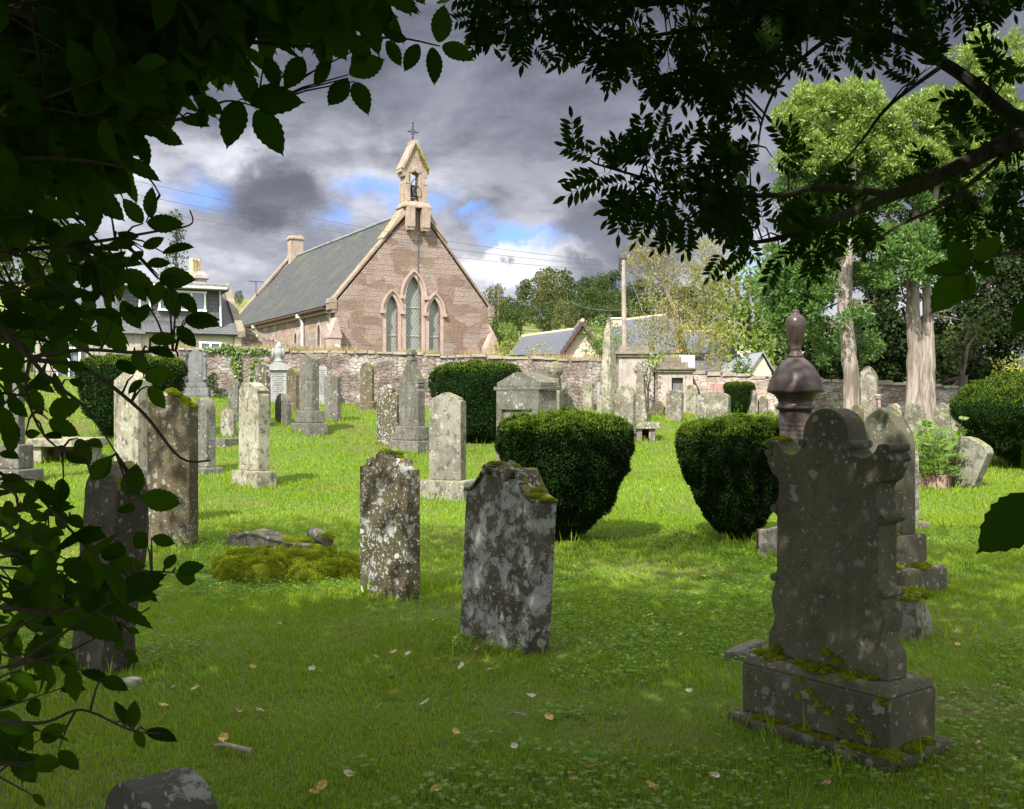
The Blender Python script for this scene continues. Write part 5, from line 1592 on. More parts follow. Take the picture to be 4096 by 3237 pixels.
# mossy boulder behind the front monument
x1, y1, z1 = on_ground(3650, 2566)
rb = MB().box(0, 0, -0.1, 0.34, 0.36, 0.40, top=(0.8, 0.75)).build('mossy_boulder', M_ROUGH, None, bevel=0.05, sub=2, rough=0.05, loc=(x1, y1 + 0.2, z1), rot=(0, 0, R(-35)))
tag(rb, 'mossy rough boulder right behind the great front monument', 'boulder')
moss_cushion('moss', [(0, 0, 0.27, 0.18, 0.17, 0.07), (-0.08, -0.1, 0.24, 0.11, 0.08, 0.10), (0.08, 0.06, 0.28, 0.12, 0.11, 0.06), (-.13, -.12, .12, .06, .06, .1)], rb, tuft=0.012)

# ------------------------------------------------------------------ the four near stones
def near_axes(bl, br):
    """front-bottom-left and front-bottom-right pixels on the ground -> origin, angle, width"""
    a = Vector(on_ground(*bl)); b = Vector(on_ground(*br))
    u = b - a; u.z = 0
    return a, b, math.atan2(u.y, u.x), u.length

# A: scrolled brown stone
a, b, ang, W = near_axes((1440, 2372), (1630, 2408))
T = 0.14
d = (a.y + b.y) / 2
H = (2392 - 1799) * d / F
stA = thing('gravestone', 'brown gravestone with small scrolls and white lichen spots right of the moss mound', 'gravestone', ((a.x + b.x) / 2 - math.sin(ang) * T / 2, d + math.cos(ang) * T / 2, 0), rot=(R(0.5), R(0.4), ang))
mb = MB().prism(half(SH['scroll'], W, H), -T / 2, T / 2)
mb.v = [(x, y, z if z > 0.001 else -0.15) for x, y, z in mb.v]
mb.build('slab', M_DARK, stA, bevel=0.012, seg=2)
for sg in (-1, 1):
    cx_, cz_ = sg * 0.28 * W, H - 0.15 * W
    MB().tube([(cx_, -T / 2 - 0.012, cz_), (cx_, T / 2 + 0.012, cz_)], 0.055 * W, 14).build('scroll', M_DARK, stA, bevel=0.006)
ml = [(x * W, random.uniform(-0.05, 0.05), H - z * W - 0.005, 0.035, 0.045, 0.02) for x, z in ((0.05, 0.005), (0.10, 0.02), (0.13, 0.04), (-0.4, 0.2), (-0.45, 0.215), (0.17, .08), (-.03, 0))]
moss_cushion('moss', ml, stA, tuft=0.010)

# B: white sheeted stone in the centre, slightly leaning
a, b, ang, W = near_axes((1838, 2538), (2118, 2626))
T = 0.17
d = (a.y + b.y) / 2
H = (2585 - 1852) * d / F
stB = thing('gravestone', 'large lichen sheeted gravestone with scrolled pediment in the centre foreground', 'gravestone', ((a.x + b.x) / 2 - math.sin(ang) * T / 2, d + math.cos(ang) * T / 2, 0), rot=(R(-1.5), R(2.4), ang))
mb = MB().prism(half(SH['scrollb'], W, H), -T / 2, T / 2)
mb.v = [(x, y, z if z > 0.001 else -0.2) for x, y, z in mb.v]
mb.build('slab', M_DARKB, stB, bevel=0.014, seg=2)
for sg in (-1, 1):                                   # coping that follows the ogee, with rolled ends
    pts = [(sg * x * W, H - z * W) for x, z in ((.14, .085), (.17, .06), (.21, .072), (.25, .112), (.30, .177), (.36, .237), (.43, .277), (.5, .287))]
    up = [(sg * x * W, H - z * W) for x, z in ((.505, .258), (.43, .248), (.362, .208), (.302, .148), (.252, .083), (.21, .043), (.17, .03), (.125, .04))]
    poly = pts + up
    rl_ = MB().prism(poly if sg > 0 else poly[::-1], -T / 2 - 0.02, T / 2 + 0.015)
    rl_.tube([(sg * 0.165 * W, -T / 2 - 0.045, H - 0.075 * W), (sg * 0.165 * W, T / 2 + 0.025, H - 0.075 * W)], 0.045 * W, 16)
    rl_.build('scroll_coping', M_DARK, stB, bevel=0.008)
MB().box(0, 0, H - 0.149 * W, 0.09 * W, T * 0.7, 0.07 * W, top=(1.9, 1.3)).box(0, 0, H - 0.078 * W, 0.205 * W, T, 0.095 * W, top=(0.10, 0.12)).build('pyramid_cap', M_DARK, stB, bevel=0.008)
ml = [(0.02, 0.02, H - 0.035 * W, 0.03, 0.04, 0.02), (-0.03, -0.03, H - 0.05 * W, 0.03, 0.03, 0.02), (0.47 * W, 0, H - 0.255 * W, 0.05, 0.08, 0.022), (0.42 * W, -0.03, H - 0.235 * W, 0.05, 0.06, 0.025), (0.37 * W, 0.02, H - 0.20 * W, 0.04, 0.06, 0.025), (-0.17 * W, -0.02, H - 0.028 * W, 0.035, 0.08, 0.018), (-0.25 * W, 0, H - 0.055 * W, 0.04, 0.07, 0.018), (-.31 * W, 0, H - .14 * W, .04, .06, .02), (-.4 * W, 0, H - .225 * W, .05, .07, .02)]
moss_cushion('moss', ml, stB, tuft=0.010)

# C: great front monument on the right
a = Vector(on_ground(2906, 2884)); b = Vector(on_ground(3560, 3105))
ang = math.atan2(b.y - a.y, b.x - a.x)
BW = (b - a).length
BT = 0.52
d = (a.y + b.y) / 2
u = Vector((math.cos(ang), math.sin(ang), 0)); v_ = Vector((-math.sin(ang), math.cos(ang), 0))
ctr = (a + b) / 2 + v_ * BT / 2
mon = thing('gravestone', 'great dark ornate gravestone with scrolled outline on a mossy stepped base', 'gravestone', (ctr.x, ctr.y, 0), rot=(0, 0, ang))
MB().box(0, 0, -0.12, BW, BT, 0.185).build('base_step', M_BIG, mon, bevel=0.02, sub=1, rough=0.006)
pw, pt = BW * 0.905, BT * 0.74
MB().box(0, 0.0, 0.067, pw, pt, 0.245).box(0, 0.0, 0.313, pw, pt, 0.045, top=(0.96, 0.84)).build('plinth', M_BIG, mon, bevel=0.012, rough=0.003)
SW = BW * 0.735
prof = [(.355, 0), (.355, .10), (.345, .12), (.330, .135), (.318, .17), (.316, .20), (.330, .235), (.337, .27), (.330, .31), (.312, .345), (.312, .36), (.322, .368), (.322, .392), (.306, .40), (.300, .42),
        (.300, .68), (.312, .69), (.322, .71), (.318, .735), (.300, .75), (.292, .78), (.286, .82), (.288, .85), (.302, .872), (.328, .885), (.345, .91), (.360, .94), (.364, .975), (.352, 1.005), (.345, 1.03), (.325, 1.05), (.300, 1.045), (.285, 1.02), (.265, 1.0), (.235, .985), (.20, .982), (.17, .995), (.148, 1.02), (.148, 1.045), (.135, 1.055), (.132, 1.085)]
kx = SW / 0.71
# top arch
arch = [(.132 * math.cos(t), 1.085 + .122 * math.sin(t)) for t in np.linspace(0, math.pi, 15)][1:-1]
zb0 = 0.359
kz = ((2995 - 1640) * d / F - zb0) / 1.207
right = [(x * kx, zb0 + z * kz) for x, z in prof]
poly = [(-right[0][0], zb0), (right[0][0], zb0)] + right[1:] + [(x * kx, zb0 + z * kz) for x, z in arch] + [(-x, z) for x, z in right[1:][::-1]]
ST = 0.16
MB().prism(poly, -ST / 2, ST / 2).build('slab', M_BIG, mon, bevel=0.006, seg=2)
for x, z in ((.345, 1.03), (.14, 1.04), (.318, .715), (.318, .38), (.35, .985)):
    for sg in (-1, 1):
        MB().tube([(sg * x * kx, -ST / 2 - 0.006, zb0 + z * kz), (sg * x * kx, ST / 2 + 0.01, zb0 + z * kz)], 0.022, 10).build('roll_moulding', M_BIG, mon, bevel=0.004)
# plain back panel is left proud of a chamfered border
ml = []
for i in range(30):
    t = random.choice((random.uniform(-0.15, 0.2), random.uniform(-0.42, -0.2), random.uniform(0.0, 0.3)))
    ml.append((t, random.uniform(-pt / 2 + 0.02, -ST / 2 - 0.0), 0.355, random.uniform(0.02, 0.055), random.uniform(0.018, 0.04), random.uniform(0.010, 0.028)))
for i in range(3):
    ml.append((random.choice((-0.28, -0.3, 0.05)) + random.uniform(-0.05, 0.05), -ST / 2 - 0.005, 0.36 + random.uniform(0, 0.07), 0.04, 0.018, 0.04))
for i in range(26):
    ml.append((random.uniform(-0.3, BW / 2 - 0.02), random.uniform(-BT / 2 + 0.02, -pt / 2 - 0.01), 0.062, random.uniform(0.02, 0.055), random.uniform(0.015, 0.035), random.uniform(0.010, 0.022)))
for i in range(12):
    ml.append((random.uniform(-0.1, pw / 2), -pt / 2 - 0.002, random.uniform(0.08, 0.3), random.uniform(0.015, 0.04), 0.008, random.uniform(0.02, 0.05)))
for i in range(6):
    ml.append((BW / 2 - random.uniform(0.02, 0.1), random.uniform(-0.2, 0.2), 0.06, 0.05, 0.06, 0.03))
for i in range(4):
    ml.append((-0.36 * kx + random.uniform(-.03, .05), random.uniform(-.05, .05), zb0 + (1.03 + random.uniform(-.02, .02)) * kz, 0.05, 0.04, 0.02))
moss_cushion('moss', ml, mon, tuft=0.009)

# D: dark leaning stone behind the leaves on the left
x4, y4, z4 = on_ground(380, 2705)
H = (2705 - 1850) * y4 / F
W = 0.5
prof = [(-0.24, -0.2), (0.13, -0.2), (0.15, 0.2), (0.20, 0.6), (0.215, 1.0), (0.21, H * 0.87), (0.17, H * 0.93), (0.06, H * 0.985), (-0.0, H), (-0.10, H * 0.97), (-0.16, H * 0.9), (-0.18, 0.9), (-0.20, 0.5)]
o = MB().prism(prof, -0.11, 0.11).build('gravestone', M_DARKC, None, bevel=0.02, sub=2, rough=0.02, loc=(x4, y4 + 0.15, z4), rot=(R(-3), R(1), R(-38)))
tag(o, 'dark rough leaning gravestone behind the leafy branches on the left', 'gravestone')

# E: low round topped stone at the bottom edge
p = P(640, 3085, 3.35)
H = p.z
o = MB().prism([(-0.27, -0.15), (0.27, -0.15), (0.27, H - 0.27)] + arcpts(0, H - 0.27, 0.27, 0.27, 4, 176, 18) + [(-0.27, H - 0.27)], -0.10, 0.12).build('gravestone', M_NEARARC, None, bevel=0.012, loc=(p.x + 0.02, 3.30, 0), rot=(R(1), R(2), R(-50)))
tag(o, 'low round topped gravestone cut by the bottom edge, lichen on its crown', 'gravestone')

# ------------------------------------------------------------------ polished column with urn finial
d = gdepth(3200, 2225)
s = d / F
p = P(3213, 2225, d)
colm = thing('polished_column', 'polished red granite column with bell shaped cap and urn finial', 'column monument', (p.x, d + 0.3, gzf(p.x, d)), 0)
d2 = d + 0.3; s2_ = d2 / F
g = colm.location.z
Z = lambda py: P(0, py, d2).z - g
MB().box(0, 0, -0.1, 0.62, 0.62, 0.36, rz=R(40)).build('plinth', M_REDGRAN, colm, bevel=0.015)
cr_ = 65 * s2_
MB().lathe([(cr_ * 1.12, 0.262), (cr_ * 1.12, 0.34), (cr_, 0.38), (cr_ * 0.97, Z(1640))], 40, (0, 0, 0)).build('shaft', M_REDGRAN, colm, smooth=True)
ins = MB()
rr_ = random.Random(4)
for row in range(9):
    z = Z(1700) - row * 0.052
    for k_ in range(34):
        if rr_.random() < 0.2: continue
        a = R(-165) + R(150) * k_ / 34
        rad = cr_ * 0.985 + 0.001
        ins.box(rad * math.cos(a), rad * math.sin(a), z, 0.004, 0.009, 0.022, rz=a)
ins.build('inscription', M_CUT, colm)
MB().lathe([(cr_ * 0.97, Z(1642)), (76 * s2_, Z(1636)), (78 * s2_, Z(1630)), (74 * s2_, Z(1624)), (66 * s2_, Z(1618)), (70 * s2_, Z(1600)), (82 * s2_, Z(1582)), (98 * s2_, Z(1573)), (110 * s2_, Z(1571)), (112 * s2_, Z(1562)), (107 * s2_, Z(1542)), (98 * s2_, Z(1516)), (82 * s2_, Z(1484)), (62 * s2_, Z(1456)), (44 * s2_, Z(1440)), (34 * s2_, Z(1434)), (32 * s2_, Z(1431))], 48).build('cap', M_REDGRAN, colm, smooth=True)
MB().lathe([(30 * s2_, Z(1432)), (33 * s2_, Z(1426)), (30 * s2_, Z(1420)), (24 * s2_, Z(1414)), (19 * s2_, Z(1404)), (22 * s2_, Z(1398)), (22 * s2_, Z(1392)), (20 * s2_, Z(1387)), (25 * s2_, Z(1372)), (34 * s2_, Z(1340)), (40 * s2_, Z(1308)), (41 * s2_, Z(1290)), (37 * s2_, Z(1274)), (28 * s2_, Z(1265)), (17 * s2_, Z(1260)), (14 * s2_, Z(1250)), (15 * s2_, Z(1246)), (12 * s2_, Z(1240)), (2 * s2_, Z(1237))], 32).build('urn_finial', M_REDGRAN, colm, smooth=True)
# ================================================================== CLIPPED YEWS
def yew(label, xl, xr, yt, yb, d, wb=0.45, sprig=0.034, n=30000, src=None, rz=0.0, dome=False, xb=None):
    d = gdepth((xl + xr) / 2 if xb is None else xb, yb)
    s = d / F
    w = (xr - xl) * s
    p = P((xl + xr) / 2 if xb is None else xb, yb, d)
    x, y = p.x, d
    h = (yb - yt) * s + 0.05
    Rm = w / 2 * (y / d)
    root = thing('yew_bush', label, 'clipped yew', (x, y, gzf(x, y)), rz, group='clipped yew bushes')
    if src is not None:
        s_root, (r0, h0) = src
        for ch in s_root.children:
            c = ch.copy(); COL.objects.link(c); c.parent = root
        root.scale = (Rm / r0, Rm / r0, h / h0)
        return root, (r0, h0)
    # profile (radius fraction, height fraction)
    g_ = lambda f: wb + (1 - wb) * f
    prof = [(wb * 0.8, 0.0), (wb, 0.06), (g_(0.30), 0.15), (g_(0.48), 0.24), (g_(0.66), 0.36), (g_(0.84), 0.54), (g_(0.95), 0.68), (1.0, 0.81), (0.985, 0.885), (0.91, 0.94), (0.72, 0.98), (0.4, 0.995), (0.0, 1.0)]
    if dome: prof = [(wb * 0.8, 0.0), (wb, 0.06), (g_(0.35), 0.15), (g_(0.58), 0.26), (g_(0.82), 0.42), (g_(0.96), 0.55), (1.0, 0.63), (0.95, 0.71), (0.82, 0.81), (0.6, 0.91), (0.3, 0.98), (0.0, 1.0)]
    pr = np.array(prof)
    t = np.linspace(0, len(pr) - 1, 60)
    rr = np.interp(t, np.arange(len(pr)), pr[:, 0]) * Rm
    zz_ = np.interp(t, np.arange(len(pr)), pr[:, 1]) * h
    ds = np.hypot(np.diff(rr), np.diff(zz_))
    area = ds * (rr[1:] + rr[:-1]) / 2
    cum = np.concatenate([[0], np.cumsum(area)]) / area.sum()
    q = rng.uniform(size=n)
    i = np.clip(np.searchsorted(cum, q) - 1, 0, len(ds) - 1)
    f = (q - cum[i]) / np.maximum(cum[i + 1] - cum[i], 1e-9)
    r = rr[i] + (rr[i + 1] - rr[i]) * f
    z = zz_[i] + (zz_[i + 1] - zz_[i]) * f
    a = rng.uniform(0, 2 * math.pi, n)
    dr = (rr[i + 1] - rr[i]) / ds[i]; dz = (zz_[i + 1] - zz_[i]) / ds[i]
    N = np.stack([dz * np.cos(a), dz * np.sin(a), -dr], 1)
    C = np.stack([r * np.cos(a), r * np.sin(a), z], 1)
    lump = vnoise3(C * 3.2 + 5.0) * 0.6 + vnoise3(C * 8.0) * 0.4
    C = C + N * ((lump - 0.55) * 0.27 * Rm)[:, None] - N * rng.uniform(0, 0.06 * Rm, n)[:, None]
    D = unit(N * 0.8 + rdir(n) * 0.75 + np.array([0, 0, 0.25]))
    lb = LB()
    lb.add(*leaf_quads(C, D, unit(N + rdir(n) * 0.8), sprig * rng.uniform(0.7, 1.5, n), sprig * rng.uniform(0.35, 0.55, n)))
    # woody core so that nothing shows through
    m_ = 28
    rk = np.maximum(np.minimum(0.88 * rr, rr - 0.15 * Rm), 0.25 * rr)
    G = np.array([[rk[k] * math.cos(2 * math.pi * j / m_), rk[k] * math.sin(2 * math.pi * j / m_), 0.95 * zz_[k]] for k in range(0, 60, 3) for j in range(m_)])
    nk = len(range(0, 60, 3))
    lb.add(G, [[k * m_ + j, k * m_ + (j + 1) % m_, (k + 1) * m_ + (j + 1) % m_, (k + 1) * m_ + j] for k in range(nk - 1) for j in range(m_)])
    lb.build('foliage', M_YEW, root)
    # fresh upright shoots over the top, paler also to paint sunlight there
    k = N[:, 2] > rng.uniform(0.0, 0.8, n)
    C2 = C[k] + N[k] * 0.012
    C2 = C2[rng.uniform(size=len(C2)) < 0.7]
    n2 = len(C2)
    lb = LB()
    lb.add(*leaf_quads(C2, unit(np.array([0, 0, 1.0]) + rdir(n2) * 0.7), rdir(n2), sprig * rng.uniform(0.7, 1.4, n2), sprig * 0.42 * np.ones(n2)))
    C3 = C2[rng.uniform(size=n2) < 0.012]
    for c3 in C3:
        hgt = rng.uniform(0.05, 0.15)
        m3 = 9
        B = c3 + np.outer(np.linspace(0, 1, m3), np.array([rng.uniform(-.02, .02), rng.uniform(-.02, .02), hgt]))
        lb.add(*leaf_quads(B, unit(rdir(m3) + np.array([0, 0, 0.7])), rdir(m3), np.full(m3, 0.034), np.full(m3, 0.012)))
    lb.build('sunlit_shoots', M_YEWNEWSUN, root)
    MB().tube([(0, 0, -0.1), (0.01, 0, 0.12 * h)], [0.13, 0.10], 10).build('trunk', M_BARK, root)
    BARE.append((x, y, wb * Rm * 1.15))
    return root, (Rm, h)

ymain = yew('dark clipped yew like an upturned bell in the centre, between the two tomb monuments', 2008, 2548, 1682, 2168, 13.0, wb=0.22, n=90000, xb=2262)
yew('dark clipped yew half hidden by the polished column and great front monument', 2716, 3190, 1700, 2162, 13.2, src=ymain, rz=2.0, xb=2955)
yew('big clipped yew with sunlit yellow green top at the right edge', 3818, 4430, 1496, 1868, 20.5, wb=0.3, n=70000, sprig=0.042, dome=True, xb=4128)
yfar = yew('broad clipped yew behind the pedimented tomb monument', 1722, 2085, 1463, 1765, 24.0, wb=0.6, sprig=0.055, n=32000)
yew('broad dark clipped yew behind the cream pointed gravestone on the left', 320, 732, 1436, 1745, 24.5, src=yfar, rz=1.3)
yew('small clipped yew behind the ringed stone cross', 2476, 2664, 1490, 1640, 33.0, src=yfar, rz=2.6)
yew('small square clipped yew before the low sunlit wall', 2896, 3022, 1536, 1655, 33.0, src=yfar, rz=3.9)

# ================================================================== TREES
def lump_leaves(lumps, size, dens, squash=1.0, out=0.5, up=0.0, elong=0.55, droop=0.0):
    """lumps = (x, y, z, rx, ry, rz); leaves through the outer part of each lump"""
    Cs = []; Ds = []; Ns = []
    for (x, y, z, rx, ry, rz) in lumps:
        n = max(12, int(dens * 2.6 / elong * (rx * ry * rz) ** (2 / 3) / size ** 2))
        D = rdir(n)
        rad = rng.uniform(0.35, 1.0, n) ** 0.5
        wob = 0.72 + 0.5 * vnoise3(D * 2.2 + np.array([x * 3.1, y * 1.7, z * 2.3]))
        C = np.array([x, y, z]) + D * np.array([rx, ry, rz]) * (rad * wob)[:, None]
        Cs.append(C)
        Ds.append(unit(D * out + rdir(n) * 0.7 + np.array([0, 0, up - droop])))
        Ns.append(unit(D * 0.8 + rdir(n) + np.array([0, 0, 0.5])))
    C = np.concatenate(Cs); n = len(C)
    L = size * rng.uniform(0.7, 1.4, n)
    return leaf_quads(C, np.concatenate(Ds), np.concatenate(Ns), L, L * elong)

def limbs(mb, base, tops, r0, seed=0, n=7, mid=0.35, lean=None):
    rr_ = random.Random(seed)
    for t in tops:
        t = Vector(t)
        pts = []
        for i in range(6):
            k = i / 5
            p = Vector(base).lerp(t, k)
            p.z += (t.z - base[2]) * 0.12 * math.sin(math.pi * k)
            p.x += rr_.uniform(-1, 1) * 0.05 * (t - Vector(base)).length * math.sin(math.pi * k)
            pts.append(p)
        mb.tube(pts, [r0 * (1 - 0.85 * i / 5) for i in range(6)], n)
        for q in (2, 3, 4):
            e_ = pts[q] + (pts[5] - pts[2]).length * 0.5 * Vector((rr_.uniform(-1, 1), rr_.uniform(-1, 1), rr_.uniform(-0.3, 1))).normalized()
            mb.tube([pts[q], (pts[q] + e_) / 2 + Vector((0, 0, 0.05 * (e_ - pts[q]).length)), e_], [r0 * (0.5 - 0.08 * q), r0 * 0.12, r0 * 0.04], 5)

# --- woodland on the hill: a few grown kinds, each copied
WOODKINDS = []
def wood_kind(mat, shape, seed):
    rr_ = random.Random(seed)
    root = bpy.data.objects.new('wood_tree', None); COL.objects.link(root)
    lum = []
    if shape == 'round':
        for i in range(26):
            a = rr_.uniform(0, 6.28); z = rr_.uniform(0.28, 0.95); r = 0.40 * math.sqrt(max(0.05, 1 - ((z - 0.55) / 0.48) ** 2)) * rr_.uniform(0.4, 1)
            k = rr_.uniform(0.10, 0.19)
            lum.append((r * math.cos(a), r * math.sin(a), z, k, k, k * 0.75))
    elif shape == 'pine':
        for i in range(20):
            a = rr_.uniform(0, 6.28); z = rr_.uniform(0.45, 0.97); r = 0.25 * (1.15 - z) * 1.6 * rr_.uniform(0.3, 1)
            k = rr_.uniform(0.08, 0.15)
            lum.append((r * math.cos(a), r * math.sin(a), z, k * 1.1, k * 1.1, k * 0.6))
    else:
        for i in range(24):
            a = rr_.uniform(0, 6.28); z = rr_.uniform(0.15, 0.97); r = 0.28 * math.sqrt(max(0.05, 1 - ((z - 0.45) / 0.55) ** 2)) * rr_.uniform(0.4, 1)
            k = rr_.uniform(0.09, 0.17)
            lum.append((r * math.cos(a), r * math.sin(a), z, k, k, k))
    V, Fq = lump_leaves(lum, 0.042, 2.6, elong=0.7)
    np_mesh('crown', V, Fq, mat, root)
    mb = MB().tube([(0, 0, -0.05), (0.01, 0, 0.3), (0.0, 0.01, 0.6), (0, 0, 0.85)], [0.028, 0.022, 0.015, 0.006], 7)
    limbs(mb, (0, 0, 0.3), [(l[0], l[1], l[2]) for l in lum[:9]], 0.012, seed, 5)
    mb.build('trunk', M_BARK, root)
    return root
kinds = {'oak': wood_kind(M_WOOD, 'round', 1), 'autumn': wood_kind(M_WOODB, 'round', 2), 'pine': wood_kind(M_PINE, 'pine', 3), 'tall': wood_kind(M_WOOD, 'tall', 4), 'bush': wood_kind(M_SYC, 'round', 5)}
used_kind = set()
def wood(kind, label, px, ptop, width, d, pbase=None, group='trees of the wood on the hill', wide=None):
    p = P(px, 0, d)
    zb = gzf(p.x, d) - 0.3
    h = P(0, ptop, d).z - zb
    src_ = kinds[kind]
    if kind not in used_kind:
        used_kind.add(kind); r = src_
    else:
        r = src_.copy(); COL.objects.link(r)
        for ch in src_.children:
            c = ch.copy(); COL.objects.link(c); c.parent = r
    w = width * d / F
    r.location = (p.x, d, zb)
    k = w / 0.95 if kind != 'pine' else w / 0.62
    if kind == 'tall': k = w / 0.72
    r.scale = (k, k, h)
    r.rotation_euler = (0, 0, random.uniform(0, 6.28))
    tag(r, label, 'tree', group, 'thing')
    return r
WL = 'dark broad-leaved tree standing in the wood on the hill'
PLb = 'dark pine standing in the wood on the hill'
for (kd, px, tp, w, d) in [
    ('oak', 2130, 1112, 150, 185), ('oak', 2215, 1072, 190, 190), ('oak', 2300, 1112, 150, 192), ('oak', 2372, 1106, 120, 195),
    ('oak', 2350, 1150, 130, 182), ('oak', 2270, 1158, 150, 180), ('oak', 2590, 1124, 150, 190), ('oak', 2700, 1140, 160, 190),
    ('tall', 2405, 1108, 90, 188), ('tall', 2520, 1146, 120, 185), ('oak', 2060, 1185, 150, 170), ('oak', 2160, 1200, 170, 160),
    ('oak', 2320, 1215, 160, 158), ('oak', 2425, 1220, 160, 158), ('oak', 2520, 1215, 170, 160), ('tall', 2600, 1210, 160, 158), ('oak', 2800, 1160, 190, 185), ('oak', 2900, 1170, 190, 185),
    ('oak', 2080, 1240, 120, 150), ('tall', 2200, 1240, 120, 150), ('oak', 2450, 1160, 140, 176), ('tall', 2000, 1200, 110, 165)]:
    wood(kd, WL, px, tp, w, d)
for (px, tp, w, d) in [(2452, 1082, 110, 192), (2425, 1100, 90, 194), (2560, 1118, 90, 186), (2335, 1110, 80, 186), (2500, 1150, 90, 178)]:
    wood('pine', PLb, px, tp, w, d)
wood('autumn', 'bronze tinged broad tree at the left end of the wood, above the pale field', 2195, 1090, 150, 168)
wood('autumn', 'small brownish tree at the lower edge of the wood beside the pale field', 2262, 1200, 120, 140)
wood('autumn', 'pale topped tree beside the church gable, against the sky', 1975, 1140, 110, 120)
wood('oak', 'bushy green tree close behind the right end of the church', 2020, 1215, 150, 80, group='trees behind the church')
wood('bush', 'lighter green bush below the bushy tree right of the church', 2035, 1300, 120, 74, group='trees behind the church')
wood('autumn', 'tiny dark tree on the skyline of the field left of the church', 955, 1162, 40, 200, group='trees on the left skyline')
wood('oak', 'large dark tree rising behind the house at the far left', 120, 860, 460, 75, group='trees on the left skyline')
wood('oak', 'dark tree behind the house chimneys, seen through the leaves', 330, 960, 260, 78, group='trees on the left skyline')

def big_tree(name, label, base, lumps, mat, bark, r0, size, dens, tops=None, seed=0, elong=0.55, out=0.5, up=0.0, droop=0.0, cat='tree', trunk=None, limb=0.35):
    """lumps given as (px, py, radius px, d); base = (px, d)"""
    bx = P(base[0], 0, base[1]).x; by = base[1]; bz = gzf(bx, by)
    root = thing(name, label, cat, (bx, by, bz))
    L = []
    for it in lumps:
        px, py, r, d = it[:4]
        sq = it[4] if len(it) > 4 else 0.85
        p = P(px, py, d)
        rr_ = r * d / F
        L.append((p.x - bx, p.y - by, p.z - bz, rr_, rr_ * 1.1, rr_ * sq))
    V, Fq = lump_leaves(L, size, dens, elong=elong, out=out, up=up, droop=droop)
    np_mesh('crown', V, Fq, mat, root)
    mb = MB()
    if trunk:
        pts = [Vector(P(px, py, d)) - Vector((bx, by, bz)) for px, py, d in trunk[0]]
        mb.tube(pts, trunk[1], 10)
        fork = pts[-2]
    else:
        top = max(l[2] for l in L)
        mb.tube([(0, 0, -0.2), (0, 0, top * 0.4)], [r0, r0 * 0.75], 10)
        fork = Vector((0, 0, top * 0.38))
    sel = L if len(L) < 16 else L[::2]
    if trunk:
        for j, l in enumerate(sel):
            c3 = Vector(l[:3])
            cand = [q for q in pts[1:] if q.z < c3.z + 0.3] or pts[:2]
            b3 = min(cand, key=lambda q: (q - c3).length)
            limbs(mb, tuple(b3), [tuple(c3)], r0 * limb, seed + j, 6)
        sel = []
    limbs(mb, tuple(fork), [(l[0], l[1], l[2]) for l in sel], r0 * limb, seed, 6)
    mb.build('trunk', bark, root)
    return root

# --- spindly willow in front of the long slate house
wl = [(2600, 985, 85, 50), (2545, 1010, 60, 50), (2660, 1050, 90, 51), (2580, 1080, 80, 50), (2720, 1100, 90, 51), (2800, 1015, 85, 50), (2860, 985, 70, 50), (2840, 1085, 95, 51), (2650, 1160, 95, 51), (2770, 1180, 110, 52), (2890, 1170, 95, 51), (2610, 1250, 95, 50), (2700, 1270, 110, 50), (2820, 1270, 95, 51), (2560, 1350, 80, 49), (2660, 1355, 95, 49), (2760, 1350, 90, 49), (2840, 1370, 80, 49), (2870, 1440, 60, 48), (2900, 1320, 80, 50), (2500, 1040, 40, 49), (2600, 1420, 60, 48), (2840, 1470, 50, 48)]
big_tree('willow_tree', 'spindly yellowing willow with open drooping crown behind the wall monuments', (2740, 50), wl, M_BIRCH, M_BARKW, 0.15, 0.17, 1.35, elong=0.22, out=0.3, droop=0.75, seed=3, limb=0.22,
         trunk=([(2745, 1560, 50), (2735, 1400, 50), (2700, 1250, 50), (2650, 1130, 50), (2590, 1010, 50)], [0.2, 0.17, 0.13, 0.08, 0.03]))
sy = [(2905, 1110, 85, 66), (2985, 1080, 85, 66), (3060, 1130, 80, 66), (2950, 1190, 100, 65), (3050, 1230, 105, 65), (2900, 1270, 95, 64), (2990, 1310, 110, 64), (3080, 1340, 95, 64), (2960, 1400, 80, 63), (3040, 1420, 80, 63), (3130, 1250, 90, 66), (2830, 1130, 70, 67), (3110, 1420, 70, 62), (2880, 1360, 60, 63)]
big_tree('sycamore_tree', 'bright green dense sycamore right of the willow', (3010, 66), sy, M_SYC, M_BARK, 0.45, 0.26, 2.6, elong=0.8, seed=5)
wood('oak', 'tall dark tree behind the sycamore, next to the cypress', 3110, 1010, 180, 84, group='trees right of the willow')
wood('pine', 'thin pine against the white cloud behind the sycamore', 2760, 1150, 110, 150)

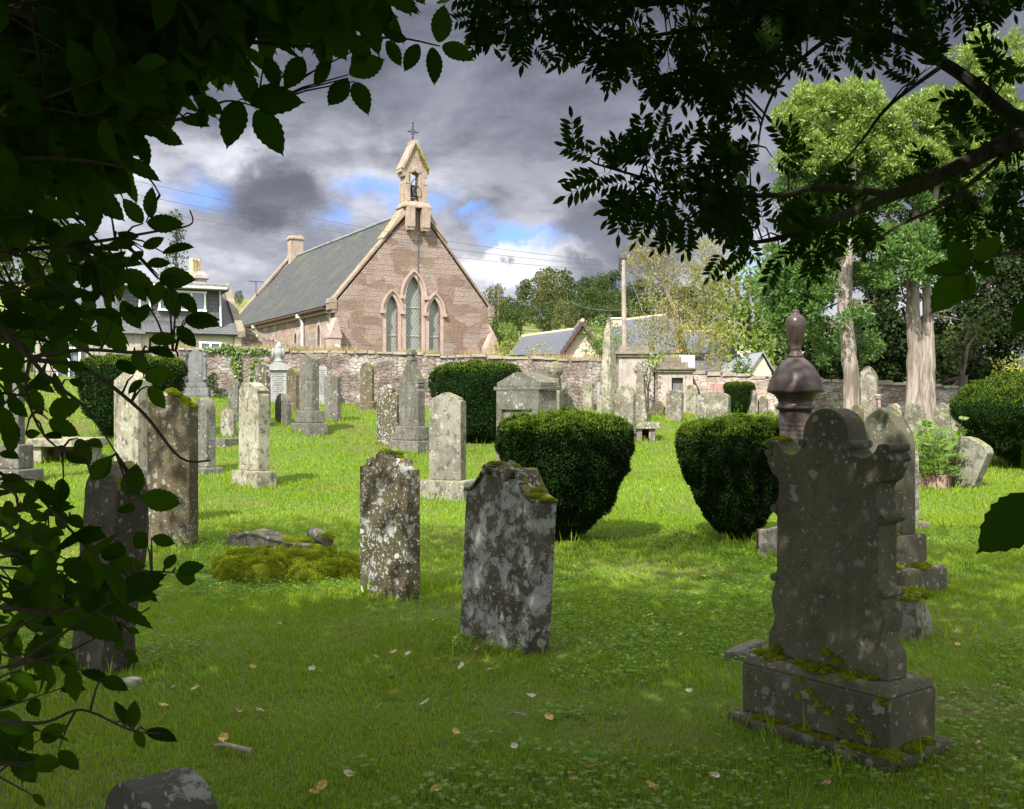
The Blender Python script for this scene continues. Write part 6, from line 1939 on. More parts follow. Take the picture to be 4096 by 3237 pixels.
# --- the two tall cypresses with bare pale trunks
def fluffy(cx_, cy_, r, d, n, seed):
    rr_ = random.Random(seed)
    out = []
    for i in range(n):
        a = rr_.uniform(0, 6.28); k = rr_.uniform(0, 1) ** 0.5
        out.append((cx_ + r * k * math.cos(a), cy_ + r * k * math.sin(a) * 0.9, r * rr_.uniform(0.28, 0.45), d + rr_.uniform(-0.9, 0.9), rr_.uniform(0.9, 1.25)))
    return out
def cypress(label, base, trunks, zones, zones_top, mat_n=None, snags=()):
    bx = P(base[0], 0, base[1]).x; by = base[1]; bz = gzf(bx, by)
    root = thing('cypress_tree', label, 'cypress', (bx, by, bz))
    o3 = Vector((bx, by, bz))
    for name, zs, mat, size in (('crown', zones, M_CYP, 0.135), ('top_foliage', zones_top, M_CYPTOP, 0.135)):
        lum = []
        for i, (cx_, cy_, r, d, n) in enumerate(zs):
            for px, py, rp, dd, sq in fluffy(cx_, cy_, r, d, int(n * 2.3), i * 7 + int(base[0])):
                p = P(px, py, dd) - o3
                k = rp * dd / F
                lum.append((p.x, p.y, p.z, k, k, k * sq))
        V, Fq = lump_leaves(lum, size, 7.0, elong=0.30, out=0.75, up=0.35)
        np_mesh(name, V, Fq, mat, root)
    for pts, rad in trunks:
        mb = MB()
        q = [P(px, py, d) - o3 for px, py, d in pts]
        # lengthen into many rings for a slightly uneven bole
        Q = []; Rr = []
        for i in range(len(q) - 1):
            for k in range(6):
                t = k / 6
                Q.append(q[i].lerp(q[i + 1], t) + Vector((random.uniform(-.012, .012), random.uniform(-.012, .012), 0)))
                Rr.append((rad[i] + (rad[i + 1] - rad[i]) * t) * random.uniform(0.95, 1.05))
        Q.append(q[-1]); Rr.append(rad[-1])
        mb.tube(Q, Rr, 14)
        mb.build('trunk', M_BARKP, root, smooth=True)
    mb = MB()
    rr_ = random.Random(int(base[0]))
    for (px, py, d, n, sgn, length) in snags:
        for i in range(n):
            p0 = P(px, py + rr_.uniform(-12, 12), d - 0.15) - o3
            dirv = Vector((sgn * rr_.uniform(0.5, 1.0), -rr_.uniform(0.1, 0.7), rr_.uniform(-0.35, 0.55))).normalized()
            l = length * d / F * rr_.uniform(0.5, 1.1)
            pts = [p0 + dirv * l * t + Vector((0, 0, 0.15 * l * t * t * rr_.uniform(-1, 1.4))) for t in (0, .3, .6, 1)]
            mb.tube(pts, [0.022, 0.018, 0.012, 0.004], 5)
            for q_ in (1, 2):
                e_ = pts[q_] + (dirv + Vector((rr_.uniform(-.5, .5), rr_.uniform(-.5, .5), rr_.uniform(-.6, .6)))) * l * 0.35
                mb.tube([pts[q_], e_], [0.010, 0.003], 4)
    if snags: mb.build('dead_twigs', M_BARKW, root)
    return root
cypress('cypress with a single leaning pale trunk behind the gothic arched stone', (3405, 29.0),
        [([(3412, 1720, 29), (3402, 1480, 29), (3386, 1310, 29), (3380, 1230, 29), (3384, 1005, 29), (3400, 760, 29), (3420, 500, 29)], [0.25, 0.215, 0.20, 0.20, 0.19, 0.16, 0.07])],
        [(3180, 1080, 90, 29.6, 9), (3130, 1180, 100, 29.8, 10), (3240, 1160, 95, 29.4, 10), (3280, 1060, 85, 29.6, 9), (3150, 1280, 75, 29.9, 8), (3250, 1290, 70, 29.5, 6), (3100, 1010, 50, 30.0, 5), (3440, 1270, 55, 28.8, 6), (3370, 1290, 30, 28.6, 3), (3330, 1400, 60, 30.2, 6), (3460, 1380, 60, 30.2, 6), (3330, 980, 80, 30, 8), (3440, 960, 80, 30, 7), (3480, 1100, 60, 30.2, 6), (3250, 900, 100, 30, 9), (3350, 840, 110, 30, 10), (3460, 800, 100, 30, 9), (3200, 780, 90, 30, 8), (3300, 700, 110, 30, 9), (3430, 680, 90, 30, 8), (3540, 760, 70, 30, 7), (3220, 660, 70, 30, 6)],
        [(3260, 470, 95, 29.5, 10), (3360, 410, 95, 29.5, 12), (3330, 520, 110, 29.3, 12), (3450, 520, 95, 29.5, 10), (3220, 560, 70, 29.5, 7), (3400, 600, 90, 29.3, 9), (3150, 490, 70, 29.6, 7), (3240, 400, 65, 29.6, 6), (3480, 430, 85, 29.6, 8), (3560, 530, 80, 29.6, 8), (3540, 640, 75, 29.5, 7), (3160, 640, 60, 29.5, 5), (3290, 640, 70, 29.2, 7)],
        snags=[(3384, 1300, 29, 9, -1, 110), (3382, 1220, 29, 6, 1, 110), (3385, 1030, 29, 5, -1, 60)])
cypress('twin trunked pale cypress towering on the right behind the small stones', (3685, 29.5),
        [([(3655, 1745, 29.5), (3660, 1560, 29.5), (3664, 1400, 29.5), (3652, 1270, 29.5), (3650, 1010, 29.6), (3680, 700, 29.7), (3720, 420, 29.7)], [0.30, 0.25, 0.235, 0.20, 0.15, 0.11, 0.04]),
         ([(3712, 1745, 29.4), (3708, 1560, 29.4), (3710, 1420, 29.4), (3712, 1270, 29.4), (3703, 1105, 29.4), (3740, 800, 29.5), (3800, 400, 29.6)], [0.28, 0.235, 0.22, 0.14, 0.11, 0.09, 0.03])],
        [(3640, 1000, 90, 29.0, 9), (3740, 1000, 90, 29.0, 9), (3690, 1080, 60, 28.8, 6), (3380, 960, 60, 28.6, 5), (3580, 930, 70, 29.4, 7), (3820, 960, 80, 29.4, 8), (3560, 1130, 40, 28.8, 4), (3700, 900, 100, 29.8, 9), (3820, 860, 100, 29.8, 9), (3920, 900, 80, 30, 7), (3620, 800, 90, 30, 8), (3760, 780, 110, 30, 9), (3900, 780, 100, 30, 8), (3980, 850, 70, 30, 6), (3850, 640, 110, 30, 9), (3700, 660, 100, 30, 8), (3960, 660, 90, 30, 7), (3550, 1010, 50, 29.2, 5)],
        [(3740, 420, 80, 29.5, 8), (3700, 540, 90, 29.5, 9), (3820, 500, 100, 29.4, 10), (3900, 400, 90, 29.6, 9), (3960, 290, 80, 29.6, 8), (3890, 220, 70, 29.7, 6), (3930, 140, 50, 29.7, 5), (3990, 390, 70, 29.6, 7), (3920, 540, 80, 29.6, 8), (3800, 620, 80, 29.4, 7), (3640, 470, 75, 29.6, 7), (3610, 620, 75, 29.4, 7), (4020, 250, 65, 29.7, 6), (4040, 480, 80, 29.6, 7), (3990, 610, 80, 29.6, 7), (4050, 160, 50, 29.7, 4), (3720, 640, 80, 29.3, 7), (3880, 660, 80, 29.3, 7)],
        snags=[(3640, 1180, 29.5, 8, -1, 50), (3660, 1120, 29.5, 8, 1, 40), (3720, 1255, 29.4, 7, 1, 130), (3650, 1260, 29.5, 4, -1, 60), (3690, 1140, 29.4, 7, 1, 30)])
# --- dark broad-leaved trees in shade behind them
def dark_tree(label, base, zones, seed, mat=None, dens=2.0):
    L = []
    for i, (cx_, cy_, r, d, n) in enumerate(zones):
        rr_ = random.Random(seed * 31 + i)
        for k in range(int(n * 1.8)):
            a = rr_.uniform(0, 6.28); q = rr_.uniform(0, 1) ** 0.5
            L.append((cx_ + r * q * math.cos(a), cy_ + r * q * math.sin(a), r * rr_.uniform(0.3, 0.5), d + rr_.uniform(-1.2, 1.2)))
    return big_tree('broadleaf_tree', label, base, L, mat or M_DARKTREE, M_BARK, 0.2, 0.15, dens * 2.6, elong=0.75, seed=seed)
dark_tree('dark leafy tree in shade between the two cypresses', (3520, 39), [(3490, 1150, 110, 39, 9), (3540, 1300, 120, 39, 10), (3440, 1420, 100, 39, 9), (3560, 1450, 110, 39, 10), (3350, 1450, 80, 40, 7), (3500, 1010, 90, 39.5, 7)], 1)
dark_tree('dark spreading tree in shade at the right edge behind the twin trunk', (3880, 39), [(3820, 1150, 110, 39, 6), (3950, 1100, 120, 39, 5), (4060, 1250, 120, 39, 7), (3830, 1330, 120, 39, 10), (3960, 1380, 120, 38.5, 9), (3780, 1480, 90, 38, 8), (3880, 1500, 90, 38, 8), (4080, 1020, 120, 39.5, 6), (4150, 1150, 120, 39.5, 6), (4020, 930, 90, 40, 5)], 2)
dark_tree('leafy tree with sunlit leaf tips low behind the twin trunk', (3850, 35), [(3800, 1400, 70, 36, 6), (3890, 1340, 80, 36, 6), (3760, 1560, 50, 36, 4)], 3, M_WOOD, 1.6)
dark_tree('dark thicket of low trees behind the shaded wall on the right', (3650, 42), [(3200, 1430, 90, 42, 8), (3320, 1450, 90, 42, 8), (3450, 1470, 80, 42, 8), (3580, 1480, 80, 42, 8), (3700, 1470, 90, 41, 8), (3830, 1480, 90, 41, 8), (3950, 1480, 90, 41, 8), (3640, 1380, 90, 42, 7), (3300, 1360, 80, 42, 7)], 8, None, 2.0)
wood('tall', 'dark thicket closing the view at the right edge', 4150, 1000, 420, 62, group='trees right of the willow')
# --- conifer behind the white house, shrubs
def conifer(label, px, ptop, pbase, d):
    p = P(px, 0, d); zb = gzf(p.x, d)
    h = P(0, ptop, d).z - zb
    root = thing('conifer_tree', label, 'conifer', (p.x, d, zb))
    lum = []
    for i in range(120):
        z = random.uniform(0.25, 0.99); r = (1 - z) * 0.24 * h * random.uniform(0.35, 1.05); a = random.uniform(0, 6.28)
        lum.append((r * math.cos(a), r * math.sin(a), z * h - r * 0.25, 0.30, 0.30, 0.17))
    V, Fq = lump_leaves(lum, 0.24, 1.5, elong=0.3, out=0.8, droop=0.3)
    np_mesh('crown', V, Fq, M_PINE, root)
    MB().tube([(0, 0, -0.1), (0, 0, h)], [0.22, 0.02], 8).build('trunk', M_BARK, root)
    return root
conifer('ragged spruce rising behind the house chimney', 705, 850, 1300, 66)
def shrub(name, label, lumps, base, mat, size, dens, cat='shrub', **kw):
    return big_tree(name, label, base, lumps, mat, M_TWIG, 0.05, size, dens, cat=cat, **kw)
shrub('shrub', 'rounded grey green shrub hiding the cottage gable behind the obelisk', [(2380, 1340, 55, 46), (2410, 1300, 50, 46), (2455, 1330, 45, 46), (2370, 1400, 50, 46), (2430, 1390, 60, 46), (2480, 1370, 40, 46)], (2420, 46), M_SHRUB, 0.14, 2.2, elong=0.3)
shrub('shrub', 'yellow green weedy shrub on the wall top at the end of the church', [(1990, 1400, 35, 37), (2030, 1385, 35, 37), (2010, 1430, 30, 36.6), (1975, 1420, 25, 36.6), (2045, 1425, 22, 36.8)], (2012, 37), M_GOLD, 0.10, 1.3, elong=0.3)
shrub('shrub', 'yellow flowered weeds on the wall top before the slate wing', [(2130, 1410, 30, 37.6), (2170, 1400, 32, 37.6), (2200, 1425, 25, 37.6), (2110, 1435, 20, 37.6)], (2155, 37.6), M_GOLD, 0.09, 1.2, elong=0.3)
shrub('shrub', 'bluish green upright garden conifer by the small dormer', [(2975, 1450, 28, 52, 1.5), (2960, 1480, 30, 52, 1.2), (2990, 1490, 28, 52), (2978, 1420, 16, 52)], (2975, 52), M_CYP, 0.12, 3)
shrub('shrub', 'golden green garden conifer at the foot of the bluish one', [(2945, 1480, 22, 51, 1.3), (2938, 1500, 24, 51), (2950, 1455, 12, 51)], (2944, 51), M_SHRUB, 0.10, 3)
shrub('shrub', 'leafy sprouting shrub between ringed cross and stepped wall monument', [(2585, 1440, 30, 35.2), (2600, 1480, 35, 35.2), (2580, 1520, 35, 35.2), (2615, 1440, 26, 35.4), (2560, 1490, 20, 35.2)], (2592, 35.2), M_SHRUB, 0.10, 1.6, elong=0.5)
shrub('shrub', 'low sunlit shrubs beyond the big right-hand yew', [(4000, 1470, 40, 33), (4060, 1450, 45, 33), (4110, 1465, 45, 33)], (4050, 33), M_GOLD, 0.12, 1.6)
def ivy(label, patches, d, dens=240):
    Cs = []
    for (px, py, rx, ry) in patches:
        n = int(dens * rx * ry / 1200)
        a = rng.uniform(0, 2 * math.pi, n); k = rng.uniform(0, 1, n) ** 0.5
        X = px + rx * k * np.cos(a); Y = py + ry * k * np.sin(a)
        dd = d + (X - 900) * 0.0021 - 0.34 - rng.uniform(0, 0.12, n)
        Cs.append(np.stack([(X - CX) / F * dd, dd, CAMZ + (CY - Y) / F * dd], 1))
    C = np.concatenate(Cs); n = len(C); o = C.mean(0)
    V, Fq = leaf_quads(C, unit(np.array([0, -0.3, -0.8]) + rdir(n) * 0.8), unit(np.array([0, -1, 0.3]) + rdir(n) * 0.6), rng.uniform(0.06, 0.13, n), rng.uniform(0.05, 0.10, n))
    ob = np_mesh('ivy', V - o, Fq, M_IVY); ob.location = o
    tag(ob, label, 'ivy')
ivy('ivy trailing over the wall top and down its face left of the church', [(905, 1390, 28, 24), (960, 1400, 60, 16), (1040, 1402, 50, 12), (945, 1450, 22, 40), (950, 1490, 14, 30), (1025, 1455, 26, 26), (1010, 1500, 10, 40), (850, 1395, 40, 10)], 33.9)
ivy('dark ivy patches low on the wall beside the granite gothic monument', [(850, 1520, 20, 40), (725, 1500, 14, 60), (875, 1560, 18, 14)], 33.5)
# dry grass and weeds along the wall top
n = 5200
t = rng.uniform(0, 1, n)
X0, X1 = P(640, 0, 33.3), P(2470, 0, 37.6)
cx_ = X0.x + (X1.x - X0.x) * t; cy_ = X0.y + (X1.y - X0.y) * t + rng.uniform(-0.2, 0.15, n)
keep = vnoise3(np.stack([cx_ * 0.9, cy_ * 0, cx_ * 0.2], 1)) > 0.42
cx_, cy_ = cx_[keep], cy_[keep]; n = len(cx_)
tpx = CX + cx_ / cy_ * F
ztop = CAMZ + (CY - np.interp(tpx, [480, 1000, 1500, 2000, 2478], [1402, 1404, 1418, 1436, 1452])) / F * cy_ + 0.02
C = np.stack([cx_, cy_, ztop - rng.uniform(0, 0.10, n)], 1)
V, Fq = leaf_quads(C, unit(np.array([0, -0.25, 1.0]) + rdir(n) * 0.45), rdir(n), rng.uniform(0.08, 0.36, n), rng.uniform(0.012, 0.028, n))
ob = np_mesh('wall_grass', V, Fq, M_STRAW)
tag(ob, kind='stuff')

# ================================================================== SEEDLING ROWAN
def pinnate(lb, base, d, nrm, length, pairs=6, lw=0.34, curl=0.25):
    """one feathery leaf of paired leaflets"""
    d = np.array(d, float); d /= np.linalg.norm(d)
    nrm = np.array(nrm, float)
    s = np.cross(nrm, d); s /= max(np.linalg.norm(s), 1e-6)
    nn = np.cross(d, s)
    B = []; D = []; L = []
    for i in range(pairs):
        t = 0.22 + 0.72 * i / pairs
        p = np.array(base) + d * length * t - nn * curl * length * t * t * 0.5
        ll = length * lw * (1.0 - 0.25 * abs(i / pairs - 0.45))
        for sg in (-1, 1):
            B.append(p); D.append(d * 0.55 + s * sg * 0.85 - nn * 0.12 + rng.normal(size=3) * 0.06); L.append(ll)
    B.append(np.array(base) + d * length * 0.95 - nn * curl * length * 0.45); D.append(d - nn * 0.3); L.append(length * lw * 0.95)
    B = np.array(B); D = unit(np.array(D)); L = np.array(L).reshape(-1, 1)
    S = unit(np.cross(np.tile(nn, (len(B), 1)) + rng.normal(size=(len(B), 3)) * 0.15, D)); N2 = np.cross(D, S)
    W = L * 0.36
    # six-point leaflet: base, two at 1/3, two at 2/3, tip
    V = np.stack([B, B + D * L * 0.33 + S * W * 0.46 + N2 * W * 0.1, B + D * L * 0.70 + S * W * 0.40 + N2 * W * 0.1, B + D * L, B + D * L * 0.70 - S * W * 0.40 + N2 * W * 0.1, B + D * L * 0.33 - S * W * 0.46 + N2 * W * 0.1], 1).reshape(-1, 3)
    k = np.arange(len(B)).reshape(-1, 1) * 6
    q1 = np.concatenate([k, k + 1, k + 2, k + 3], 1); q2 = np.concatenate([k, k + 3, k + 4, k + 5], 1)
    lb.add(V, np.concatenate([q1, q2]))
    # rachis
    e_ = np.array(base) + d * length * 0.95 - nn * curl * length * 0.45
    m_ = np.array(base) + d * length * 0.5 - nn * curl * length * 0.12
    w = s * length * 0.006
    lb.add(np.array([base - w, base + w, m_ + w, m_ - w, e_ + w, e_ - w]), [[0, 1, 2, 3], [3, 2, 4, 5]])

sx0, sy0, sz0 = on_ground(3760, 1945)
seed_ = thing('rowan_seedling', 'leafy rowan seedling with feathery leaves beside the broken slab', 'seedling', (sx0, sy0 - 0.25, sz0))
lb = LB(); mb = MB()
for i in range(17):
    bx, by = random.uniform(-0.52, 0.42), random.uniform(-0.2, 0.2)
    h = random.uniform(0.55, 1.35) * (1.1 - abs(bx) * 0.7)
    tx = bx + random.uniform(-0.12, 0.12)
    mb.tube([(bx * 0.7, by, 0), (bx, by, h * 0.5), (tx, by, h)], [0.008, 0.006, 0.003], 5)
    for k in range(int(7 * h) + 2):
        t = random.uniform(0.15, 1.0)
        p = Vector((bx * 0.7, by, 0)).lerp(Vector((tx, by, h)), t)
        a = random.uniform(0, 6.28)
        pinnate(lb, np.array(p), (math.cos(a), math.sin(a), random.uniform(0.3, 1.1)), (math.cos(a) * -0.7, math.sin(a) * -0.7 - 0.5, 1), random.uniform(0.20, 0.34), 5, 0.36, 0.5)
lb.build('foliage', M_SEED, seed_)
mb.build('stems', M_TWIG, seed_)
# ================================================================== GRASS, WEEDS, FALLEN LEAVES
def in_bare(x, y):
    m = np.zeros(len(x), bool)
    for bx, by, r in BARE:
        m |= (x - bx) ** 2 + (y - by) ** 2 < r * r
    return m

def blades(n, y0, y1, h0, h1, w0, w1, keepfn=None):
    # even over the visible wedge of ground
    y = np.sqrt(rng.uniform(y0 * y0, y1 * y1, n))
    x = rng.uniform(-1, 1, n) * (0.56 * y + 1.4)
    keep = ~in_bare(x, y)
    cl = vnoise3(np.stack([x * 1.1, y * 1.1, x * 0], 1)) * 0.6 + vnoise3(np.stack([x * 3.7, y * 3.7, x * 0 + 3], 1)) * 0.4
    bare = vnoise3(np.stack([x * 0.9 + 20, y * 0.9, x * 0 + 5], 1)) * 0.6 + vnoise3(np.stack([x * 3.0 + 20, y * 3.0, x * 0 + 8], 1)) * 0.4
    keep &= rng.uniform(size=n) < (0.35 + 1.2 * cl) * np.where(y < 8, np.clip((bare - 0.20) * 6, 0.6, 1), 1)
    x, y, cl = x[keep], y[keep], cl[keep]
    n = len(x)
    z = gz(x, y) - 0.004
    a = rng.uniform(0, 2 * math.pi, n)
    h = rng.uniform(h0, h1, n) * (0.6 + 0.8 * cl)
    w = rng.uniform(w0, w1, n)
    lean = rng.uniform(0.15, 1.0, n)
    comb = vnoise3(np.stack([x * 0.5, y * 0.5, x * 0 + 9], 1)) * 6.28
    dirx = np.cos(a) * 0.75 + np.cos(comb) * 0.6; diry = np.sin(a) * 0.75 + np.sin(comb) * 0.6
    sx, sy = -np.sin(a), np.cos(a)
    B = np.stack([x, y, z], 1)
    S = np.stack([sx, sy, 0 * x], 1) * (w / 2)[:, None]
    Dh = np.stack([dirx, diry, 0 * x], 1)
    m = B + Dh * (h * lean * 0.28)[:, None]; m[:, 2] += h * 0.55
    t = B + Dh * (h * lean * 0.85)[:, None]; t[:, 2] += h * (1.05 - 0.45 * lean)
    V = np.stack([B - S, B + S, m + S * 0.8, m - S * 0.8, t], 1).reshape(-1, 3)
    k = np.arange(n).reshape(-1, 1) * 5
    T3 = np.concatenate([np.concatenate([k, k + 1, k + 2], 1), np.concatenate([k, k + 2, k + 3], 1), np.concatenate([k + 3, k + 2, k + 4], 1)])
    return V, T3
lb = LB()
for args in ((130000, 2.6, 5.5, 0.022, 0.058, 0.0028, 0.005), (170000, 5.5, 9.5, 0.028, 0.066, 0.004, 0.007), (120000, 9.5, 15, 0.035, 0.075, 0.007, 0.011), (90000, 15, 24, 0.045, 0.09, 0.011, 0.018), (60000, 24, 37, 0.055, 0.105, 0.018, 0.028)):
    lb.add(*blades(*args))
g_ = lb.build('grass', M_GRASS)
tag(g_, kind='stuff')
# dry stalks scattered through the turf
n = 9000
y = np.sqrt(rng.uniform(2.8 ** 2, 16 ** 2, n)); x = rng.uniform(-1, 1, n) * (0.56 * y + 1)
k = ~in_bare(x, y); x, y = x[k], y[k]; n = len(x)
C = np.stack([x, y, gz(x, y) + 0.004], 1)
V, Fq = leaf_quads(C, unit(rdir(n) * np.array([1, 1, 0.35]) + np.array([0, 0, 0.3])), rdir(n), rng.uniform(0.03, 0.09, n), 0.0016 + 0.0005 * y)
tag(np_mesh('dry_grass', V, Fq, M_STRAW), kind='stuff')
# long wisps round the feet of stones
WISP = []
for o in list(COL.objects):
    if o.parent is None and o.get('category') in ('gravestone', 'tomb', 'obelisk', 'stone cross', 'table tomb', 'block', 'clipped yew', 'column monument', 'boulder', 'monument'):
        if o.location.y < 34: WISP.append((o.location.x, o.location.y))
W2 = np.array(WISP)
n = len(W2) * 70
i = rng.integers(0, len(W2), n)
ang = rng.uniform(0, 2 * math.pi, n); rad = rng.uniform(0.2, 0.62, n)
x = W2[i, 0] + rad * np.cos(ang); y = W2[i, 1] + rad * np.sin(ang)
C = np.stack([x, y, gz(x, y) - 0.01], 1)
k = rng.uniform(0.10, 0.24, n)
V, Fq = leaf_quads(C, unit(np.array([0, 0, 1.0]) + rdir(n) * 0.5), rdir(n), k, 0.006 + 0.0006 * y)
tag(np_mesh('long_grass', V, Fq, M_GRASS), kind='stuff')

# ground cover: patches of small three-part weed leaves
n = 52000
y = np.sqrt(rng.uniform(3.0 ** 2, 13.5 ** 2, n)); x = rng.uniform(-1, 1, n) * (0.56 * y + 1.0)
pn = vnoise3(np.stack([x * 0.75 + 4, y * 0.75, x * 0], 1)) * 0.7 + vnoise3(np.stack([x * 2.6, y * 2.6, x * 0 + 7], 1)) * 0.3
right = np.clip((x + 0.5) / 4, 0, 1) * 0.10
keep = (pn + right > 0.56) & ~in_bare(x, y)
x, y = x[keep], y[keep]; n = len(x)
C = np.stack([x, y, gz(x, y) + rng.uniform(0.015, 0.06, n)], 1)
lb = LB()
a0 = rng.uniform(0, 2 * math.pi, n)
for da in (-1.0, 0.0, 1.0):
    a = a0 + da
    D = np.stack([np.cos(a), np.sin(a), rng.uniform(-0.1, 0.35, n)], 1)
    L = rng.uniform(0.014, 0.030, n) * (1.25 if da == 0 else 1.0)
    lb.add(*leaf_quads(C, D, np.array([0, 0, 1.0]) + rdir(n) * 0.3, L, L * 0.75))
tag(lb.build('ground_cover', M_WEED), kind='stuff')

# individual fallen leaves
def fallen_mesh(mat, seed):
    rr_ = random.Random(seed)
    pts = []
    for i in range(9):
        t = i / 8
        w = 0.36 * math.sin(math.pi * min(1, t * 0.94 + 0.04)) ** 0.8
        pts.append((t - 0.5, w * (1 + rr_.uniform(-.12, .12)), t))
    V = []; Fq = []
    for i, (t, w, u) in enumerate(pts):
        zc = 0.22 * (u - 0.5) ** 2 * 2
        V += [(t, w, zc + 0.10 + 0.12 * rr_.random()), (t, 0, zc), (t, -w, zc + 0.07 + 0.1 * rr_.random())]
    for i in range(8):
        a = i * 3
        Fq += [(a, a + 3, a + 4, a + 1), (a + 1, a + 4, a + 5, a + 2)]
    me = bpy.data.meshes.new('fallen_leaf')
    me.from_pydata(V, [], Fq); me.materials.append(mat)
    return me
FM = [(fallen_mesh(M_FALLEN, 1), 'yellow fallen leaf lying curled on the grass', 'yellow fallen leaves'), (fallen_mesh(M_FALLENB, 2), 'brown fallen leaf lying curled on the grass', 'brown fallen leaves'), (fallen_mesh(M_FALLENP, 3), 'pale dried fallen leaf on the grass', 'pale fallen leaves')]
spots = [(2812, 2320, 0), (1500, 2650, 0), (1570, 2632, 0), (1635, 2640, 2), (1018, 2690, 0), (740, 2565, 0), (1245, 2700, 2), (1578, 2798, 0), (1815, 2960, 0), (2065, 3018, 2), (2250, 3040, 0), (1910, 2618, 1), (1955, 2705, 1), (1110, 2515, 0), (1250, 3210, 0), (1290, 3180, 0), (900, 2985, 0), (780, 2780, 0), (955, 2870, 1), (1040, 2870, 1), (1470, 2940, 1), (1620, 3010, 1), (1700, 2840, 2), (1850, 2690, 2), (2130, 2810, 2), (2650, 2035, 0), (2640, 1968, 0), (2760, 2790, 2), (3985, 2770, 2), (3930, 1920, 0), (2600, 2480, 0), (2300, 3150, 1), (2370, 3100, 0), (700, 2775, 1), (880, 2380, 0), (1180, 2230, 0), (1500, 2145, 0), (1270, 2060, 0), (2200, 2900, 0), (1900, 3080, 1), (1750, 3190, 0), (1400, 3130, 2), (2500, 2870, 1), (2720, 2560, 0), (2430, 2700, 1), (1330, 2440, 1), (660, 2850, 0), (1740, 2500, 1), (2610, 3180, 0), (2850, 3140, 2), (3300, 3170, 1), (3830, 2600, 0), (3900, 3000, 1)]
for (px, py, k) in spots:
    x_, y_, z_ = on_ground(px + random.uniform(-8, 8), py)
    me, lab, grp = FM[k]
    o = bpy.data.objects.new('fallen_leaf', me); COL.objects.link(o)
    s_ = random.uniform(0.045, 0.07)
    o.scale = (s_, s_, s_); o.location = (x_, y_, z_ + 0.035)
    o.rotation_euler = (random.uniform(-.5, .5), random.uniform(-.5, .5), random.uniform(0, 6.28))
    tag(o, lab, 'leaf', grp)
def stick(label, a, b, r):
    A, B = Vector(on_ground(*a)), Vector(on_ground(*b))
    A.z += 0.03; B.z += 0.03
    d = B - A
    pts = [Vector((0, 0, 0)), d * 0.3 + Vector((0, 0.01, 0.01)), d * 0.65 + Vector((0, -0.008, 0.012)), d]
    o = MB().tube(pts, [r * 0.7, r, r * 0.9, r * 1.25], 8).build('stick', M_STICK, loc=A)
    tag(o, label, 'stick')
stick('bleached knobbly stick on the grass near the low round topped stone', (860, 3008), (1005, 3032), 0.011)
stick('thin bleached twig on the grass right of the centre foreground stone', (2030, 2880), (2105, 2888), 0.005)
# ================================================================== THE TREES THE CAMERA STANDS UNDER
# big serrated leaf template: rows along the midrib
def elm_template(m=17):
    t = np.linspace(0, 1, m)
    w = 0.27 * np.sin(math.pi * np.clip(t, 0, 1) ** 0.82) ** 0.9
    w = w * np.where(t > 0.86, np.clip((1 - t) / 0.14, 0, 1) ** 0.6 * 0.9, 1)
    ser = np.where(np.arange(m) % 2 == 0, 1.0, 0.90)
    w = w * ser
    rows = []
    for i in range(m):
        sweep = 0.03 if i % 2 == 0 else 0.0
        rows.append([(t[i] + sweep * 0.6, w[i], w[i] * 0.22), (t[i], 0, 0), (t[i] + sweep * 0.6, -w[i], w[i] * 0.22)])
    V = np.array(rows).reshape(-1, 3)
    Fq = []
    for i in range(m - 1):
        a = i * 3
        Fq += [[a, a + 1, a + 4, a + 3], [a + 1, a + 2, a + 5, a + 4]]
    return V, np.array(Fq)
ELM_V, ELM_F = elm_template()
def big_leaf(lb, base, d, nrm, L, droop=0.12, wide=1.0):
    d = np.array(d, float); d /= np.linalg.norm(d)
    s = np.cross(np.array(nrm, float), d); s /= max(np.linalg.norm(s), 1e-6)
    nn = np.cross(d, s)
    T = ELM_V
    bend = -droop * T[:, 0] ** 2
    V = np.array(base) + L * (T[:, :1] * d + T[:, 1:2] * wide * s + (T[:, 2:3] + bend[:, None]) * nn)
    lb.add(V, ELM_F)

def PV(px, py, d): return np.array(P(px, py, d))
def in_poly(x, y, poly):
    c = False
    j = len(poly) - 1
    for i in range(len(poly)):
        xi, yi = poly[i]; xj, yj = poly[j]
        if (yi > y) != (yj > y) and x < (xj - xi) * (y - yi) / (yj - yi) + xi: c = not c
        j = i
    return c
def sample_poly(poly, n, rr_):
    x0, x1 = min(p[0] for p in poly), max(p[0] for p in poly); y0, y1 = min(p[1] for p in poly), max(p[1] for p in poly)
    out = []
    while len(out) < n:
        x, y = rr_.uniform(x0, x1), rr_.uniform(y0, y1)
        if in_poly(x, y, poly): out.append((x, y))
    return out

# ------------------------------------------------------------------ broad-leaved tree on the left
rf = random.Random(21)
EL = (-2.9, 1.0)
elm = thing('broadleaf_tree', 'near broad-leaved tree whose dark serrated leaves frame the left side', 'tree', (EL[0], EL[1], gzf(*EL)))
eo = np.array([EL[0], EL[1], gzf(*EL)])
leaf = LB(); twig = MB()
BR = []
def branch(pts, r0, r1, link_=True, own=None):
    """pts = (px, py, d); smoothed and added to the wood"""
    Q = [PV(*p) for p in pts]
    S = []
    for i in range(len(Q) - 1):
        a, b = Q[max(i - 1, 0)], Q[i]; c, e_ = Q[i + 1], Q[min(i + 2, len(Q) - 1)]
        for k in range(6):
            t = k / 6
            S.append(0.5 * ((2 * b) + (-a + c) * t + (2 * a - 5 * b + 4 * c - e_) * t * t + (-a + 3 * b - 3 * c + e_) * t ** 3))
    S.append(Q[-1])
    n = len(S)
    ks = 1.0 if own is not None else 0.55
    twig.tube([Vector(p - eo) for p in S], [max(0.0016, ks * (r0 + (r1 - r0) * i / (n - 1))) for i in range(n)], 7)
    (own if own is not None else BR).append(np.array(S))
    return S
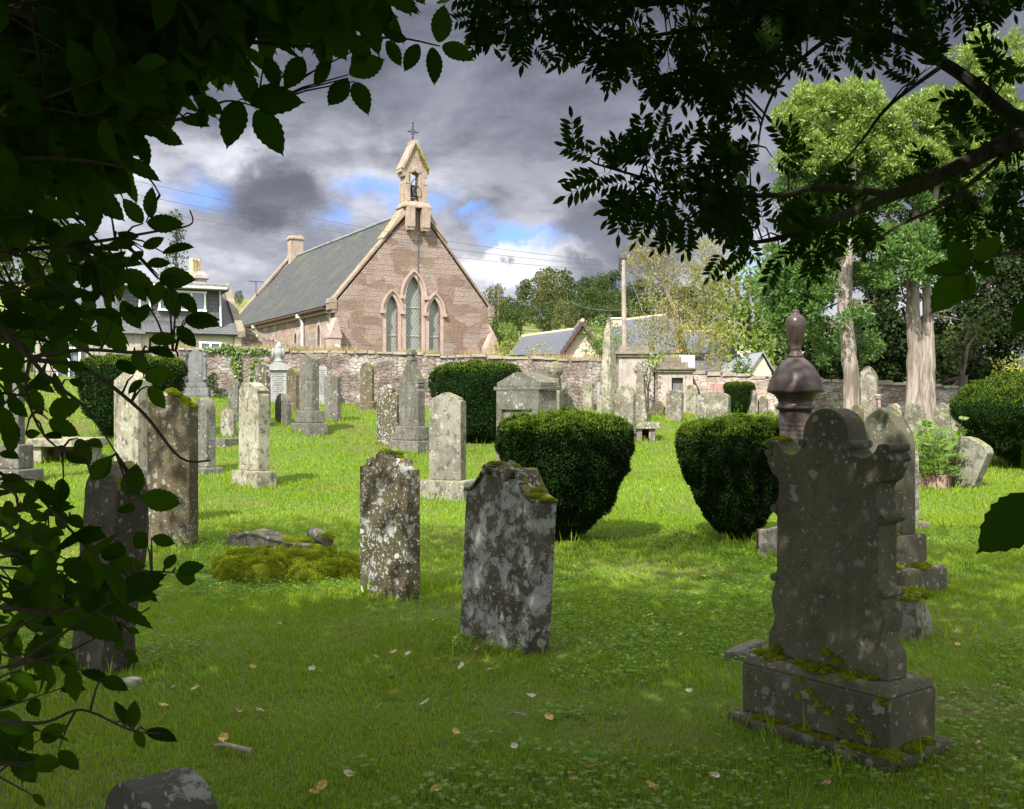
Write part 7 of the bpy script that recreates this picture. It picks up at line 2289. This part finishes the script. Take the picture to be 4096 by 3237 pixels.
limb_pts = {
    'a': ([(-900, -500, 2.5), (-300, -150, 2.3), (100, 60, 2.2), (500, 130, 2.2), (900, 160, 2.3), (1300, 185, 2.4), (1560, 150, 2.5), (1760, 185, 2.5)], 0.020, 0.003),
    'b': ([(-900, 100, 2.3), (-300, 300, 2.2), (0, 330, 2.1), (400, 420, 2.1), (700, 480, 2.1), (900, 405, 2.2), (1030, 430, 2.2)], 0.016, 0.002),
    'c': ([(-800, 700, 2.2), (0, 640, 2.1), (300, 640, 2.0), (560, 690, 2.1), (640, 780, 2.1)], 0.013, 0.002),
    'd': ([(-800, 1200, 2.2), (0, 1180, 2.0), (220, 1010, 2.0), (330, 925, 2.0)], 0.010, 0.002),
    'd2': ([(-500, 1020, 2.2), (0, 1005, 2.1), (240, 985, 2.1), (430, 960, 2.1), (600, 930, 2.2), (760, 900, 2.2), (760, 842, 2.2)], 0.011, 0.002),
    'e': ([(-900, 1150, 2.2), (-200, 1240, 2.1), (0, 1310, 2.0), (122, 1430, 2.0), (330, 1470, 2.0), (560, 1640, 2.0), (720, 1830, 2.0), (842, 1842, 2.0)], 0.015, 0.003),
    'f': ([(122, 1430, 2.0), (330, 1400, 2.0), (540, 1410, 2.0), (690, 1400, 2.05), (712, 1430, 2.05)], 0.008, 0.003),
    'g': ([(122, 1430, 2.0), (105, 1550, 2.0), (150, 1700, 1.95), (230, 1790, 1.95), (330, 1820, 1.95)], 0.007, 0.002),
    'h': ([(122, 1430, 2.0), (200, 1520, 2.0), (330, 1620, 1.95), (400, 1710, 1.95), (465, 1815, 1.95)], 0.009, 0.002),
    'i': ([(-600, 1400, 2.2), (0, 1360, 2.05), (122, 1430, 2.0)], 0.012, 0.010),
    'j': ([(-500, 1900, 2.1), (0, 1945, 1.9), (90, 2040, 1.9), (280, 2070, 1.9)], 0.008, 0.002),
    'k': ([(-600, 2380, 2.0), (0, 2430, 1.85), (250, 2450, 1.85), (460, 2350, 1.9), (560, 2290, 1.9), (690, 2290, 1.9)], 0.009, 0.002),
    'k2': ([(430, 2370, 1.88), (470, 2500, 1.9), (520, 2480, 1.95), (600, 2430, 1.95)], 0.004, 0.0015),
    'l': ([(-500, 2700, 2.0), (0, 2670, 1.85), (280, 2600, 1.85), (420, 2530, 1.9)], 0.008, 0.002),
    'm': ([(-500, 2900, 2.0), (0, 2890, 1.8), (180, 2890, 1.8), (330, 2840, 1.85), (520, 2920, 1.85), (640, 2935, 1.85)], 0.008, 0.002),
    'n': ([(-400, 3100, 1.9), (0, 3060, 1.75), (110, 3070, 1.75)], 0.006, 0.002),
    'o': ([(-500, 2200, 2.1), (0, 2230, 1.9), (70, 2150, 1.9), (80, 2060, 1.9)], 0.006, 0.002),
}
for k_, (pts, r0, r1) in limb_pts.items(): branch(pts, r0, r1)
BRP = np.concatenate(BR)
# trunk and boughs that carry those limbs
tr_ = MB()
tr_.tube([Vector((0, 0, -0.1)), Vector((0.05, 0, 1.2)), Vector((0.0, 0.05, 2.6)), Vector((0.15, -0.1, 4.4)), Vector((0.4, -0.3, 6.2)), Vector((0.5, -0.3, 7.6))], [0.23, 0.19, 0.165, 0.14, 0.10, 0.04], 12)
for S in BR:
    p = Vector(S[0] - eo)
    if p.x < 1.9 and (p - Vector((0, 0, p.z))).length > 0.3 and S[0][0] < -1.4:
        h = max(0.6, min(p.z - 0.25, 6))
        tr_.tube([Vector((0.02, 0, h)), Vector((0.02, 0, h)).lerp(p, 0.5) + Vector((0, 0, 0.08)), p], [0.05, 0.032, 0.016], 7)
def leaf_at(b, t, d0=2.1, dd=None, L=None, tiltr=0.55, wide=1.0):
    """hero leaf: base and tip pixels"""
    dd = rf.uniform(-0.03, 0.05) if dd is None else dd
    A = PV(b[0], b[1], d0); B = PV(t[0], t[1], d0 + dd)
    D = B - A; L = np.linalg.norm(D)
    view = -unit(A - np.array([0, 0, CAMZ]))
    nrm = view + rf.uniform(0.2, 0.6) * np.array([0, 0, 1]) + np.array([rf.gauss(0, tiltr * 0.6) for _ in range(3)])
    big_leaf(leaf, A, D, nrm, L, droop=rf.uniform(0.0, 0.12), wide=wide)
    # stalk to the nearest wood
    i = np.argmin(((BRP - A) ** 2).sum(1))
    q = BRP[i]
    if np.linalg.norm(q - A) < 0.30:
        twig.tube([Vector(q - eo), Vector((q + A) / 2 - eo) + Vector((0, 0, 0.008)), Vector(A - eo)], [0.0028, 0.002, 0.0013], 5)
S_ = 1.8955
HERO = [((932, 95), (1000, 125)), ((912, 98), (918, 181)), ((884, 92), (852, 152)), ((815, 85), (848, 141)), ((925, 92), (938, 8)), ((735, 165), (692, 226)), ((748, 172), (778, 240)), ((735, 158), (815, 122)), ((505, 210), (478, 313)), ((540, 230), (598, 328)), ((528, 205), (640, 216)), ((322, 272), (388, 306)), ((318, 462), (320, 392)), ((302, 472), (258, 417)), ((308, 470), (390, 474)), ((230, 440), (228, 396)), ((360, 240), (330, 190)), ((470, 240), (410, 200)), ((640, 120), (600, 190)), ((700, 130), (660, 180)), ((560, 120), (590, 190)), ((380, 250), (445, 268)), ((780, 90), (740, 140)), ((860, 85), (800, 60)), ((430, 232), (425, 270)),
        ((632, 375 * 1.44 / 1.8955 + 255), (770, 560)), ((395, 672), (465, 688)), ((335, 582), (412, 590)), ((375, 620), (420, 660)), ((342, 532), (410, 520))]
for b, t in HERO[:25] + HERO[26:]:
    leaf_at((b[0] * S_, b[1] * S_), (t[0] * S_, t[1] * S_), 2.15 if b[1] < 300 else 2.1)
Z2 = lambda x, y: (x * 0.841, 1800 + y * 0.841)
HERO2 = [((430, 140), (525, 38)), ((640, 220), (650, 58)), ((675, 230), (868, 258)), ((265, 265), (168, 145)), ((290, 262), (305, 138)), ((110, 262), (195, 180)), ((842, 578), (972, 550)), ((790, 568), (832, 488)), ((832, 592), (942, 622)), ((705, 462), (630, 392)), ((720, 418), (838, 445)), ((565, 670), (795, 588)), ((300, 692), (203, 552)), ((600, 1315), (548, 1188)), ((628, 1330), (640, 1186)), ((690, 1335), (848, 1385)), ((640, 1335), (690, 1422)), ((480, 1085), (612, 1145)), ((580, 965), (668, 1005)), ((582, 950), (545, 875)), ((640, 705), (748, 690)), ((212, 395), (215, 474)), ((232, 378), (306, 402)), ((190, 372), (92, 385)), ((215, 340), (140, 278)), ((270, 290), (318, 385)), ((330, 310), (395, 375)), ((278, 1430), (378, 1525)), ((160, 1492), (292, 1492)), ((110, 1500), (162, 1556)), ((150, 1640), (222, 1695)), ((240, 290), (330, 250)), ((620, 250), (575, 310)), ((600, 500), (470, 470)), ((420, 620), (360, 600)), ((560, 560), (500, 610)), ((600, 850), (665, 870)), ((590, 840), (500, 860)), ((60, 740), (0, 690)), ((60, 550), (150, 462)), ((90, 545), (240, 510)), ((130, 555), (200, 590)), ((60, 320), (20, 240)), ((50, 440), (0, 425))]
for b, t in HERO2: leaf_at(Z2(*b), Z2(*t), 1.9)
Z3 = lambda x, y: (x * 0.509, 1300 + y * 0.509)
HERO3 = [((1122, 430), (1003, 545)), ((1130, 420), (1385, 375)), ((1160, 480), (1305, 662)), ((1050, 395), (925, 265)), ((1160, 180), (1385, 255)), ((1390, 8), (1545, 178)), ((1050, 205), (1150, 395)), ((1180, 100), (1395, 130)), ((720, 1205), (875, 1035)), ((1020, 1365), (1060, 1075)), ((1100, 1370), (1410, 1350)), ((380, 690), (645, 615)), ((380, 745), (625, 872)), ((610, 890), (705, 1115)), ((690, 905), (805, 955)), ((520, 1000), (665, 1095)), ((200, 862), (315, 850)), ((540, 340), (668, 300)), ((540, 432), (672, 480)), ((280, 1220), (345, 1375)), ((500, 1205), (430, 1340)), ((350, 860), (490, 890)), ((60, 560), (220, 730)), ((0, 640), (110, 880)), ((250, 500), (330, 720)), ((0, 1000), (150, 1040)), ((0, 1200), (190, 1210))]
for b, t in HERO3: leaf_at(Z3(*b), Z3(*t), 2.0)
Z1 = lambda x, y: (x * 0.5855, 900 + y * 0.5855)
HERO4 = [((1080, 372), (1325, 380)), ((1255, 650), (1505, 648)), ((1000, 272), (1175, 248)), ((1150, 420), (1212, 645)), ((970, 150), (1132, 92)), ((800, 50), (955, 92)), ((1100, 380), (1040, 560)), ((900, 150), (760, 120)), ((880, 330), (800, 420)), ((720, 560), (840, 690)), ((980, 180), (880, 260)), ((620, 260), (520, 140)), ((560, 520), (690, 470)), ((1010, 540), (930, 680)), ((850, 560), (960, 620))]
for b, t in HERO4: leaf_at(Z1(*b), Z1(*t), 2.1)

# filled foliage: short twigs carrying alternate leaves
def leafy_twigs(poly, n, dlo, dhi, Llo, Lhi, ang_lo, ang_hi, tip_in=True):
    for (px, py) in sample_poly(poly, n, rf):
        d = rf.uniform(dlo, dhi)
        A = PV(px, py, d)
        a = R(rf.uniform(ang_lo, ang_hi))           # direction of growth in the picture plane, 0 = right, -90 = down
        D = unit(np.array([math.cos(a), rf.uniform(-0.5, 0.5), math.sin(a)]))
        tl = rf.uniform(0.10, 0.20)
        side = unit(np.cross(D, np.array([rf.gauss(0, .3), -1.0, rf.gauss(0, .3)])))
        start = A - D * tl
        twig.tube([Vector(start - D * 0.12 - eo), Vector(start - eo), Vector(A - eo)], [0.0035, 0.0028, 0.0012], 5)
        m_ = rf.randint(3, 5)
        for k in range(m_):
            t = (k + 0.6) / m_
            b = start + D * tl * t
            sg = 1 if k % 2 else -1
            dl = D * 0.55 + side * sg * 0.8 + np.array([rf.gauss(0, .2), rf.gauss(0, .35), rf.gauss(0, .2) - 0.15])
            if k == m_ - 1: dl = D + np.array([0, 0, -0.2])
            view = -unit(b - np.array([0, 0, CAMZ]))
            nrm = view * 0.6 + np.array([rf.gauss(0, .5), rf.gauss(0, .5), rf.gauss(0.6, .4)])
            big_leaf(leaf, b, dl, nrm, rf.uniform(Llo, Lhi), rf.uniform(0, 0.2))
sc4 = lambda poly: [(x * S_, y * S_) for x, y in poly]
DENSE = sc4([(-60, -60), (880, -60), (850, 30), (800, 70), (700, 90), (640, 130), (590, 170), (500, 175), (430, 205), (380, 225), (320, 235), (312, 310), (262, 388), (170, 436), (110, 475), (-60, 505)])
leafy_twigs(DENSE, 220, 1.9, 3.4, 0.075, 0.11, -100, 10)
DENSE2 = sc4([(-60, -60), (640, -60), (560, 90), (430, 170), (310, 220), (260, 300), (190, 360), (-60, 450)])
leafy_twigs(DENSE2, 190, 2.2, 3.8, 0.09, 0.13, -140, 20)
MIDD = sc4([(150, 500), (280, 520), (330, 600), (320, 680), (260, 730), (180, 720), (120, 640)])
leafy_twigs(MIDD, 13, 2.0, 2.7, 0.07, 0.095, -60, 40)
MIDL = sc4([(-40, 470), (150, 480), (220, 600), (160, 760), (60, 900), (-40, 940)])
leafy_twigs(MIDL, 20, 2.0, 2.8, 0.07, 0.095, -70, 50)
LOW = sc4([(-40, 940), (70, 980), (130, 1120), (200, 1260), (230, 1380), (200, 1480), (120, 1560), (60, 1640), (-40, 1700)])
leafy_twigs(LOW, 26, 1.9, 2.6, 0.065, 0.09, -60, 40)
LOWD = sc4([(130, 1140), (280, 1180), (290, 1290), (200, 1320), (140, 1260)])
leafy_twigs(LOWD, 8, 1.8, 2.1, 0.07, 0.10, -40, 50)
# the rest of the crown, above and behind the camera: shades the foreground, with unseen leaves added to block sky
def canopy(n_cl, x0, x1, y0, y1, z0, z1, per, size, seed, holes=0.0):
    r_ = np.random.default_rng(seed)
    cx = r_.uniform(x0, x1, n_cl); cy = r_.uniform(y0, y1, n_cl); czz = r_.uniform(z0, z1, n_cl)
    k = np.repeat(np.arange(n_cl), per); n = len(k)
    D = unit(r_.normal(size=(n, 3)))
    rad = r_.uniform(0, 1, n) ** (1 / 3)
    C = np.stack([cx[k], cy[k], czz[k]], 1) + D * rad[:, None] * np.array([0.75, 0.75, 0.5])
    return C, unit(D * 0.4 + r_.normal(size=(n, 3)) * 0.7 + np.array([0, 0, -0.2])), unit(r_.normal(size=(n, 3)) * 0.55 + np.array([0, 0, 1.0])), size * r_.uniform(0.8, 1.3, n)
def sky_screen_leaves(n, x0, x1, y0, y1, seed, size):
    # unseen leaves added just above the picture's top edge, hiding the sky from the leaves below them
    r_ = np.random.default_rng(seed)
    y = r_.uniform(y0, y1, n); x = r_.uniform(x0, x1, n)
    z = CAMZ + 0.41 * np.maximum(y, 0.6) + 0.45 + r_.uniform(0, 1.0, n)
    L = size * r_.uniform(0.8, 1.3, n)
    return np.stack([x, y, z], 1), unit(r_.normal(size=(n, 3)) + np.array([0, 0, -0.3])), unit(r_.normal(size=(n, 3)) * 0.5 + np.array([0, 0, 1.0])), L
C, D, N, L = sky_screen_leaves(15000, -5.5, 0.2, 0.2, 4.6, 3, 0.13)
leaf.add(*leaf_quads(C, D, N, L, L * 0.6))
C, D, N, L = canopy(60, -8.5, 0.3, -6.5, -2.2, 0.8, 6.0, 230, 0.16, 6)  # unseen leaf wall added behind the camera to block the back sky
leaf.add(*leaf_quads(C, D, N, L, L * 0.62))
C, D, N, L = canopy(206, -8.5, 0.6, -6.0, 2.6, 4.9, 8.2, 190, 0.15, 5)
leaf.add(*leaf_quads(C, D, N, L, L * 0.62))
C2, D2, N2, L2 = canopy(42, -8.5, 0.6, 2.6, 6.6, 6.0, 8.6, 170, 0.15, 15)
leaf.add(*leaf_quads(C2, D2, N2, L2, L2 * 0.62))
for i in range(0, 206, 7):
    c = C[i * 190] - eo
    tr_.tube([Vector((0.1, -0.1, 4.0 + (i % 5) * 0.4)), Vector((c[0] * 0.5, c[1] * 0.5, (4.6 + c[2]) / 2 + 0.3)), Vector(c)], [0.06, 0.035, 0.01], 6)
leaf.build('crown', M_ELM, elm, origin=eo)
twig.build('twigs', M_TWIG, elm)
tr_.build('trunk', M_BARK, elm)

# ------------------------------------------------------------------ rowan on the right
RO = (3.7, 1.6)
rowan = thing('rowan_tree', 'near rowan whose feathery leaves and boughs hang across the top right', 'tree', (RO[0], RO[1], gzf(*RO)))
ro = np.array([RO[0], RO[1], gzf(*RO)])
eo = ro
leaf = LB(); twig = MB()
RB = []
rb_ = [
    ([(5600, 250, 2.9), (4600, 420, 3.0), (4096, 548, 3.0), (3902, 634, 3.0), (3709, 728, 3.0), (3569, 782, 3.05), (3380, 860, 3.1), (3218, 920, 3.1), (3080, 960, 3.15), (2900, 985, 3.2)], 0.035, 0.004),
    ([(3569, 782, 3.05), (3400, 755, 3.1), (3250, 750, 3.1), (3100, 782, 3.15), (2900, 775, 3.2), (2700, 745, 3.25), (2500, 690, 3.3), (2380, 655, 3.3)], 0.012, 0.003),
    ([(5600, 650, 3.2), (4500, 560, 3.3), (4096, 480, 3.3), (4007, 430, 3.3), (3893, 333, 3.3), (3779, 256, 3.3), (3600, 160, 3.3), (3350, 110, 3.3), (3000, 100, 3.3), (2700, 130, 3.4), (2450, 170, 3.4)], 0.034, 0.004),
    ([(5000, -350, 3.2), (4200, -160, 3.2), (3600, -60, 3.2), (3000, -20, 3.2), (2500, 20, 3.2), (2100, 30, 3.2), (1850, 60, 3.2)], 0.022, 0.003),
    ([(3400, 105, 3.3), (3250, 200, 3.3), (3120, 330, 3.3), (3050, 480, 3.3), (3030, 620, 3.3)], 0.009, 0.002),
    ([(3780, 256, 3.3), (3560, 420, 3.2), (3450, 560, 3.2), (3380, 640, 3.2)], 0.008, 0.002),
    ([(4096, 548, 3.0), (3800, 800, 3.0), (3600, 900, 3.0), (3450, 1000, 3.05)], 0.008, 0.002),
    ([(2700, 130, 3.4), (2620, 280, 3.4), (2560, 370, 3.4)], 0.004, 0.0015),
    ([(2900, 775, 3.2), (2750, 880, 3.2), (2640, 960, 3.2)], 0.005, 0.0015),
    ([(2105, 20, 3.2), (2115, 110, 3.2), (2130, 180, 3.2)], 0.004, 0.0015),
]
for pts, r0, r1 in rb_: branch(pts, r0, r1, own=RB)
RBP = np.concatenate(RB)
def pin_at(px, py, d, a, Ln, tilt=0.5, pairs=6, join=True):
    A = PV(px, py, d)
    D = np.array([math.cos(a), rf.uniform(-0.35, 0.35), math.sin(a)])
    view = -unit(A - np.array([0, 0, CAMZ]))
    nrm = view * 1.0 + np.array([rf.gauss(0, tilt * .5), rf.gauss(0, tilt * .3), rf.gauss(0.35, tilt * .4)])
    pinnate(leaf, A, D, nrm, Ln, pairs, 0.36, rf.uniform(0.1, 0.4))
    if join:
        i = np.argmin(((RBP - A) ** 2).sum(1)); q = RBP[i]
        if np.linalg.norm(q - A) < 0.28:
            twig.tube([Vector(q - ro), Vector((q + A) / 2 - ro) + Vector((0, 0, 0.015)), Vector(A - ro)], [0.0035, 0.0025, 0.0012], 5)
def pin_cluster(poly, n, dlo, dhi, a_lo=-150, a_hi=60):
    for (px, py) in sample_poly(poly, n, rf):
        d = rf.uniform(dlo, dhi)
        # nearest bough tells the direction of growth
        A = PV(px, py, d)
        i = np.argmin(((RBP - A) ** 2).sum(1)); q = RBP[i]
        v = A - q
        a = math.atan2(v[2], v[0]) if np.linalg.norm(v) > 0.02 else R(rf.uniform(-170, 0))
        a += rf.gauss(0, 0.8)
        for k in range(rf.choice((2, 3, 3))):
            pin_at(px + rf.uniform(-30, 30), py + rf.uniform(-30, 30), d + rf.uniform(-.05, .05), a + (k - 1) * rf.uniform(0.5, 0.9), rf.uniform(0.095, 0.135), join=(k == 0))
TOP = sc4([(960, -40), (2220, -40), (2220, 20), (2080, 40), (1980, 90), (1930, 90), (1850, 110), (1760, 120), (1690, 130), (1610, 165), (1530, 165), (1450, 140), (1380, 120), (1300, 90), (1220, 85), (1120, 60), (1000, 30)])
pin_cluster(TOP, 66, 2.9, 3.8)
TOP2 = sc4([(1300, -40), (2100, -40), (1950, 40), (1850, 120), (1720, 130), (1560, 120), (1440, 90), (1330, 50)])
pin_cluster(TOP2, 58, 3.0, 4.0)
EDGE = sc4([(940, 40), (1040, 60), (1150, 85), (1170, 120), (1250, 100), (1350, 140), (1440, 165), (1500, 190), (1580, 215), (1530, 150), (1400, 90), (1200, 50)])
pin_cluster(EDGE, 20, 3.0, 3.4)
MID = sc4([(1480, 370), (1580, 310), (1640, 290), (1760, 300), (1860, 330), (1930, 380), (1880, 420), (1800, 460), (1700, 500), (1560, 505), (1490, 460)])
pin_cluster(MID, 17, 2.9, 3.5)
MIDB = sc4([(1560, 440), (1840, 420), (1800, 480), (1640, 520), (1540, 500)])
pin_cluster(MIDB, 15, 3.0, 3.7)
LEFTS = sc4([(1280, 370), (1340, 330), (1440, 340), (1510, 380), (1500, 450), (1430, 450), (1340, 420)])
pin_cluster(LEFTS, 18, 3.1, 3.4)
RIGHT = sc4([(1880, 160), (2000, 120), (2161, 140), (2161, 330), (2050, 350), (1950, 300), (1850, 260), (1760, 230), (1700, 200)])
pin_cluster(RIGHT, 7, 2.9, 3.6)
RIGHT2 = sc4([(1900, 330), (2161, 280), (2161, 480), (2080, 460), (1980, 430)])
pin_cluster(RIGHT2, 14, 2.9, 3.4)
# sprays that stand clear against the sky: (base px, py, angle, length m)
for px, py, a, Ln in [(2300, 640, 95, .17), (2400, 640, 155, .17), (2420, 690, 190, .16), (2440, 690, 205, .22), (2500, 700, 120, .12), (2470, 600, 20, .12), (2620, 560, 70, .13), (2700, 640, 60, .17), (2820, 600, 55, .15), (2540, 760, -150, .16), (2560, 830, -120, .10), (2700, 900, -130, .14), (2760, 880, -100, .14), (2950, 420, 185, .13), (3020, 470, 170, .16), (3030, 560, 200, .15), (3000, 660, 150, .16), (2960, 700, 130, .17), (2180, 60, -120, .12), (2130, 170, -45, .12), (2110, 130, -100, .14), (2350, 170, -130, .13), (2480, 240, -110, .14), (2560, 240, -60, .14), (2640, 270, -75, .13), (2900, 340, -130, .14), (2940, 380, -60, .14), (4060, 220, 160, .16), (4096, 250, 200, .18), (3990, 300, 120, .15), (2700, 700, -100, .15), (2850, 640, 100, .18), (2240, 100, -50, .12), (1960, 40, -110, .12), (1900, 60, -80, .12), (2020, 60, -60, .13), (3120, 1010, -110, .15), (3000, 1000, -140, .15), (2900, 1000, -120, .13), (3230, 980, -70, .14)]:
    pin_at(px, py, rf.uniform(3.05, 3.3), R(a), Ln * 0.75, 0.3, 6)
C, D, N, L = sky_screen_leaves(12000, 0.2, 5.5, 0.2, 4.6, 4, 0.12)  # added leaves out of view, keeping skylight off the rowan sprays
leaf.add(*leaf_quads(C, D, N, L, L * 0.5))
C, D, N, L = canopy(60, 0.3, 8.5, -6.5, -2.2, 0.8, 6.0, 230, 0.16, 7)  # right half of the added leaf wall behind the camera
leaf.add(*leaf_quads(C, D, N, L, L * 0.62))
C, D, N, L = canopy(180, 0.4, 8.5, -6.0, 3.0, 5.2, 8.4, 190, 0.14, 9)
leaf.add(*leaf_quads(C, D, N, L, L * 0.6))
C2, D2, N2, L2 = canopy(36, 0.4, 8.5, 3.0, 6.6, 6.0, 8.6, 170, 0.14, 16)
leaf.add(*leaf_quads(C2, D2, N2, L2, L2 * 0.6))
tr_ = MB()
tr_.tube([Vector((0, 0, -0.1)), Vector((-0.05, 0.02, 1.0)), Vector((0.05, 0.1, 2.3)), Vector((-0.1, 0, 4.2)), Vector((-0.2, -0.2, 6.0)), Vector((-0.2, -0.2, 7.4))], [0.20, 0.165, 0.14, 0.11, 0.07, 0.03], 12)
for S in RB:
    p = Vector(S[0] - ro)
    if S[0][0] > 1.6:
        tr_.tube([Vector((0.02, 0.05, min(2.3, p.z))), Vector((0.02, 0.05, min(2.3, p.z))).lerp(p, 0.5), p], [0.07, 0.05, 0.034], 8)
for i in range(0, 180, 7):
    c = C[i * 190] - ro
    tr_.tube([Vector((-0.1, 0, 4.0 + (i % 5) * 0.4)), Vector((c[0] * 0.5, c[1] * 0.5, (4.6 + c[2]) / 2 + 0.3)), Vector(c)], [0.06, 0.035, 0.01], 6)
leaf.build('crown', M_ROWAN, rowan, origin=ro)
twig.build('boughs', M_BARKR, rowan)
tr_.build('trunk', M_BARKR, rowan)

# ------------------------------------------------------------------ branch with big leaves close to the lens on the right
NB = (1.75, 0.9)
near = thing('elder_bush', 'near bush whose few large dark serrated leaves reach in at the right edge', 'bush', (NB[0], NB[1], 0))
eo = np.array([NB[0], NB[1], 0.0])
leaf = LB(); twig = MB(); BR = []
branch([(5200, 1500, 1.6), (4500, 1080, 1.6), (4096, 1010, 1.6), (3900, 1055, 1.6), (3870, 1080, 1.6)], 0.008, 0.003)
branch([(5200, 2300, 1.35), (4600, 2000, 1.35), (4300, 1990, 1.35), (4160, 2000, 1.35)], 0.006, 0.003)
BRP = np.concatenate(BR)
for b, t, w in [((3880, 1080), (3690, 1075), 0.75), ((3880, 1070), (3790, 965), 1.0), ((3900, 1060), (4000, 930), 1.0), ((3865, 1090), (3725, 1250), 1.0), ((3880, 1090), (3875, 1200), 0.8), ((3900, 1060), (3990, 1100), 1.0)]:
    leaf_at(b, t, 1.6, wide=w * 1.1, tiltr=0.2)
leaf_at((4190, 1985), (3905, 2205), 1.35, wide=1.15, tiltr=0.1)
leaf_at((4230, 1700), (4080, 1870), 1.5, tiltr=0.3)
leaf_at((4180, 1180), (4050, 1330), 1.7, tiltr=0.3)
leaf.build('leaves', M_ELM, near, origin=eo)
twig.tube([Vector((0, 0, -0.05)), Vector((0.1, 0, 1.0)), Vector((0.15, 0.1, 1.75))], [0.03, 0.022, 0.012], 8)
twig.tube([Vector((0.12, 0.05, 1.4)), Vector(PV(5200, 1500, 1.6) - eo)], [0.014, 0.008], 6)
twig.tube([Vector((0.1, 0.0, 1.1)), Vector(PV(5200, 2300, 1.35) - eo)], [0.012, 0.006], 6)
twig.build('stems', M_TWIG, near)
